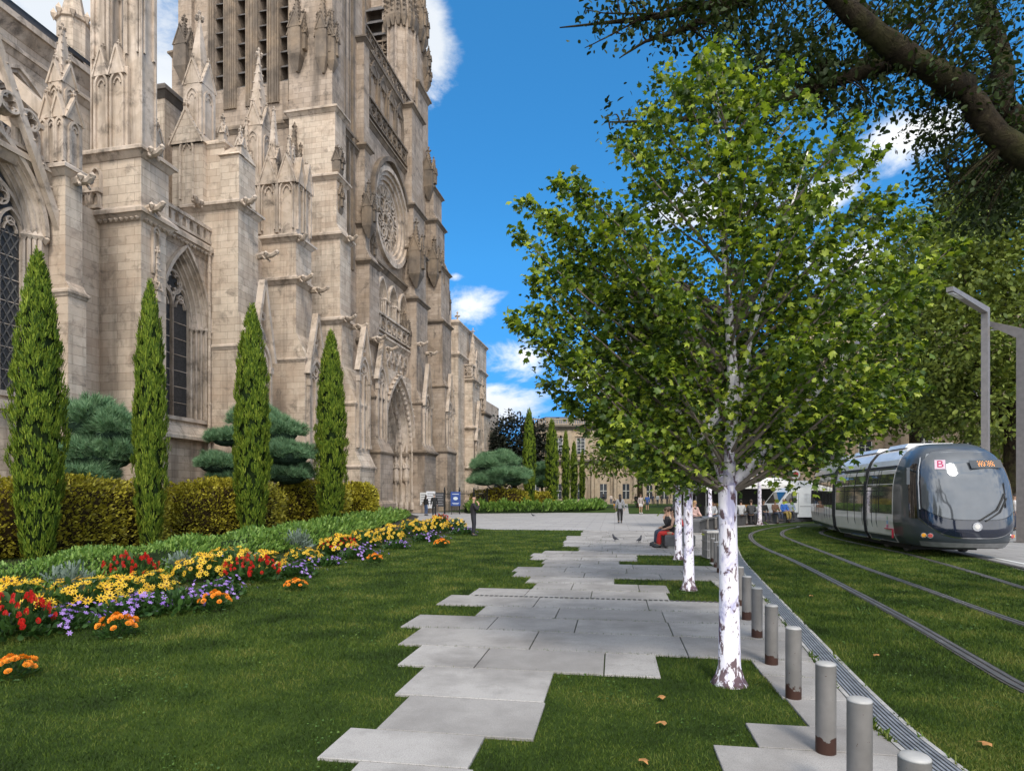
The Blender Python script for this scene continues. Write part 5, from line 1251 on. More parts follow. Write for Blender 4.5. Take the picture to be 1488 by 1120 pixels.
M['bgleaf'] = leafmat('background tree leaf', [(.1, (.03,.055,.008)), (.5, (.115,.155,.025)), (.85, (.24,.28,.05)), (1, (.34,.37,.08))], .25, .5, .35, .45, .3)
M['copper'] = leafmat('dark copper leaf', [(.1, (.010,.013,.010)), (.6, (.022,.026,.018)), (1, (.045,.045,.03))], .1, .6, .4, .4, .15)

def leaf_clumps(name, cents, outdir, per, spread, ls, mat, parent, off, seed, tmpl, droop=.35):
    rng = np.random.default_rng(seed); C = np.repeat(np.asarray(cents), per, axis=0); O = np.repeat(np.asarray(outdir), per, axis=0); n = len(C)
    pos = C + rng.normal(0, 1, (n,3))*np.asarray(spread)
    d = O*.7 + rng.normal(0, .65, (n,3)) + np.array([0,0,-droop])
    return scatter(name, tmpl[0], tmpl[1], pos, rots(d, .55, rng), ls*rng.uniform(.5, 1.42, n), mat, parent, off)

def plane_tree(label, base, scale, sil, ztrunk, seed, ncl, per, ls, Y0, lean=0.0):
    """white-trunked plane: trunk, forked limbs, twigs to every clump, leaf clumps inside the outline of the crown"""
    bx, by = base; rng = np.random.default_rng(seed)
    e = empty('plane_tree', (bx, by, 0), label, 'tree', 'young plane trees with whitewashed trunks'); off = (bx, by, 0)
    poly = np.array(sil)          # (dx, z) in metres about the base
    x0, x1, z0, z1 = poly[:,0].min(), poly[:,0].max(), poly[:,1].min(), poly[:,1].max()
    def inside(x, z):
        r = False; j = len(poly)-1
        for i in range(len(poly)):
            if (poly[i,1] > z) != (poly[j,1] > z) and x < (poly[j,0]-poly[i,0])*(z-poly[i,1])/(poly[j,1]-poly[i,1])+poly[i,0]: r = not r
            j = i
        return r
    # every branch runs from the stem to a tip on or inside the outline; leaves sit along its outer part
    fk = ztrunk; k = scale; tips = []
    for i in range(len(poly)):
        a, b = poly[i], poly[(i+1) % len(poly)]
        tips.append((a[0]*.97, rng.normal(0,.25)*k, a[1]-.02, 1)); 
        if np.hypot(*(b-a)) > .45*k: m_ = (a+b)/2; tips.append((m_[0]*.93, rng.normal(0,.3)*k, m_[1]*.96+.04*(z0+z1)/2, 1))
    while len(tips) < ncl:
        x, z = rng.uniform(x0, x1), rng.uniform(z0, z1)
        if not (inside(x, z) and inside(x*1.22, z) and inside(x, z+.22*k) and z > z0+.30*k): continue
        zs = [q for q in np.linspace(x0, x1, 30) if inside(q, z)]
        if len(zs) < 2: continue
        hw_ = (max(zs)-min(zs))/2; q = (x-(max(zs)+min(zs))/2)/max(hw_,.05); dm = min(hw_, 1.25*k)*math.sqrt(max(.02, 1-q*q))
        y = dm*(1 if rng.random() < .55 else -1)*rng.uniform(.35,1.0); tips.append((x, y, z, 0))
    paths = []; cents = []; outs = []; spr = []
    for (x, y, z, edge) in tips:
        hd_ = math.hypot(x, y); zs0 = min(max(fk*.97, z-.62*hd_-.25*k), z1*.86); ang0 = .12
        st = np.array([bx+x*ang0*.3-.02, by+y*ang0*.3, zs0]); en = np.array([bx+x, by+y, z]); md = st*.5+en*.5+np.array([0,0,-.06*hd_])+rng.normal(0,.05,3)*k
        L = np.linalg.norm(en-st); P = [st*(1-t)**2+md*2*t*(1-t)+en*t*t for t in np.linspace(0,1,7)]; paths.append((P, L))
        dirv = en-md; dirv = dirv/np.linalg.norm(dirv); n_ = int(per*(.35+L*1.0/k))
        t = 1-(rng.random(n_)**1.25)*.72; c = (st[None]*((1-t)**2)[:,None]+md[None]*(2*t*(1-t))[:,None]+en[None]*(t*t)[:,None])
        r = (.04+.125*np.clip((1-t)*2.0,0,1))*k; c = c+rng.normal(0,1,(n_,3))*r[:,None]*np.array([1,1,.8])
        cents.append(c); o = np.repeat(dirv[None], n_, 0)+np.array([0,0,-.1]); outs.append(o)
    cents = np.concatenate(cents); outs = np.concatenate(outs)
    mb = MB()
    mb.tube([(bx,by,-.03),(bx,by,.06*k),(bx,by,.16*k),(bx-.005,by,.5*fk),(bx-.015,by,.82*fk),(bx-.02,by,1.0*fk)], [.185*k,.13*k,.098*k,.083*k,.078*k,.082*k], 14)
    tr = mb.build('trunk', M['whitebark'], e, off, smooth=True)
    # limbs
    limbs = []
    H_ = z1-fk
    targets = [(-.06,.0,.97),(-.30,.2,.62),(.62,-.1,.40),(-.5,.1,.42),(.3,.5,.6),(.25,-.3,.75)]
    for i, (tx, ty, tz) in enumerate(targets):
        px = tx*(x1-x0)/2; py_ = ty*1.6*k; pz = fk+tz*H_*.92
        st = Vector((bx-.02, by, fk*(.93+.02*(i % 4)))) if i < 3 else limbs[(0,2,1)[i % 3]][1].copy()
        pts = [st]; 
        for t in (.2,.45,.7,1.0):
            pts.append(Vector((bx+px*t**(.8 if tz < .7 else 1.3)+rng.normal(0,.03), by+py_*t+rng.normal(0,.03), fk+(pz-fk)*(t**.9))))
        r0 = (.058 if i in (0,2) else .042 if i < 5 else .03)*k
        mb = MB(); mb.tube(pts, [r0, r0*.85, r0*.62, r0*.42, r0*.16], 8); limbs.append(pts); mb.build('limb', M['whitebark'], e, off, smooth=True)
    mb = MB()
    for P, L in paths: mb.tube([tuple(p) for p in P], list(np.linspace(.013*k*min(1.6,L), .003, len(P))), 5, False)
    mb.build('twigs', M['twig'], e, off)
    leaf_clumps('crown', cents, outs, 1, (.0,.0,.0), ls, M['plane'], e, off, seed+1, (LEAF5, LEAF5F))
    return e
SIL = [(1050,30),(1075,60),(1088,115),(1120,120),(1150,92),(1168,150),(1185,205),(1225,235),(1250,190),(1285,215),(1300,255),(1340,255),(1385,300),(1402,350),(1388,400),(1362,440),(1330,500),(1345,540),(1312,562),(1290,588),(1230,590),(1180,566),(1110,545),(1040,552),(985,596),(930,625),(872,618),(845,598),(800,572),(772,545),(805,522),(775,490),(712,458),(745,440),(772,428),(742,398),(775,388),(790,355),(722,330),(733,272),(775,292),(805,312),(785,238),(830,252),(872,212),(925,232),(905,180),(935,110),(962,58),(1000,92),(1030,70)]
bY = G(1060,993)[1]; bX = G(1060,993)[0]
sil = [((XA(px,bY)-bX)*.93-.02, 2.3+(ZA(py,bY)-2.3)*.965-.03) for px, py in SIL]
plane_tree('big nearest plane tree with white mottled trunk on the grass patch by the bollards', (bX, bY), 1.0, sil, 1.78, 7, 112, 190, .053, bY)
def gen_sil(w, z0, z1, seed):
    rng = np.random.default_rng(seed); out = []
    for i in range(26):
        a = 2*PI*i/26; r = 1+.13*((i % 2)*2-1)+rng.normal(0,.04); x = math.sin(a)*w/2*r; z = (z0+z1)/2+math.cos(a)*(z1-z0)/2*r; out.append((x*(1-.25*max(0,math.cos(a))), z))
    return out
for i, (px, py, w, lab) in enumerate([(1001,857,3.4,'second plane tree with white trunk, just left behind the nearest one'), (986,813,3.9,'third plane tree with white trunk beside the bench'), (1032,768,4.3,'white trunked plane tree by the curved ledge, left of the dark stall'), (1104,762,5.0,'white trunked plane tree in front of the market stall and van')]):
    x, y = G(px, py)
    top = [ZA(430,y), ZA(505,y), ZA(550,y), ZA(600,y)][i]; bot = [2.3, 2.6, 3.5, 4.3][i]
    plane_tree(lab, (x, y), [1.0,1.05,1.15,1.25][i], gen_sil(w, bot, top, i+3), [1.75,1.95,2.3,2.6][i], 30+i, [110,100,80,80][i], 80, [.11,.12,.16,.18][i], y)

# overhanging old tree: trunk outside the frame on the right, limbs reach in
ot = empty('old_tree', (10.6, 7.4, 0), 'old dark tree whose heavy limbs overhang the top right corner', 'tree'); off = tuple(ot.location)
def W(px, py, Y): return (XA(px,Y), Y, ZA(py,Y))
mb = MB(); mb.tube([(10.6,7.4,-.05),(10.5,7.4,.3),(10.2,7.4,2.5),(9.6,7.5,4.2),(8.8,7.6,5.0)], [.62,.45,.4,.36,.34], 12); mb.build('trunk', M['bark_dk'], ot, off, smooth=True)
limbs = [([(8.9,7.6,4.95), W(1488,225,7.6), W(1400,130,7.7), W(1320,80,7.8), W(1250,20,8.0), W(1180,-60,8.2)], [.20,.145,.13,.118,.105,.08]),
 ([W(1400,130,7.7), W(1300,70,7.4), W(1215,0,7.2), W(1150,-60,7.0)], [.16,.13,.10,.08]),
 ([(9.4,7.5,4.6), W(1490,190,8.6), W(1455,80,8.8), W(1420,-10,9), W(1400,-70,9)], [.18,.15,.135,.12,.10]),
 ([W(1330,90,7.8), W(1230,112,7.7), W(1120,150,7.6), W(1020,172,7.5), W(885,178,7.4)], [.09,.07,.05,.035,.008]),
 ([W(1180,-60,8.2), W(1100,-10,8.0), W(1010,12,7.8), W(930,28,7.7), W(815,40,7.6)], [.10,.07,.05,.03,.006]),
 ([W(1100,-10,8.0), W(1000,40,7.8), W(940,60,7.7), W(900,85,7.7)], [.05,.035,.02,.006]),
 ([W(1400,130,7.7), W(1330,100,8.3), W(1240,90,8.8), W(1150,110,9)], [.08,.06,.04,.02]),
 ([W(1470,220,8.5), W(1420,250,9), W(1380,260,9.3)], [.08,.06,.03]), ([W(930,28,7.7), W(880,55,7.6), W(850,70,7.6)], [.015,.008,.004]), ([W(960,20,7.7), W(890,20,7.6), W(850,15,7.5)], [.015,.008,.004])]
for pts, r in limbs:
    P = [tuple(p) for p in smooth(pts, 4)]; rr = np.interp(np.linspace(0, len(r)-1, len(P)), range(len(r)), r); mb = MB(); mb.tube([tuple(np.array(p)+RND.uniform(-.018,.018)*np.array([1,1,1])) for p in P], list(rr*np.array([1+.10*math.sin(i*2.1)+.06*math.sin(i*5.3) for i in range(len(P))])), 12); mb.build('limb', M['bark_dk'], ot, off, smooth=True)
rng = np.random.default_rng(77); cents = []
for (px0, px1, py0, py1, n, ya, yb) in ((1120,1488,-60,110,380,7.2,9.4), (1180,1330,90,170,70,7.3,8.6), (1040,1200,60,150,45,7.4,8.4), (1330,1488,110,330,230,7.6,9.6), (1400,1488,230,330,120,8.5,10), (900,1130,-40,35,60,7.5,8.2), (1010,1130,130,190,34,7.4,7.7),(960,1130,-10,70,70,7.4,8.2),(1040,1200,40,150,60,7.4,8.4),(880,960,160,185,8,7.3,7.6),(860,960,10,60,16,7.5,7.8)):
    for _ in range(n):
        px, py, Y = rng.uniform(px0, px1), rng.uniform(py0, py1), rng.uniform(ya, yb); x, z = XA(px,Y), ZA(py,Y)
        if math.sin(x*4.1)*math.sin(z*4.7+1)*math.sin(Y*3.3) > .22: continue
        cents.append((x, Y, z))
outs = sphere_dirs(len(cents), rng)
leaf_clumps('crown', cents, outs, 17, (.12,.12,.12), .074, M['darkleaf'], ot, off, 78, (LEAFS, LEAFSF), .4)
mb = MB()
LP = np.array([tuple(q) for pts, r in limbs for q in smooth(pts, 6)])
for c in cents:
    c = np.array(c); dd = np.linalg.norm(LP-c, axis=1); b = LP[dd.argmin()]
    if dd.min() > 1.9 or rng.random() > .75: continue
    md = (b+c)/2+rng.normal(0,.07,3)+np.array([0,0,.10*dd.min()]); P = [b*(1-t)**2+md*2*t*(1-t)+c*t*t for t in np.linspace(0,1,5)]
    mb.tube([tuple(p) for p in P], [.014,.011,.008,.005,.003], 4, False)
mb.build('twigs', M['bark_dk'], ot, off)

def big_tree(name, label, x, y, lobes, mat, n, ls, seed, cat='tree', group='big trees behind the tram', trunk=.35):
    """background tree: trunk, limbs to each lobe, leaf clusters over and inside irregular lobes"""
    rng = np.random.default_rng(seed); e = empty(name, (x, y, 0), label, cat, group); off = (x, y, 0)
    zb = min(l[2]-l[5] for l in lobes); mb = MB(); mb.tube([(x,y,-.05),(x,y,.4),(x,y,max(1.5,zb+.5)),(x,y,zb+2.5)], [trunk*1.5,trunk*1.1,trunk*.9,trunk*.6], 10)
    for l in lobes: mb.tube([(x,y,max(1.2,zb+.3)), ((x+l[0])/2,(y+l[1])/2,(zb+l[2])/2+.5), (l[0],l[1],l[2])], [trunk*.5,trunk*.3,trunk*.1], 6)
    mb.build('trunk', M['bark_dk'], e, off)
    vol = np.array([l[3]*l[4]*l[5] for l in lobes])**(2/3); cnt = (n*vol/vol.sum()).astype(int); cents = []; outs = []
    for l, c in zip(lobes, cnt):
        d = sphere_dirs(c, rng); lump = 1+.16*np.sin(d[:,0]*5+seed)+.14*np.sin(d[:,2]*6+d[:,1]*4)+.1*np.sin(d[:,1]*9)
        p = d*lump[:,None]*np.array(l[3:6])*(rng.uniform(.45,1.0,(c,1))**.5)+np.array(l[:3])
        ok = np.sin(p[:,0]*1.7+seed)*np.sin(p[:,2]*2.1)*np.sin(p[:,1]*1.9) < .34
        cents.append(p[ok]); outs.append(d[ok])
    leaf_clumps('crown', np.concatenate(cents), np.concatenate(outs), 9, (ls*1.5,ls*1.5,ls*1.1), ls, mat, e, off, seed, (LEAFS, LEAFSF), .2); return e
def lobe(px, py, Y, rpx, rz=None, ry=None): r = rpx*Y/F; return (XA(px,Y), Y, ZA(py,Y), r, ry or r, (rz or rpx)*Y/F)
big_tree('leafy_tree', 'large green tree behind the two lamp posts, filling the right edge', XA(1470,31), 31, [lobe(1450,330,31,75,60), lobe(1400,400,30,70,60), lobe(1480,470,30,80,80), lobe(1400,500,29.5,65,60), lobe(1450,590,30,75,55), lobe(1385,590,31,50,45), lobe(1500,380,31,70,70), lobe(1370,540,31,45,40)], M['bgleaf'], 3000, .25, 5)
big_tree('leafy_tree', 'shaded green tree behind the tram roof, left of the lamp posts', XA(1330,38), 38, [lobe(1330,430,38,60,50), lobe(1360,380,38,60,55), lobe(1300,520,39,55,45), lobe(1345,590,38,45,28), lobe(1270,600,39,45,28)], M['bgleaf'], 1700, .31, 6)
big_tree('leafy_tree', 'dim green tree top in the corner under the overhanging limbs', XA(1500,44), 44, [lobe(1450,270,44,60,40), lobe(1500,230,44,60,50), lobe(1400,320,44,50,40), lobe(1500,620,44,60,60)], M['bgleaf'], 1200, .35, 7)
big_tree('leafy_tree', 'shaded tree behind the market stalls, left of the tram', XA(1190,55), 55, [lobe(1190,590,55,60,32), lobe(1130,598,56,45,28), lobe(1240,580,55,45,32)], M['bgleaf'], 700, .5, 8)
big_tree('leafy_tree', 'shaded green tree right of the palace front behind the white trunks', XA(930,78), 78, [lobe(905,640,78,42,36), lobe(950,620,78,46,40), lobe(1000,640,79,46,32), lobe(880,668,77,26,20), lobe(1040,655,79,36,22)], M['bgleaf'], 800, .5, 9, group='trees around the square')
big_tree('copper_tree', 'round dark copper tree behind the far cypresses near the church end', XA(748,84), 84, [lobe(750,640,84,38,34), lobe(728,660,84,28,28), lobe(775,655,84,28,30), lobe(748,680,84,40,20)], M['copper'], 1300, .42, 10, group='trees around the square')
big_tree('leafy_tree', 'small green tree squeezed behind the last church corner', XA(716,98), 98, [lobe(718,655,98,18,22), lobe(712,680,98,16,22), lobe(722,690,98,14,18)], M['bgleaf'], 420, .45, 12, group='trees around the square')
# ------------------------------------------------------------------ tram (local: x to its left in the picture is negative, y runs back along it)
M['t_blue'] = plain('dark blue grey tram paint', (.055,.066,.08), .38, metal=.1, var=.12, scale=2, coat=.25)
M['t_navy'] = plain('navy gloss panel', (.008,.012,.028), .12, var=.1, coat=1.0)
M['t_grey'] = plain('taupe metallic side', (.70,.665,.635), .40, metal=.05, var=.12, scale=1.5, coat=.6)
M['t_roof'] = plain('pale metallic roof', (.66,.67,.69), .4, metal=.15, var=.1, scale=2, coat=.6)
M['t_black'] = plain('black gloss glass', (.010,.011,.013), .06, var=.2, scale=2, coat=1.0)
M['t_rubber'] = plain('black bellows rubber', (.012,.012,.013), .7)
M['chrome'] = plain('chrome', (.6,.6,.62), .15, metal=1)
M['amber'] = plain('amber lens', (.75,.33,.02), .2, coat=1); M['redlens'] = plain('red lens', (.45,.07,.06), .2, coat=1)
def shield():
    m, nt, out = newmat('windscreen'); v = objco(nt)
    g = nd(nt, 'BsdfGlossy', _Roughness=.04); g.inputs[0].default_value = (.75,.8,.85,1)
    t = nd(nt, 'BsdfTransparent'); t.inputs[0].default_value = (.42,.46,.5,1)
    f = nd(nt, 'Fresnel', _IOR=1.9); mx = nd(nt, 'MixShader')
    ff = mathn(nt, 'ADD', f.outputs[0], .16); ln(nt, ff, mx.inputs[0]); ln(nt, t.outputs[0], mx.inputs[1]); ln(nt, g.outputs[0], mx.inputs[2]); ln(nt, mx.outputs[0], out.inputs[0]); return m
M['shield'] = shield()
M['t_side'] = plain('tinted side glass', (.13,.125,.12), .07, metal=.55, var=.25, scale=1.2, coat=1.0)
def emit(name, c, s):
    m, nt, out = newmat(name); e = nd(nt, 'Emission'); e.inputs[0].default_value = (*c, 1); e.inputs[1].default_value = s; ln(nt, e.outputs[0], out.inputs[0]); return m
TX, TY = 12.05, 16.05; TR = -math.radians(10.2)
tram = empty('tram', (TX, TY, 0), 'grey articulated tram with dark blue rounded nose standing on the grass tracks', 'tram', rz=TR)
HWZ = [(.28,1.04),(.5,1.17),(.9,1.22),(1.5,1.22),(2.0,1.2),(2.4,1.13),(2.75,1.0),(3.0,.80),(3.12,.55)]
def hw(z): return float(np.interp(z, [a for a,b in HWZ], [b for a,b in HWZ]))
def yf(z): return float(np.interp(z, [.28,.5,.75,1.05,1.4,1.8,2.2,2.6,2.85,3.0,3.12], [.20,.06,0,.02,.07,.16,.30,.50,.72,.95,1.30]))
YB = 2.0
def nose(s, z, off=0.0):          # s from -1 to 1 across the nose
    n = 2.9; a = abs(s)
    w = hw(z)+off; x = w*math.sin(s*PI/2)**1 if False else w*math.copysign(min(1, a*1.0)**.8, s)
    q = min(1.0, abs(x)/w); y = yf(z) - off + (YB-yf(z)) * (1-(1-q**n)**(1/n)) * .62
    return Vector((x, y, z))
def sgrid(n): return [math.copysign(1-(1-abs(t))**2.4, t) for t in np.linspace(-1, 1, n)]
zs_ = list(np.linspace(.28, 3.12, 34)); SS = sgrid(49)
mb = MB(); mb.loft([[nose(s, z) for s in SS]+[Vector((hw(z), YB, z)), Vector((-hw(z), YB, z))] for z in zs_], cap=True)
mb.build('cab_shell', M['t_blue'], tram, smooth=True)
def patch(name, s0, s1, zlo, zhi, off, mat, ns=24, nz=12, parent=tram, thick=.012):
    """a panel lying on the nose: s range, lower and upper edge as functions of s"""
    mb = MB(); P = []
    for j in range(nz+1):
        row = []
        for i in range(ns+1):
            s = s0+(s1-s0)*i/ns; a, b = zlo(s), zhi(s); row.append(nose(s, a+(b-a)*j/nz, off))
        P.append(row)
    n = ns+1
    mb.add([tuple(p) for r in P for p in r], [(j*n+i, j*n+i+1, (j+1)*n+i+1, (j+1)*n+i) for j in range(nz) for i in range(ns)])
    return mb.build(name, mat, parent, smooth=True)
wlo = lambda s: 1.04+.30*abs(s/.86)**3.0
whi = lambda s: 2.93-.10*abs(s/.86)**2-.22*max(0, abs(s)-.70)/.16
patch('windscreen_backing', -.88, .88, lambda s: wlo(s)-.02, lambda s: whi(s)+.02, .006, M['t_navy'], 30, 14)
# sloped interior seen through the glass is suggested by a grey blind and dashboard; the glass lies over it
patch('sun_blind', -.80, .60, lambda s: 2.30, lambda s: 2.86-.08*abs(s)**2, .012, plain('grey cab blind', (.22,.235,.25), .6), 20, 6)
patch('windscreen', -.86, .86, wlo, whi, .022, plain('reflecting windscreen glass', (.11,.12,.135), .06, metal=.36, spec=1.0, coat=0.0, var=.05) , 34, 18)
patch('nose_panel', -.9, .9, lambda s: .58+.50*abs(s/.9)**3.2, lambda s: wlo(s)-.03, .014, M['t_navy'], 30, 8)
patch('bumper', -.93, .93, lambda s: .30, lambda s: .42+.02*abs(s), .016, plain('bumper grey', (.20,.20,.205), .4), 30, 3)
patch('trim_line', -.92, .92, lambda s: .545+.51*abs(s/.92)**3.2, lambda s: .565+.51*abs(s/.92)**3.2, .018, M['chrome'], 40, 1)
for sg in (-1, 1):
    patch('cab_side_window', sg*.925, sg*.992, lambda s: 1.05+.0*s, lambda s: 2.55, .012, M['t_black'], 10, 8)
    patch('pillar_strip', sg*.885, sg*.90, lambda s: 1.3, lambda s: 2.72, .016, M['t_roof'], 2, 12)
    for q, mm in ((.80, 'amber'), (.70, 'redlens')):
        p = nose(sg*(q+.06), .60, .0); d = (nose(sg*(q+.06), .60, .1)-p).normalized()
        mb = MB(); mb.tube([p, p+Vector((sg*.02,-.03,0))], [.075,.07], 14); l = mb.build('headlight', M['chrome'], tram)
        mb = MB(); mb.tube([p+Vector((sg*.02,-.03,0)), p+Vector((sg*.028,-.042,0))], [.055,.045], 14); mb.build('lens', M[mm], l)
mb = MB(); p = nose(0, .86, .0); mb.tube([p+Vector((0,.02,0)), p+Vector((0,-.035,0))], [.12,.115], 20); em = mb.build('emblem', M['chrome'], tram)
mb = MB(); mb.tube([p+Vector((.0,-.035,0)), p+Vector((0,-.045,0))], [.07,.06], 16); mb.build('emblem_boss', M['t_grey'], em)
mb = MB(); mb.tube([nose(.02,1.02,.03), nose(.3,1.3,.05), nose(.52,1.72,.045)], .022, 6); mb.tube([nose(.10,1.0,.03), nose(.36,1.24,.05), nose(.55,1.60,.045)], .016, 6); mb.tube([nose(.5,1.35,.04), nose(.55,2.0,.04)], .014, 5); mb.build('wiper', M['t_rubber'], tram)
def text(body, name, size, mat, M4, parent, ext=.003):
    c = bpy.data.curves.new(name, 'FONT'); c.body = body; c.size = size; c.extrude = ext; c.align_x = 'CENTER'; c.align_y = 'CENTER'
    o = bpy.data.objects.new(name, c); COL.objects.link(o); dg = bpy.context.evaluated_depsgraph_get(); me = bpy.data.meshes.new_from_object(o.evaluated_get(dg)); me.name = name
    bpy.data.objects.remove(o); me.materials.clear(); me.materials.append(mat); o = bpy.data.objects.new(name, me); COL.objects.link(o); o.parent = parent; o.matrix_local = M4; return o
def on_nose(s, z, off=.05):
    p = nose(s, z, off); dx = (nose(s+.02, z, off)-nose(s-.02, z, off)).normalized(); dz = (nose(s, z+.03, off)-nose(s, z-.03, off)).normalized(); n = dx.cross(dz)
    return Matrix(((dx.x,dz.x,n.x,p.x),(dx.y,dz.y,n.y,p.y),(dx.z,dz.z,n.z,p.z),(0,0,0,1)))
M['signpink'] = emit('line sign panel', (.80,.62,.72), .9); M['signred'] = emit('line sign letter', (.62,.05,.16), .8); M['dots'] = emit('amber dot matrix', (1.0,.42,.12), 1.6)
Mx = on_nose(-.50, 2.50, .03); mb = MB(); mb.box(-.12,.12,-.14,.14,0,.006); sp = mb.build('line_sign', M['signpink'], tram); sp.matrix_local = Mx
text('B', 'line_letter', .30, M['signred'], Matrix.Translation((0,0,.009)), sp)
mb = MB(); mb.box(-.42,.42,-.12,.12,0,.006); dp = mb.build('destination_display', M['t_black'], tram); dp.matrix_local = on_nose(.30, 2.50, .034)
mb = MB(); pat = ["101010 101010", "010101 010101", "111101 011110", "101011 101011", "101010 010101"]
for j, r in enumerate(pat):
    for i, ch in enumerate(r):
        if ch == '1': mb.box(-.21+i*.033, -.19+i*.033, .07-j*.035, .09-j*.035, .006, .009)
mb.build('display_dots', M['dots'], dp)
# body modules
prof = [(-1.04,.28),(-1.17,.5),(-1.22,.9),(-1.22,1.5),(-1.2,2.0),(-1.13,2.4),(-1.0,2.75),(-.8,3.0),(-.5,3.14),(.5,3.14),(.8,3.0),(1.0,2.75),(1.13,2.4),(1.2,2.0),(1.22,1.5),(1.22,.9),(1.17,.5),(1.04,.28)]
def side_x(z): return hw(z)
def module(y0, y1, base, ang, doors, first=False):
    R = Matrix.Translation(base) @ Matrix.Rotation(ang, 4, 'Z')
    mod = MB(); mod.loft([[R @ Vector((x, y, z)) for x, z in prof] for y in (y0, y1)]); b = mod.build('carriage', M['t_grey'], tram)
    for sg in (-1, 1):
        def strip_(nm, ya, yb, za, zb, off, mat):
            mb = MB(); Z = np.linspace(za, zb, 6); rows = [[R @ Vector((sg*(side_x(z)+off), y, z)) for z in Z] for y in (ya, yb)]
            rows2 = [[R @ Vector((sg*(side_x(z)-.02), y, z)) for z in Z] for y in (ya, yb)]
            mb.loft([rows[0]+rows2[0][::-1], rows[1]+rows2[1][::-1]]); return mb.build(nm, mat, b)
        strip_('window_band', y0+.06, y1-.06, 1.12, 2.48, .006, M['t_side'])
        strip_('roof_edge', y0+.02, y1-.02, 2.56, 2.98, .008, M['t_roof'])
        strip_('cant_rail', y0+.02, y1-.02, 2.49, 2.55, .012, M['t_rubber'])
        strip_('skirt', y0+.1, y1-.1, .30, .46, .006, M['t_blue'])
        n = max(2, int((y1-y0)/.95))
        for k in range(1, n): ym = y0+(y1-y0)*k/n; strip_('window_post', ym-.02, ym+.02, 1.14, 2.46, .010, M['t_rubber'])
        strip_('waist_rail', y0+.06, y1-.06, 1.80, 1.825, .010, M['t_rubber'])
        for (ya, yb) in doors:
            for ye in (ya, (ya+yb)/2, yb): strip_('door_seam', ye-.012, ye+.012, .44, 2.46, .012, M['t_rubber'])
            strip_('door_step', ya, yb, .26, .31, .05, M['chrome'])
    mb = MB(); 
    mb.loft([[R @ Vector((x*.86, y, z)) for x, z in [(-.8,3.10),(-.7,3.22),(.7,3.22),(.8,3.10)]] for y in (y0+.5, y1-.3)]); mb.build('roof_pack', M['t_roof'], b)
    return b
module(YB-.02, 4.05, (0,0,0), 0, [(3.2,3.95)])
module(4.25, 7.25, (0,0,0), math.radians(-.6), [(4.5,5.9)])
module(.15, 7.0, (.10,7.3,0), math.radians(-9), [(1.2,2.6),(4.4,5.6)])
module(.15, 5.0, (1.4,14.3,0), math.radians(-24), [(1.2,2.6)])
for (c, a) in (((0,4.15,0),0), ((.05,7.35,0),math.radians(-4)), ((1.28,14.35,0),math.radians(-16))):
    R = Matrix.Translation(c) @ Matrix.Rotation(a, 4, 'Z'); mb = MB()
    for y in np.linspace(-.16,.10,4): mb.loft([[R @ Vector((x*k, y+dy, .3+(z-.3)*k)) for x, z in prof] for dy, k in ((0,.965),(.032,1.006),(.065,.965))])
    mb.build('bellows', M['t_rubber'], tram)
mb = MB(); mb.box(-.85,.85,1.7,7.2,.12,.30); mb.build('underframe', M['t_rubber'], tram)
for y in (2.2, 3.6):
    for x in (-.72,.72):
        mb = MB(); mb.tube([(x-.06,y,.31),(x+.06,y,.31)], .29, 18); mb.build('wheel', M['rail'], tram)
mb = MB(); mb.tube([nose(-.97,2.35,.02), nose(-.97,2.42,.22)], .03, 6); p = nose(-.97,2.25,.22); mb.box(p.x-.04,p.x+.04,p.y-.05,p.y+.06,p.z-.28,p.z+.18); mb.build('mirror', M['t_blue'], tram)
# small operator letters and red line on the cab flank
for ch, c, z in (('T',(.10,.45,.20),.98), ('B',(.05,.30,.60),.86), ('M',(.70,.06,.30),.74)):
    text(ch, 'flank_letter', .15, plain('flank letter '+ch, c, .5), Matrix(((0,0,-1,-1.232),(-1,0,0,2.35),(0,1,0,z),(0,0,0,1))), tram, .002)
mb = MB(); mb.box(-1.236,-1.2,2.02,2.55,.66,.685); mb.box(-1.236,-1.19,2.0,2.02,.42,.685); mb.build('red_line', plain('red line', (.5,.03,.06), .5), tram)
# ------------------------------------------------------------------ bollards, bin, bench, ledge, lamps
def bollmat():
    m, nt, out = newmat('bollard steel'); v = objco(nt); sx = nd(nt, 'SeparateXYZ'); ln(nt, v, sx.inputs[0])
    ri = nd(nt, 'ObjectInfo').outputs['Random']
    vv = nd(nt, 'VectorMath', operation='ADD'); ln(nt, v, vv.inputs[0]); cmb = nd(nt, 'CombineXYZ'); ln(nt, mathn(nt, 'MULTIPLY', ri, 37.0), cmb.inputs[0]); ln(nt, cmb.outputs[0], vv.inputs[1])
    n = noise(nt, vv.outputs[0], 16, 5, .6); n2 = noise(nt, vv.outputs[0], 40, 3, .6)
    base = ramp(nt, noise(nt, vv.outputs[0], 5, 4), [(.35, (.150,.140,.132)), (.65, (.205,.192,.182))])
    hgt = mathn(nt, 'ADD', sx.outputs['Z'], mathn(nt, 'MULTIPLY', mathn(nt, 'SUBTRACT', n, .5), .22))
    col = mixc(nt, ramp(nt, hgt, [(.095, (1,)*3), (.105, (0,)*3)]), base, (.045,.018,.011))
    col = mixc(nt, ramp(nt, n2, [(.69, (0,)*3), (.71, (1,)*3)]), col, (.06,.025,.015))
    pbr(nt, out, col, .55, .15, bumpn(nt, n2, .2, .004), .4); return m
M['boll'] = bollmat()
bo = []; near_b = [(1329,1305),(1249,1178),(1200,1097),(1153,1017),(1121,967),(1100,928),(1085,902),(1075,881),(1046,833),(1041,825),(1036,817)]
for px, py in near_b: bo.append(G(px, py))
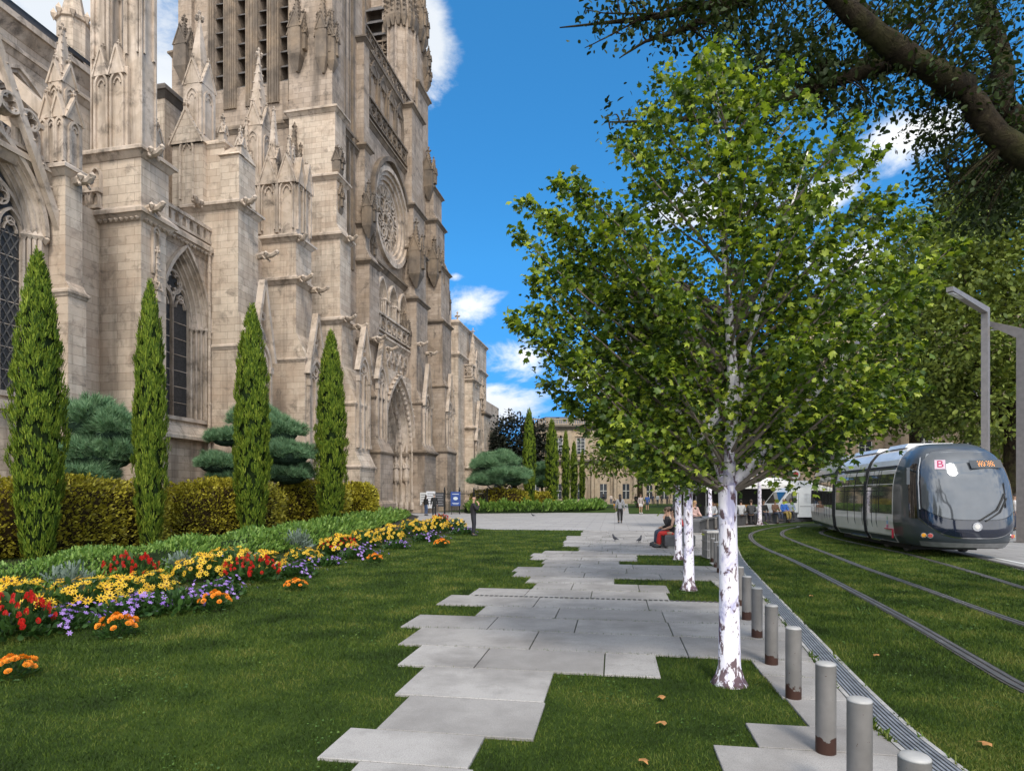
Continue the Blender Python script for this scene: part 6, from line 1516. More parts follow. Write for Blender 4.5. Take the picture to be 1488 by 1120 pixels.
for px, py in ((1028,771),(1040,769),(1052,767),(1071,762),(1085,762),(1098,761.5),(1113,761),(1130,760),(1147,759),(1165,757.5),(1185,756)): bo.append(G(px, py))
BL = ['nearest bollard cut off by the bottom edge of the photo'] + [ORD[i]+' grey bollard from the front, rusty at its foot, beside the drainage channel' for i in range(1, 11)] + [ORD[i]+' slim bollard from the left in the curved row before the dark ledge' for i in range(11)]
BL[1] = 'second grey bollard from the front, its foot below the photo edge, beside the drainage channel'
b0 = None
for i, (x, y) in enumerate(bo):
    if b0 is None:
        b0 = empty('bollard', (x, y, 0), BL[i], 'bollard', 'grey steel bollards')
        mb = MB(); mb.lathe([(.062,-.02),(.062,.574)], (0,0,0), 24, False); p = mb.build('post', M['boll'], b0, smooth=True)
        mb = MB(); mb.lathe([(.0625,.572),(.061,.58),(.052,.588),(.02,.591),(.001,.591)], (0,0,0), 24); mb.build('cap', plain('bollard cap', (.34,.33,.32), .5), b0, smooth=True); c = b0
    else: c = copy_tree(b0)
    c.location = (x, y, 0.018 if i < 11 else -.03); c.rotation_euler = (0,0,i*1.1); c['label'] = BL[i]
# litter bin of perforated metal
x, y = G(1037, 812); e = empty('litter_bin', (x, y, 0), 'square grey slatted metal litter bin behind the bollards', 'bin')
mb = MB(); mb.box(-.2,.2,-.2,.2,.06,.70); mb.build('liner', plain('bin liner', (.09,.09,.09), .8), e)
mb = MB()
for k in range(11):
    q = -.22+.044*k
    for a, b in (((q-.009,q+.009,-.232,-.212)), ((q-.009,q+.009,.212,.232))) if False else []: pass
    mb.box(q-.009,q+.009,-.235,-.215,.05,.70); mb.box(q-.009,q+.009,.215,.235,.05,.70); mb.box(-.235,-.215,q-.009,q+.009,.05,.70); mb.box(.215,.235,q-.009,q+.009,.05,.70)
for z in (.04,.24,.46,.68): mb.box(-.245,.245,-.245,-.236,z,z+.03); mb.box(-.245,-.236,-.236,.236,z,z+.03); mb.box(.236,.245,-.236,.236,z,z+.03); mb.box(-.245,.245,.236,.245,z,z+.03)
mb.build('slat_cage', plain('bin steel', (.30,.29,.285), .5, metal=.3), e)
mb = MB(); mb.frustum((-.26,.26,-.26,.26,.71), (-.24,.24,-.24,.24,.76)); mb.build('lid', plain('bin lid', (.33,.32,.31), .5, metal=.3), e)
# bench block
bx, by = G(981, 798); be = empty('bench', (bx, by, 0), 'dark grey block bench where people sit beside the third white trunk', 'bench', rz=-math.radians(8))
M['benchst'] = plain('dark bench stone', (.075,.075,.08), .6, var=.25, scale=4, bump=.15)
mb = MB(); mb.frustum((-.30,.60,0,2.3,.10),(-.31,.61,-.01,2.31,.40)); mb.frustum((-.31,.61,-.01,2.31,.40),(-.29,.59,.01,2.29,.44)); mb.build('seat', M['benchst'], be)
mb = MB(); mb.box(-.22,.52,.08,2.22,-.0,.10); mb.build('plinth', plain('pale plinth', (.35,.34,.33), .8), be)
# curved dark ledge
P = smooth([G(1006,776)] + [G(*q) for q in ((1020,771),(1045,766.5),(1075,762.5),(1110,760.5),(1150,758.5),(1186,756),(1210,754))], 6)
P = [p + Vector((.1,.5,0)) for p in P]
le = empty('ledge_bench', (P[0].x, P[0].y, 0), 'long curved dark stone ledge with people sitting on it beyond the lawn', 'bench', ); off = tuple(le.location)
mb = MB(); ribbon(mb, P, -.35, .35, .0, .52); mb.build('body', M['benchst'], le, off)
mb = MB(); ribbon(mb, P, -.40, .40, .525, .60); mb.build('seat_slab', plain('ledge top', (.13,.13,.135), .5, var=.2), le, off)
# lamp posts
M['lampst'] = plain('brown grey lamp post', (.22,.20,.19), .45, metal=.3, var=.12)
def lamp(x, y, h, tip, w, label):
    e = empty('street_lamp', (x, y, 0), label, 'street lamp', 'angular lamp posts')
    d = Vector((tip[0]-x, tip[1]-y)); L = d.length; a = math.atan2(d.y, d.x); e.rotation_euler = (0,0,a)
    mb = MB(); mb.box(-w/2,w/2,-w/2,w/2,0,h-w); mb.frustum((-w/2,w/2,-w/2,w/2,h-w),(-w/2,w/2-w*.9,-w/2,w/2,h)); mb.build('post', M['lampst'], e)
    mb = MB(); mb.box(-w*.72,w*.72,-w*.72,w*.72,0,.03); mb.build('base_plate', M['lampst'], e)
    mb = MB(); tz = tip[2]-h
    mb.loft([[(w/2-w*.9,-w/2+.004,h-.002),(w/2-w*.9,w/2-.004,h-.002),(w/2-.004,w/2-.004,h-w),(w/2-.004,-w/2+.004,h-w)],[(L,-w/2+.004,h+tz),(L,w/2-.004,h+tz),(L,w/2-.004,h+tz-w*.7),(L,-w/2+.004,h+tz-w*.7)]]); mb.build('arm', M['lampst'], e)
    mb = MB(); z0 = h+tz*.75-w*.9; mb.box(L*.62,L*.97,-w*.3,w*.3,h+tz*.78-w*.86,h+tz*.78-w*.70); mb.build('light_strip', plain('lamp lens', (.5,.5,.48), .3), e)
lamp(XA(1432,22.5), 22.5, ZA(447,22.5), (XA(1380,20.6), 20.6, ZA(417,20.6)), .21, 'angular lamp post rising behind the tram roof, its arm pointing left')
lamp(XA(1486,22), 22, ZA(479,22), (XA(1440,22.9), 22.9, ZA(467,22.9)), .27, 'angular lamp post at the right edge of the photo')
lx, ly = XA(1447,19.5), 19.5; c = copy_tree(b0); c.location = (lx, ly, -.012); c['label'] = 'lone grey bollard on the pavement right of the tram'; c.scale = (1.1,1.1,1.5)

# ------------------------------------------------------------------ people
M['skin'] = plain('skin', (.42,.25,.17), .6, var=.06); M['skin2'] = plain('darker skin', (.22,.12,.075), .6, var=.06)
def cloth(c): return plain('cloth', c, .85, var=.15, scale=9)
HAIR = [plain('dark hair', (.018,.012,.009), .6), plain('brown hair', (.07,.04,.022), .6), plain('grey hair', (.25,.24,.23), .6), plain('blond hair', (.32,.2,.09), .6)]
SHOE = plain('shoe', (.03,.03,.032), .6); SHOEW = plain('white shoe', (.55,.55,.53), .6)
CLC = {}
def skinned(name, verts, edges, radii, mat, parent, root=0, sub=1):
    me = bpy.data.meshes.new(name); me.from_pydata([tuple(v) for v in verts], edges, []); me.materials.append(mat)
    o = bpy.data.objects.new(name, me); COL.objects.link(o); o.parent = parent
    if not me.skin_vertices: 
        o.modifiers.new('skin', 'SKIN')
    if not me.skin_vertices: me.attributes.new
    sk = me.skin_vertices[0].data if me.skin_vertices else None
    return o, me, sk
def limb_mesh(name, chains, mat, parent):
    """one continuous surface over a joint skeleton: skin modifier + subdivision"""
    V_, E_, R_ = [], [], []; ix = {}
    def vid(p, r):
        k = tuple(round(c, 4) for c in p)
        if k not in ix: ix[k] = len(V_); V_.append(k); R_.append(r)
        return ix[k]
    for ch in chains:
        ids = [vid(p, r) for p, r in ch]
        for a, b in zip(ids, ids[1:]):
            if a != b and (a,b) not in E_ and (b,a) not in E_: E_.append((a,b))
    me = bpy.data.meshes.new(name); me.from_pydata(V_, E_, []); me.materials.append(mat)
    o = bpy.data.objects.new(name, me); COL.objects.link(o); o.parent = parent
    md = o.modifiers.new('skin', 'SKIN'); md.use_smooth_shade = True
    if not me.skin_vertices:
        bpy.context.view_layer.objects.active = o
    for i, sv in enumerate(me.skin_vertices[0].data):
        sv.radius = R_[i] if isinstance(R_[i], tuple) else (R_[i], R_[i]); sv.use_root = (i == 0)
    ss = o.modifiers.new('sub', 'SUBSURF'); ss.levels = 1; ss.render_levels = 2
    return o
def person(x, y, face, label, top, legs, hair=0, h=1.72, pose='stand', sleeves='long', shorts=False, longhair=False, skin='skin', bald=False, arms=('down','down'), shoes=None, group=None, z=0.0, extra=None, stride=.0, lean=0.0):
    """face: heading in degrees, 0 = away from the viewer (+Y), 180 = towards"""
    e = empty('person', (x, y, z), label, 'person', group, rz=-math.radians(face)); k = h/1.75
    V = lambda a, b, c: Vector((a*k, b*k, c*k))
    sit = pose == 'sit'; hip = .50 if sit else .93
    ty = lean
    P_ = dict(pel=V(0,0,hip), wst=V(0,ty*.3-.01,hip+.17), che=V(0,ty*.7,hip+.36), nk=V(0,ty*1.0,hip+.52), hd0=V(0,ty*1.05+.01,hip+.585))
    S = {}
    for s, n in ((-1,'l'),(1,'r')):
        st = stride*s
        S['hip'+n] = V(.095*s,0,hip-.02)
        if sit:
            S['kn'+n] = V(.12*s,.44,hip-.02); S['an'+n] = V(.11*s,.46+.03*s,.09); S['to'+n] = V(.12*s,.60+.03*s,.035)
        else:
            S['kn'+n] = V(.10*s,st*.5+.03,.50); S['an'+n] = V(.095*s,st-.02,.085+max(0,-st)*.15); S['to'+n] = V(.11*s,st+.13,.035+max(0,-st)*.05)
        S['sh'+n] = V(.175*s,ty,hip+.46)
        a = arms[0 if s < 0 else 1]
        if a == 'down': S['el'+n] = V(.235*s,ty-.02-stride*.3*s,hip+.19); S['wr'+n] = V(.245*s,ty*.6+.06-stride*.6*s,hip-.05); S['ha'+n] = V(.24*s,ty*.6+.09-stride*.6*s,hip-.14)
        elif a == 'face': S['el'+n] = V(.23*s,.12,hip+.20); S['wr'+n] = V(.12*s,.22,hip+.44); S['ha'+n] = V(.06*s,.18,hip+.55)
        elif a == 'lap': S['el'+n] = V(.24*s,.05,hip+.20); S['wr'+n] = V(.14*s,.27,hip+.12); S['ha'+n] = V(.09*s,.33,hip+.11)
        elif a == 'pocket': S['el'+n] = V(.25*s,-.08,hip+.20); S['wr'+n] = V(.19*s,.04,hip+.02); S['ha'+n] = V(.16*s,.08,hip-.05)
    q = lambda r: r*k
    hands = []
    for n, s in (('l',-1),('r',1)):
        w, ha = S['wr'+n], S['ha'+n]; d = (ha-w).normalized(); sd = Vector((0,1,0)) if abs(d.z) > .6 else Vector((1,0,0))
        for j, L in enumerate((.075,.085,.08,.065)):
            b = ha + sd*(.026*k*(j-1.5)); hands.append([(tuple(ha), q(.022)), (tuple(b+d*.025*k), q(.0095)), (tuple(b+d*L*.6*k), q(.009)), (tuple(b+d*L*k-Vector((.012*s*k,0,0))), q(.007))])
        hands.append([(tuple(ha), q(.022)), (tuple(w+d*.04*k+sd*.04*k), q(.010)), (tuple(ha+sd*.055*k), q(.008))])
    body = [[(tuple(P_['pel']), (q(.10),q(.08))), (tuple(P_['wst']), (q(.09),q(.068))), (tuple(P_['che']), (q(.11),q(.078))), (tuple(P_['nk']), q(.052)), (tuple(P_['hd0']), q(.050))]]
    for n in 'lr':
        body.append([(tuple(P_['pel']), 0), (tuple(S['hip'+n]), q(.07)), (tuple(S['kn'+n]), q(.055)), (tuple(S['an'+n]), q(.036)), (tuple(S['to'+n]), q(.032))])
        body.append([(tuple(P_['che']), 0), (tuple(S['sh'+n]), q(.052)), (tuple(S['el'+n]), q(.040)), (tuple(S['wr'+n]), q(.026)), (tuple(S['ha'+n]), q(.022))])
    hc = P_['hd0'] + V(0,.015,.125)
    body[0] += [(tuple(hc+V(0,-.0,-.055)), (q(.062),q(.072))), (tuple(hc+V(0,-.005,.02)), (q(.076),q(.092))), (tuple(hc+V(0,-.01,.075)), (q(.062),q(.075)))]
    limb_mesh('body', body + hands, M[skin], e)
    # face: nose, eyes, mouth, ears in small pieces joined on the head
    fm = MB(); fm.cur = 0; fm.loft([[hc+V(-.012,.085,.0), hc+V(.012,.085,.0), hc+V(.0,.09,.03)], [hc+V(-.014,.105,-.02), hc+V(.014,.105,-.02), hc+V(0,.10,.0)]])
    for s in (-1,1): fm.ball(tuple(hc+V(.078*s,-.005,-.005)), q(.024), 6, 4, (.4,.8,1.2))
    fm.cur = 1
    for s in (-1,1): fm.ball(tuple(hc+V(.03*s,.084,.02)), q(.010), 6, 4)
    fm.cur = 2; fm.ball(tuple(hc+V(0,.085,-.05)), q(.02), 6, 4, (1.1,.4,.3)); fm.build('face', [M[skin], HAIR[0], plain('lips', (.35,.12,.10), .6)], e)
    if not bald:
        hm = MB(); hm.ball(tuple(hc+V(0,-.022,.035)), q(.098), 12, 8, (.92,1.03,.98))
        if longhair: hm.tube([tuple(hc+V(0,-.07,.02)), tuple(hc+V(0,-.10,-.12)), tuple(hc+V(0,-.11,-.30)), tuple(hc+V(0,-.10,-.40))], [q(.075),q(.085),q(.065),q(.02)], 8)
        hm.build('hair', HAIR[hair], e, smooth=True)
    g = 1.16
    tor = [[(tuple(P_['pel']+V(0,0,-.10 if not sit else -.04)), (q(.165),q(.14))), (tuple(P_['pel']+V(0,0,.04)), (q(.155),q(.13))), (tuple(P_['wst']), (q(.145),q(.118))), (tuple(P_['che']), (q(.165),q(.125))), (tuple(P_['nk']+V(0,0,-.02)), q(.062))]]
    for n in 'lr':
        a = [(tuple(P_['che']), 0), (tuple(S['sh'+n]), q(.078)), (tuple(S['el'+n] if sleeves == 'long' else S['sh'+n].lerp(S['el'+n], .6)), q(.066 if sleeves == 'long' else .068))]
        if sleeves == 'long': a.append((tuple(S['el'+n].lerp(S['wr'+n], .95)), q(.046)))
        if sleeves != 'none': tor.append(a)
    limb_mesh('top', tor, cloth(top), e)
    tr = [[(tuple(P_['pel']+V(0,0,.10)), (q(.135),q(.11))), (tuple(P_['pel']+V(0,0,.0)), (q(.145),q(.12))), (tuple(P_['pel']+V(0,0,-.07)), (q(.145),q(.12)))]]
    for n in 'lr':
        a = [(tuple(P_['pel']+V(0,0,-.07)), 0), (tuple(S['hip'+n]+V(0,.0 if not sit else .06,-.05 if not sit else 0)), q(.108)), (tuple(S['kn'+n] if not shorts else S['hip'+n].lerp(S['kn'+n], .75)), q(.080 if not shorts else .098))]
        if not shorts: a.append((tuple(S['kn'+n].lerp(S['an'+n], .97)), q(.062)))
        tr.append(a)
    limb_mesh('trousers' if not shorts else 'shorts', tr, cloth(legs), e)
    for n in 'lr':
        sm = MB(); a, t = S['an'+n], S['to'+n]; sm.tube([tuple(a+V(0,-.045,-.045)), tuple(a+V(0,.0,-.03)), tuple(a.lerp(t,.6)+V(0,0,-.0)), tuple(t+V(0,.045,0))], [q(.044),q(.056),q(.052),q(.03)], 8, True, .95); sm.build('shoe', shoes or SHOE, e, smooth=True)
    return e
GP = lambda px, py: G(px, py)
def ppl(px, py, face, label, top, legs, **kw): x, y = G(px, py); return person(x, y, face, label, top, legs, **kw)
ppl(901, 760, 4, 'woman in grey jacket and black trousers with long dark hair walking away along the path', (.22,.22,.235), (.012,.012,.014), longhair=True, h=1.70, stride=.16, group=None)
x, y = G(688, 778.5); person(x, y, 75, 'balding man in dark jacket standing by the flower bed, hand at his face', (.018,.016,.02), (.022,.022,.03), bald=True, h=1.62, arms=('pocket','face'), skin='skin')
ppl(619, 748.5, 35, 'woman in black top and blue jeans by the church notice boards', (.014,.014,.016), (.05,.08,.16), longhair=True, h=1.62, hair=0)
ppl(631, 750, -20, 'person in long black coat beside the woman at the notice boards', (.012,.012,.013), (.012,.012,.014), h=1.78, hair=2)
# seated on the block bench
cs_, sn_ = math.cos(-math.radians(8)), math.sin(-math.radians(8))
def bench_p(lx_, ly_): return (bx+lx_*cs_-ly_*sn_, by+lx_*sn_+ly_*cs_)
for lx_, ly_, fc, lab, tp, lg, kw in ((-.02,.30,-75,'seated woman in black tank top and red trousers, nearest on the bench',(.012,.012,.013),(.50,.03,.025),dict(sleeves='none',hair=0,longhair=True)),
   (-.05,.85,-80,'seated person in dark top leaning forward beside the woman in red',(.03,.028,.03),(.04,.05,.08),dict(hair=1,arms=('face','lap'),lean=.10)),
   (-.02,1.4,-70,'third seated person on the block bench, in pale beige shirt',(.40,.33,.26),(.05,.06,.09),dict(hair=1)),
   (.25,1.9,60,'seated person in red top facing the trees at the far end of the bench',(.42,.04,.04),(.03,.03,.04),dict(hair=0))):
    x, y = bench_p(lx_, ly_); kw.setdefault('arms', ('lap','lap')); person(x, y, fc, lab, tp, lg, pose='sit', h=1.68, group='people on the block bench', z=0.015, **kw)
# on the curved ledge
for px, py, fc, lab, tp, lg, kw in ((1011,772,150,'person in pale pink shirt sitting at the left end of the dark ledge',(.50,.33,.30),(.05,.05,.06),dict(hair=3,longhair=True)),(1036,768,190,'man in light grey shirt on the ledge behind the fourth trunk',(.36,.37,.39),(.04,.05,.08),dict(hair=0)),
   (1079,763.5,10,'man in pale grey shirt seated with his back turned, right of the big trunk',(.45,.45,.47),(.06,.07,.1),dict(hair=0)),(1094,763,20,'person in dark grey top on the ledge left of the white trunk by the van',(.06,.06,.065),(.03,.03,.04),dict(hair=1)),
   (1112,762,170,'person in black sitting right of the white trunk by the van',(.015,.015,.018),(.03,.03,.05),dict(hair=0)),(1129,760.5,160,'person in brown top sitting on the ledge before the van',(.16,.09,.06),(.04,.05,.08),dict(hair=1)),
   (1142,759.5,165,'person in bright blue jacket sitting on the ledge before the van',(.04,.14,.50),(.30,.22,.06),dict(hair=3)),(1152,759,195,'person in pale blue shirt next to the bright blue jacket',(.28,.34,.44),(.05,.05,.06),dict(hair=1))):
    x, y = G(px, py); person(x+.1, y+.5, fc, lab, tp, lg, pose='sit', h=1.70, arms=('lap','lap'), group='people sitting on the curved ledge', z=.12, **kw)
# standing about the square
for px, py, fc, lab, tp, lg, kw in ((877,737,190,'distant person in dark top and grey trousers on the far lawn path',(.05,.05,.055),(.25,.25,.27),dict(hair=0)),(893,740,175,'distant child in orange skirt left of the walking woman',(.04,.04,.05),(.60,.30,.05),dict(h=1.2,hair=1,shorts=True)),
   (924,735,170,'distant person all in black left of the woman in white shorts',(.015,.015,.017),(.02,.02,.025),dict(hair=0)),(931,746,165,'woman in white shorts on the far lawn',(.35,.30,.28),(.62,.6,.58),dict(shorts=True,longhair=True,hair=1,shoes=SHOEW)),
   (940.5,742,10,'person in blue shirt walking away behind the woman in white shorts',(.03,.07,.22),(.05,.06,.1),dict(hair=0,shorts=True)),(948.5,733,180,'distant person in navy coat, left of the three by the palace steps',(.03,.035,.06),(.03,.03,.04),dict(hair=0)),
   (955.5,734,170,'distant person in white shirt near the palace steps',(.6,.6,.6),(.04,.05,.08),dict(hair=1)),(961.5,733,190,'distant person in black jacket next to the white shirt',(.02,.02,.02),(.03,.03,.03),dict(hair=0)),(969.5,733,170,'distant person in dark clothes, rightmost by the palace steps',(.03,.03,.035),(.025,.025,.03),dict(hair=2)),
   (1047,735,180,'distant person standing behind the ledge near the stalls in brown',(.14,.09,.06),(.04,.05,.07),dict(hair=1)),(1061,736,160,'distant person in dark red near the stall, left of the big trunk',(.25,.03,.03),(.04,.04,.05),dict(hair=0)),
   (1090,737,180,'customer in navy under the white stall canopy',(.03,.04,.09),(.05,.05,.06),dict(hair=0)),(1098,738,200,'customer in black under the white stall canopy',(.02,.02,.02),(.05,.05,.06),dict(hair=1)),(1117,738,150,'customer in grey at the right end of the stall',(.12,.12,.13),(.03,.03,.04),dict(hair=0)),
   (855,731,180,'tiny distant person in white behind the low border hedge',(.6,.6,.58),(.1,.1,.12),dict(hair=1)),(866,731,180,'tiny distant person in dark blue behind the low border hedge',(.04,.06,.14),(.05,.05,.06),dict(hair=0)),(872,731,175,'tiny distant person in red behind the low border hedge',(.42,.06,.06),(.05,.05,.06),dict(hair=0)),
   (888,732,180,'tiny distant person in pale top near the palace arches',(.5,.42,.36),(.06,.07,.1),dict(hair=3)),
   (983,733,180,'distant person in grey dress between the white trunks',(.2,.2,.22),(.03,.03,.03),dict(hair=1)),(1018,734,170,'distant person in teal right of the second trunk',(.03,.16,.16),(.04,.04,.05),dict(hair=0)),
   (1467,771,185,'person in pale shirt in the shade right of the tram',(.32,.30,.29),(.05,.06,.09),dict(hair=1)),(1474,770,160,'person in white top in the shade by the right lamp post',(.55,.55,.55),(.04,.05,.08),dict(hair=0))):
    ppl(px, py, fc, lab, tp, lg, group='people standing about the square', **kw)
# pigeons
M['bird'] = plain('pigeon feathers', (.035,.036,.045), .7, var=.3, scale=20)
def pigeon(px, py, a, lab):
    x, y = G(px, py); e = empty('pigeon', (x, y, .0), lab, 'bird', 'pigeons on the paving', rz=a)
    o = limb_mesh('body', [[((0,-.0,.12),(.055,.06)),((0,.08,.14),(.05,.052)),((0,.12,.20),.028),((0,.135,.245),(.028,.03)),((0,.165,.24),.012)],[((0,0,.12),0),((0,-.09,.10),(.04,.028)),((0,-.20,.07),(.03,.008))]]+[[((0,0,.12),0),((.025*s,.0,.07),.014),((.03*s,.005,.02),.006),((.03*s,.03,.006),.006)] for s in (-1,1)], M['bird'], e)
    e.location.z = .02 if y < 29 else -.03
pigeon(894, 787, .5, 'left pigeon of the two standing on the path before the bench'); pigeon(929, 789, -.7, 'right pigeon of the two standing on the path before the bench'); pigeon(775, 750, 1.5, 'lone pigeon on the plaza in front of the far hedge')

# ------------------------------------------------------------------ market stalls, vans
M['white'] = plain('white van paint', (.62,.63,.64), .3, var=.05, coat=.4); M['tyre'] = plain('tyre', (.015,.015,.016), .8); M['canvas'] = plain('white canopy canvas', (.66,.65,.62), .8, var=.1)
def van(x, y, rz, L, h, label, cab=True):
    e = empty('van', (x, y, -.03), label, 'van', 'white vans by the stalls', rz=rz); w = .95
    # local x along the van, nose towards -x
    prof = [(-L/2,.45),(-L/2+.02,.85),(-L/2+.75,1.12),(-L/2+1.35,h*.86),(-L/2+1.75,h-.03),(-L/2+2.2,h),(L/2-.1,h),(L/2,h-.15),(L/2,.40),(L/2-.1,.32),(-L/2+.1,.32)]
    mb = MB(); mb.loft([[(px,-w,z) for px,z in prof],[(px,-w*.97,z) for px,z in prof]][:0] + [[(px*.995,-w,z) for px,z in prof],[(px,-w*.9,z+.0) for px,z in prof],[(px,w*.9,z) for px,z in prof],[(px*.995,w,z) for px,z in prof]]); b = mb.build('body', M['white'], e)
    for s in (-1,1):
        mb = MB(); mb.loft([[(-L/2+.95,s*(w-.01),1.2),(-L/2+1.9,s*(w-.01),1.2),(-L/2+1.9,s*(w-.01),h*.84),(-L/2+1.42,s*(w-.01),h*.84)],[(-L/2+.95,s*(w+.012),1.2),(-L/2+1.9,s*(w+.012),1.2),(-L/2+1.9,s*(w+.012),h*.84),(-L/2+1.42,s*(w+.012),h*.84)]]); mb.build('side_window', M['t_black'], e)
        mb = MB(); mb.box(-L/2+2.1,L/2-.3,s*(w+.008)-.006,s*(w+.008)+.006,h*.45,h*.47); mb.box(-L/2+2.0,-L/2+2.015,s*(w+.008)-.006,s*(w+.008)+.006,.5,h*.86); mb.build('panel_seam', plain('seam grey', (.25,.25,.26), .6), e)
        mb = MB(); mb.box(-L/2+2.35,L/2-.45,s*(w+.006)-.008,s*(w+.006)+.008,h*.55,h*.82); mb.build('side_panel', plain('pale panel', (.52,.53,.55), .4), e)
        for wx in (-L/2+.95, L/2-.95):
            mb = MB(); mb.tube([(wx,s*(w-.18),.34),(wx,s*(w+.02),.34)], .34, 18); t = mb.build('wheel', M['tyre'], e)
            mb = MB(); mb.tube([(wx,s*(w+.02),.34),(wx,s*(w+.03),.34)], .18, 12); mb.build('rim', M['galv'], t)
        mb = MB(); mb.ball((-L/2+.12,s*.7,.82), .12, 8, 6, (.6,1,1)); mb.build('headlight', M['galv'], e)
    mb = MB(); mb.loft([[(-L/2+.80,-.8,1.15),(-L/2+.80,.8,1.15),(-L/2+1.33,.74,h*.85),(-L/2+1.33,-.74,h*.85)],[(-L/2+.77,-.8,1.17),(-L/2+.77,.8,1.17),(-L/2+1.30,.74,h*.87),(-L/2+1.30,-.74,h*.87)]]); mb.build('windscreen', M['t_black'], e)
van(XA(1166,38.5), 39.2, math.radians(4), 4.9, 2.15, 'white delivery van parked between the stall and the tram')
van(XA(1140,44), 44.5, math.radians(6), 5.6, 2.7, 'taller white van parked behind the delivery van')
def stall(x, y, w, d, h, label, goods):
    e = empty('market_stall', (x, y, -.03), label, 'market stall', 'market stalls on the square')
    for px in (-w/2+.06, w/2-.06):
        for py in (-d/2+.06, d/2-.06):
            mb = MB(); mb.box(px-.03,px+.03,py-.03,py+.03,0,h); mb.build('pole', M['galv'], e)
    mb = MB(); mb.loft([[(-w/2-.2,-d/2-.2,h),(w/2+.2,-d/2-.2,h),(w/2+.2,d/2+.2,h),(-w/2-.2,d/2+.2,h)],[(-w/2+.4,-.15,h+.5),(w/2-.4,-.15,h+.5),(w/2-.4,.15,h+.5),(-w/2+.4,.15,h+.5)]]); mb.box(-w/2-.2,w/2+.2,-d/2-.23,-d/2-.2,h-.25,h); mb.build('canopy', M['canvas'], e)
    mb = MB(); mb.box(-w/2+.2,w/2-.2,-d/2+.1,-d/2+.9,.05,.85); mb.build('counter', plain('stall counter', (.08,.07,.06), .8, var=.4, scale=5), e)
    mb = MB(); mb.box(-w/2+.1,w/2-.1,d/2-.05,d/2,.0,h-.1); mb.build('back_cloth', plain('stall back cloth', (.035,.033,.03), .9), e)
    for k, c in enumerate(goods):
        mb = MB(); xx = -w/2+.4+(w-.8)*(k+.5)/len(goods); mb.frustum((xx-.2,xx+.2,-d/2+.2,-d/2+.7,.855),(xx-.24,xx+.24,-d/2+.16,-d/2+.74,1.05)); mb.build('crate', plain('goods', c, .7, var=.5, scale=12), e)
gd = [(.35,.18,.05),(.12,.2,.05),(.4,.05,.04),(.45,.35,.1),(.2,.12,.08)]
stall(XA(1098,42), 42, 3.6, 2.6, 2.35, 'white canopied market stall left of the vans', gd)
stall(XA(1050,47), 47, 3.4, 2.6, 2.3, 'market stall half hidden behind the big white trunk', gd[::-1])
stall(XA(1012,52), 52, 3.4, 2.6, 2.3, 'market stall behind the bench trees in the middle distance', gd[2:]+gd[:2])
# cafe parasol and dark awning
M['awn'] = plain('dark grey awning', (.07,.068,.066), .9)
# ------------------------------------------------------------------ palace, street buildings, fence, boards
M['pal'] = stone('palace stone', (.47,.37,.26), (.38,.30,.21), (.2,.16,.12), bw=1.2, bh=.5, soot=.45, warm=(.36,.25,.15), bump=.3)
M['paltrim'] = stone('palace carved stone', (.45,.36,.26), (.33,.265,.195), (.2,.2,.2), brick=False, soot=.55, bump=.3)
M['paldark'] = stone('sooty cornice', (.17,.145,.115), (.10,.088,.072), (.1,.1,.1), brick=False, soot=.4, warm=(.11,.09,.07))
M['frame'] = plain('white window frame', (.55,.54,.5), .6); M['pane'] = glassmat('dark pane', (.03,.034,.04), .1); M['slate'] = plain('slate roof', (.07,.075,.085), .6, var=.3, scale=2)
class FY:      # facade frame facing -Y at local origin: a along x, z up, d towards the viewer
    def __call__(s, a, z, d): return (a, -d, z)
fy = FY()
def bwin(par, a, w, z0, z1, arched=False, dep=.35):
    mb = MB(); fr = fy
    fbar(mb, fr, [(a-w/2-.12, z0),(a-w/2-.12, z1+.12),(a+w/2+.12, z1+.12),(a+w/2+.12, z0)], .22, -.02, .1); fbox(mb, fr, a-w/2-.35, a+w/2+.35, z0-.22, z0, -.02, .2); fbox(mb, fr, a-w/2-.3, a+w/2+.3, z1+.3, z1+.5, -.02, .24)
    wn_ = mb.build('window', M['paltrim'], par, uv=True)
    mb = MB(); fbox(mb, fr, a-w/2, a+w/2, z0, z1, -.02, .015); mb.build('pane', M['pane'], wn_)
    mb = MB(); fbox(mb, fr, a-.04, a+.04, z0, z1, .016, .06)
    n = max(2, int((z1-z0)/.55))
    for k in range(1, n): fbox(mb, fr, a-w/2, a+w/2, z0+(z1-z0)*k/n-.025, z0+(z1-z0)*k/n+.025, .016, .05)
    for s in (-1,1): fbox(mb, fr, a+s*(w/2-.04)-.04, a+s*(w/2-.04)+.04, z0, z1, .016, .055)
    mb.build('frame', M['frame'], wn_)
def arcade(par, a, w, zs, dep=1.2):
    mb = MB(); fbar(mb, fy, arch(a, w, zs, w*1.0, 9, 0), .3, -.02, .22); fbox(mb, fy, a-.2, a+.2, zs+w-.05, zs+w+.55, 0, .3); b = mb.build('arch', M['paltrim'], par, uv=True)
    mb = MB(); fpoly(mb, fy, arch(a, w-.12, zs, w-.12, 9, 0), -.02, .012); mb.build('niche_wall', M['paltrim'], b, uv=True)
    mb = MB(); fbox(mb, fy, a-w*.42, a+w*.42, .9, zs-.6, .013, .03); p = mb.build('pane', M['pane'], b)
    mb = MB(); fbox(mb, fy, a-.04, a+.04, .9, zs-.6, .031, .06); fbox(mb, fy, a-w*.42, a+w*.42, zs*.55, zs*.55+.08, .031, .06); mb.build('frame', M['frame'], b)
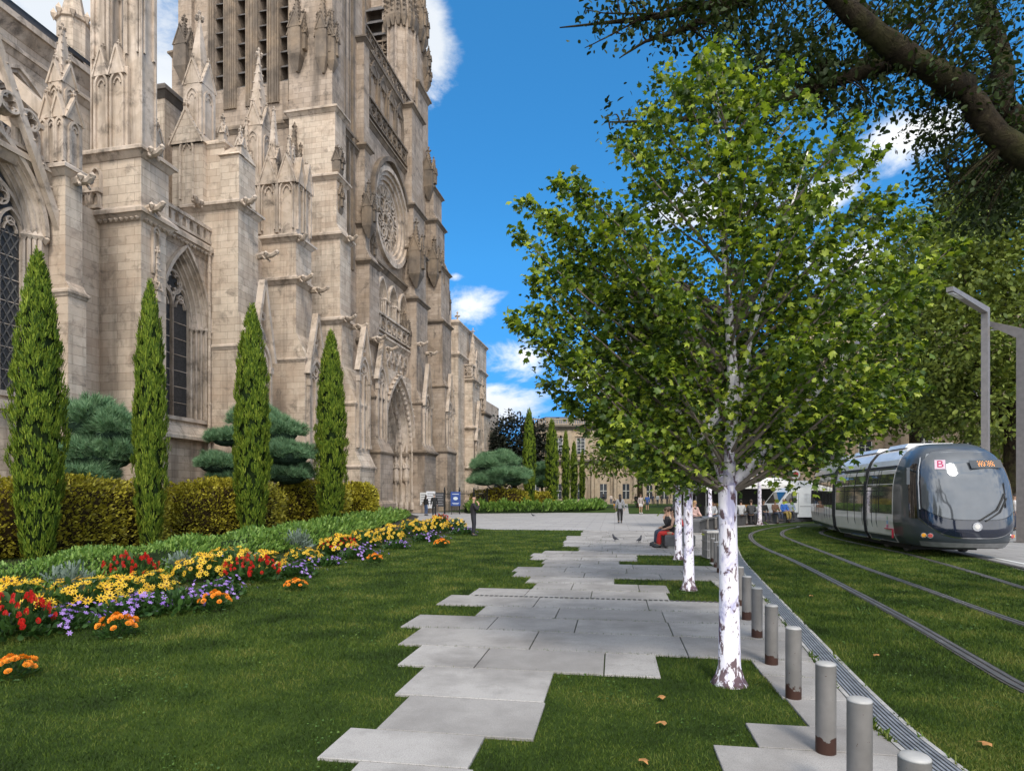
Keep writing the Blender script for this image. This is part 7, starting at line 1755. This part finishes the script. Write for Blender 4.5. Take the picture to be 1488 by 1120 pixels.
def column(par, a, z1, r=.32, z0=0.0):
    mb = MB(); mb.box(a-r*1.5,a+r*1.5,-.62,-.0,z0,z0+.8); mb.lathe([(r*1.25,.8),(r,1.0),(r,z0+.0+z1*.55),(r*.86,z1-.7),(r*1.1,z1-.6),(r*1.45,z1-.1),(r*1.45,z1)], (a,-.32,z0*0), 12); mb.build('column', M['paltrim'], par, uv=True, smooth=False)
YP = 112.0
pal = empty('palace', (XA(900,YP), YP, -.03), 'distant ochre stone palace with arched ground floor closing the square', 'palace')
ax = lambda px: XA(px,YP)-XA(900,YP); az = lambda py: ZA(py,YP)
x0, x1, xw0, xw1 = ax(762), ax(925), ax(640), ax(1240)
z1, z2 = az(668), az(618)
mb = MB(); mb.box(xw0, x0, 0, 14, 0, z1*1.0); mb.box(x0, x1, -.6, 14, 0, z2); mb.box(x1, xw1, 0, 14, 0, z1*.98); mb.build('wall', M['pal'], pal, uv=True)
mb = MB()
for (a, b, y, z) in ((x0, x1, -.6, z1), (x0, x1, -.6, z2), (xw0, x0-.4, 0, z1), (x1+.4, xw1, 0, z1)):
    m2 = MB(); m2.frustum((a-.1,b+.1,y-.15,13,z-.9),(a-.25,b+.25,y-.4,13,z-.35)); m2.box(a-.6,b+.6,y-.75,13,z-.35,z); m2.build('cornice', M['paldark'], pal, uv=True)
def pbal(a, b, y, z, n):
    mb = MB(); mb.box(a,b,y-.02,y+.3,z+.95,z+1.15); mb.box(a,b,y-.02,y+.3,z,z+.2)
    k = a
    while k < b-.1: mb.box(k,k+.14,y+.05,y+.2,z+.2,z+.95); k += .32
    for i in range(n+1): q = a+(b-a)*i/n; mb.box(q-.3,q+.3,y-.06,y+.34,z,z+1.3)
    mb.build('balustrade', M['paltrim'], pal, uv=True)
pbal(x0+.3, x1-.3, -.9, z2, 5); pbal(x1+1, xw1-1, -.3, z1, 12); pbal(xw0+.5, x0-1, -.3, z1, 5)
up = empty('x', (0,0,0), 'x', 'x'); bpy.data.objects.remove(up)
def shift(par, y): return par
def front(objs): pass
nb = len(bpy.data.objects); before = set(bpy.data.objects)
for k in range(5): bwin(pal, x0+(x1-x0)*(k+.5)/5, 1.5, z1+1.0, z1+3.9)
for k in range(6):
    a = x0+(x1-x0)*k/5; mb = MB(); fbox(mb, fy, a-.35, a+.35, z1+.1, z2-.9, -.0, .18); mb.build('pilaster', M['paltrim'], pal, uv=True)
for k in range(5): arcade(pal, x0+(x1-x0)*(k+.5)/5, 1.45, 4.2)
for k in range(6): column(pal, x0+(x1-x0)*k/5+(0 if 0 < k < 5 else (.5 if k == 0 else -.5)), z1-.9)
for o in set(bpy.data.objects)-before:
    if o.parent == pal: o.location.y -= .6
n = 14
for k in range(n):
    a = x1+1.0+(xw1-x1-2)*(k+.5)/n
    arcade(pal, a, 1.25, 4.0)
    column(pal, x1+1.0+(xw1-x1-2)*k/n, z1-.9, .26)
for k in range(4): arcade(pal, xw0+(x0-xw0)*(k+.5)/4, 1.35, 4.0)
mb = MB(); mb.frustum((x0+1,x1-1,1,13,z2),(x0+4,x1-4,5,9,z2+2.2)); mb.build('roof', M['slate'], pal)

def block(name, label, x, y, rz, w, d, h, nf, nc, z_shop=4.2, cat='building', z0=0):
    e = empty(name, (x, y, -.03), label, cat, 'stone buildings round the square', rz)
    mb = MB(); mb.box(-w/2, w/2, 0, d, 0, h); mb.build('wall', M['pal'], e, uv=True)
    mb = MB(); mb.frustum((-w/2+.2,w/2-.2,.2,d-.2,h+.5),(-w/2+1.5,w/2-1.5,2.5,d-2.5,h+3.2)); mb.build('roof', M['slate'], e)
    m2 = MB(); m2.frustum((-w/2-.1,w/2+.1,-.1,d,h-.5),(-w/2-.5,w/2+.5,-.5,d,h)); m2.box(-w/2-.55,w/2+.55,-.55,d,h,h+.5); m2.build('cornice', M['paltrim'], e, uv=True)
    fh = (h-z_shop-.8)/nf
    for f in range(nf):
        m2 = MB(); m2.box(-w/2-.12,w/2+.12,-.18,0,z_shop+fh*f-.15,z_shop+fh*f+.15); m2.build('string_course', M['paltrim'], e, uv=True)
        for c in range(nc): bwin(e, -w/2+w*(c+.5)/nc, min(1.3, w/nc*.42), z_shop+fh*f+.75, z_shop+fh*f+fh*.80)
    for c in range(nc+1):
        a = min(max(-w/2+w*c/nc, -w/2+.4), w/2-.4); mb = MB(); fbox(mb, fy, a-.3, a+.3, 0, h-.55, 0, .13); mb.build('pilaster', M['paltrim'], e, uv=True)
    for c in range(nc): arcade(e, -w/2+w*(c+.5)/nc, min(1.3, w/nc*.34), 2.5)
    return e
block('stone_building', 'tall ochre stone building seen between the tree crowns above the tram', XA(1290,66), 66, math.radians(-20), 17, 12, 21, 4, 4)
block('stone_building', 'lower stone building behind the dark awning and market stalls', XA(1150,74), 74, math.radians(-10), 22, 12, 12.5, 2, 6)
block('stone_building', 'long stone building in deep tree shade at the right edge behind the lamp posts', 42, 44, math.radians(-52), 26, 12, 15, 3, 7)
# dark awning with a small round sign, and a cafe front
aw = empty('awning', (XA(1170,58), 58, -.03), 'dark grey sloping shop awning above the white vans', 'awning', rz=math.radians(-6))
mb = MB(); mb.loft([[(-3,0,5.2),(3.6,0,5.9),(3.6,2.4,7.4),(-3,2.4,6.6)],[(-3,0,5.0),(3.6,0,5.7),(3.6,2.4,7.2),(-3,2.4,6.4)]]); mb.build('canopy', M['awn'], aw)
mb = MB(); mb.loft([[(-3,-.03,4.3),(3.6,-.03,5.0),(3.6,-.03,5.75),(-3,-.03,5.05)],[(-3,.0,4.3),(3.6,.0,5.0),(3.6,.0,5.75),(-3,.0,5.05)]]); mb.build('valance', plain('grey valance', (.16,.155,.15), .9), aw)
for q in (-2.8, 3.4): mb = MB(); mb.tube([(q,.1,0),(q,.1,5.3+.1*q)], .06, 8); mb.build('post', M['galv'], aw)
ps = empty('parasol', (XA(1128,50), 50, -.03), 'flat cream parasol tilted over the stalls left of the dark awning', 'parasol')
mb = MB(); mb.tube([(0,0,0),(0,0,3.0)], .04, 8); mb.build('pole', M['galv'], ps)
mb = MB(); mb.loft([[(1.7*math.cos(2*PI*k/8), 1.7*math.sin(2*PI*k/8), 2.55) for k in range(8)],[(.05*math.cos(2*PI*k/8), .05*math.sin(2*PI*k/8), 3.15) for k in range(8)]]); mb.build('canopy', M['canvas'], ps)
sg = empty('round_sign', (XA(1156,49), 49, -.03), 'small round red and white sign on a pole behind the vans', 'sign')
mb = MB(); mb.tube([(0,0,0),(0,0,3.0)], .035, 8); mb.build('pole', M['galv'], sg)
mb = MB(); mb.tube([(0,-.03,3.3),(0,.03,3.3)], .36, 20); mb.build('disc', M['frame'], sg); mb = MB(); mb.tube([(0,-.05,3.3),(0,-.031,3.3)], .22, 16); mb.build('disc_centre', plain('sign red', (.35,.03,.03), .6), sg)

# church fence, poster, notice boards
M['iron'] = plain('black ironwork', (.015,.015,.016), .6)
def cw(v, u): return (CC*v+CS*u, -CS*v+CC*u)
fa, fb = G(646, 746), G(708, 744)
fe = empty('iron_fence', (fa[0], fa[1], -.03), 'black iron railing in front of the church choir wall', 'fence'); L = math.hypot(fb[0]-fa[0], fb[1]-fa[1]); fe.rotation_euler = (0,0,math.atan2(fb[1]-fa[1], fb[0]-fa[0]))
mb = MB(); 
for z in (.25, 1.75): mb.box(0, L, -.025, .025, z, z+.05)
k = 0
while k*.16 < L: mb.box(k*.16-.012, k*.16+.012, -.012, .012, .02, 1.95+.12*(k % 2)); k += 1
mb.build('railing', M['iron'], fe)
for q in range(4): mb = MB(); xq = L*q/3; mb.box(xq-.05,xq+.05,-.05,.05,0,2.2); mb.octa((xq,0,2.28), .1); mb.build('post', M['iron'], fe)
x, y = G(662, 747); ps = empty('poster_board', (x, y, -.03), 'blue poster board with pale round emblem hung before the iron railing', 'notice board')
mb = MB(); mb.box(-.42,.42,-.03,.03,.75,1.95); mb.build('panel', plain('deep blue poster', (.015,.05,.22), .5), ps)
for q in (-.36,.36): mb = MB(); mb.box(q-.025,q+.025,.031,.08,0,1.95); mb.build('post', M['iron'], ps)
mb = MB(); mb.lathe([(.20,0),(.20,.006)], (0,0,0), 20); em = mb.build('emblem', plain('pale emblem', (.5,.55,.6), .6), ps); em.rotation_euler = (PI/2,0,0); em.location = (0,-.031,1.38); em.scale = (1,.7,1)
mb = MB(); mb.box(-.3,.3,-.036,-.031,.95,1.0); mb.box(-.22,.22,-.036,-.031,.87,.90); mb.box(-.28,.28,-.036,-.031,1.72,1.78); mb.build('print_lines', plain('pale print', (.45,.5,.6), .6), ps)
def board(px, py, w, z0, z1, c, lab, cat='notice board'):
    x, y = G(px, py); e = empty('notice_board', (x, y, -.03), lab, cat)
    mb = MB(); mb.box(-w/2,w/2,-.03,.03,z0,z1); mb.build('panel', plain('board', c, .6), e)
    for q in (-w/2+.06, w/2-.06): mb = MB(); mb.box(q-.03,q+.03,.031,.09,0,z1); mb.build('post', M['iron'], e)
    mb = MB(); 
    for k in range(5): mb.box(-w/2+.1, w/2-.12-.08*(k % 2), -.034, -.03, z1-.25-.22*k, z1-.17-.22*k)
    mb.build('print_lines', plain('grey print', (.2,.2,.22), .7), e)
board(616, 745, .7, .75, 1.9, (.55,.55,.54), 'white notice board left of the couple at the church wall'); board(626, 745.5, .8, .5, 2.0, (.62,.63,.66), 'pale notice board between the couple at the church wall'); board(639, 745, .9, .6, 1.9, (.04,.04,.045), 'dark notice board right of the couple at the church wall')
x, y = G(537, 752); db = empty('notice_board', (x, y, -.03), 'dark framed board in front of the buttress behind the hedge', 'notice board'); mb = MB(); mb.box(-.5,.5,-.04,.04,.4,1.95); mb.build('panel', plain('dark panel', (.02,.02,.024), .5), db); mb = MB(); mb.box(-.56,-.5,-.06,.06,0,2.0); mb.box(.5,.56,-.06,.06,0,2.0); mb.box(-.5,.5,-.06,.06,1.95,2.0); mb.build('frame', M['iron'], db)
# statue on a pedestal in the far garden
sx_, sy_ = XA(758,70), 70; st = empty('garden_statue', (sx_, sy_, 0), 'pale stone statue on a tall pedestal between far pine and cypress', 'statue')
mb = MB(); mb.box(-.55,.55,-.55,.55,0,.4); mb.box(-.4,.4,-.4,.4,.4,2.5); mb.frustum((-.42,.42,-.42,.42,2.5),(-.55,.55,-.55,.55,2.75)); mb.build('pedestal', M['paltrim'], st, uv=True)
mb = MB(); statue(mb, 0, 0, 2.75, 2.0, (.2,-1)); mb.build('figure', M['paltrim'], st, uv=True)
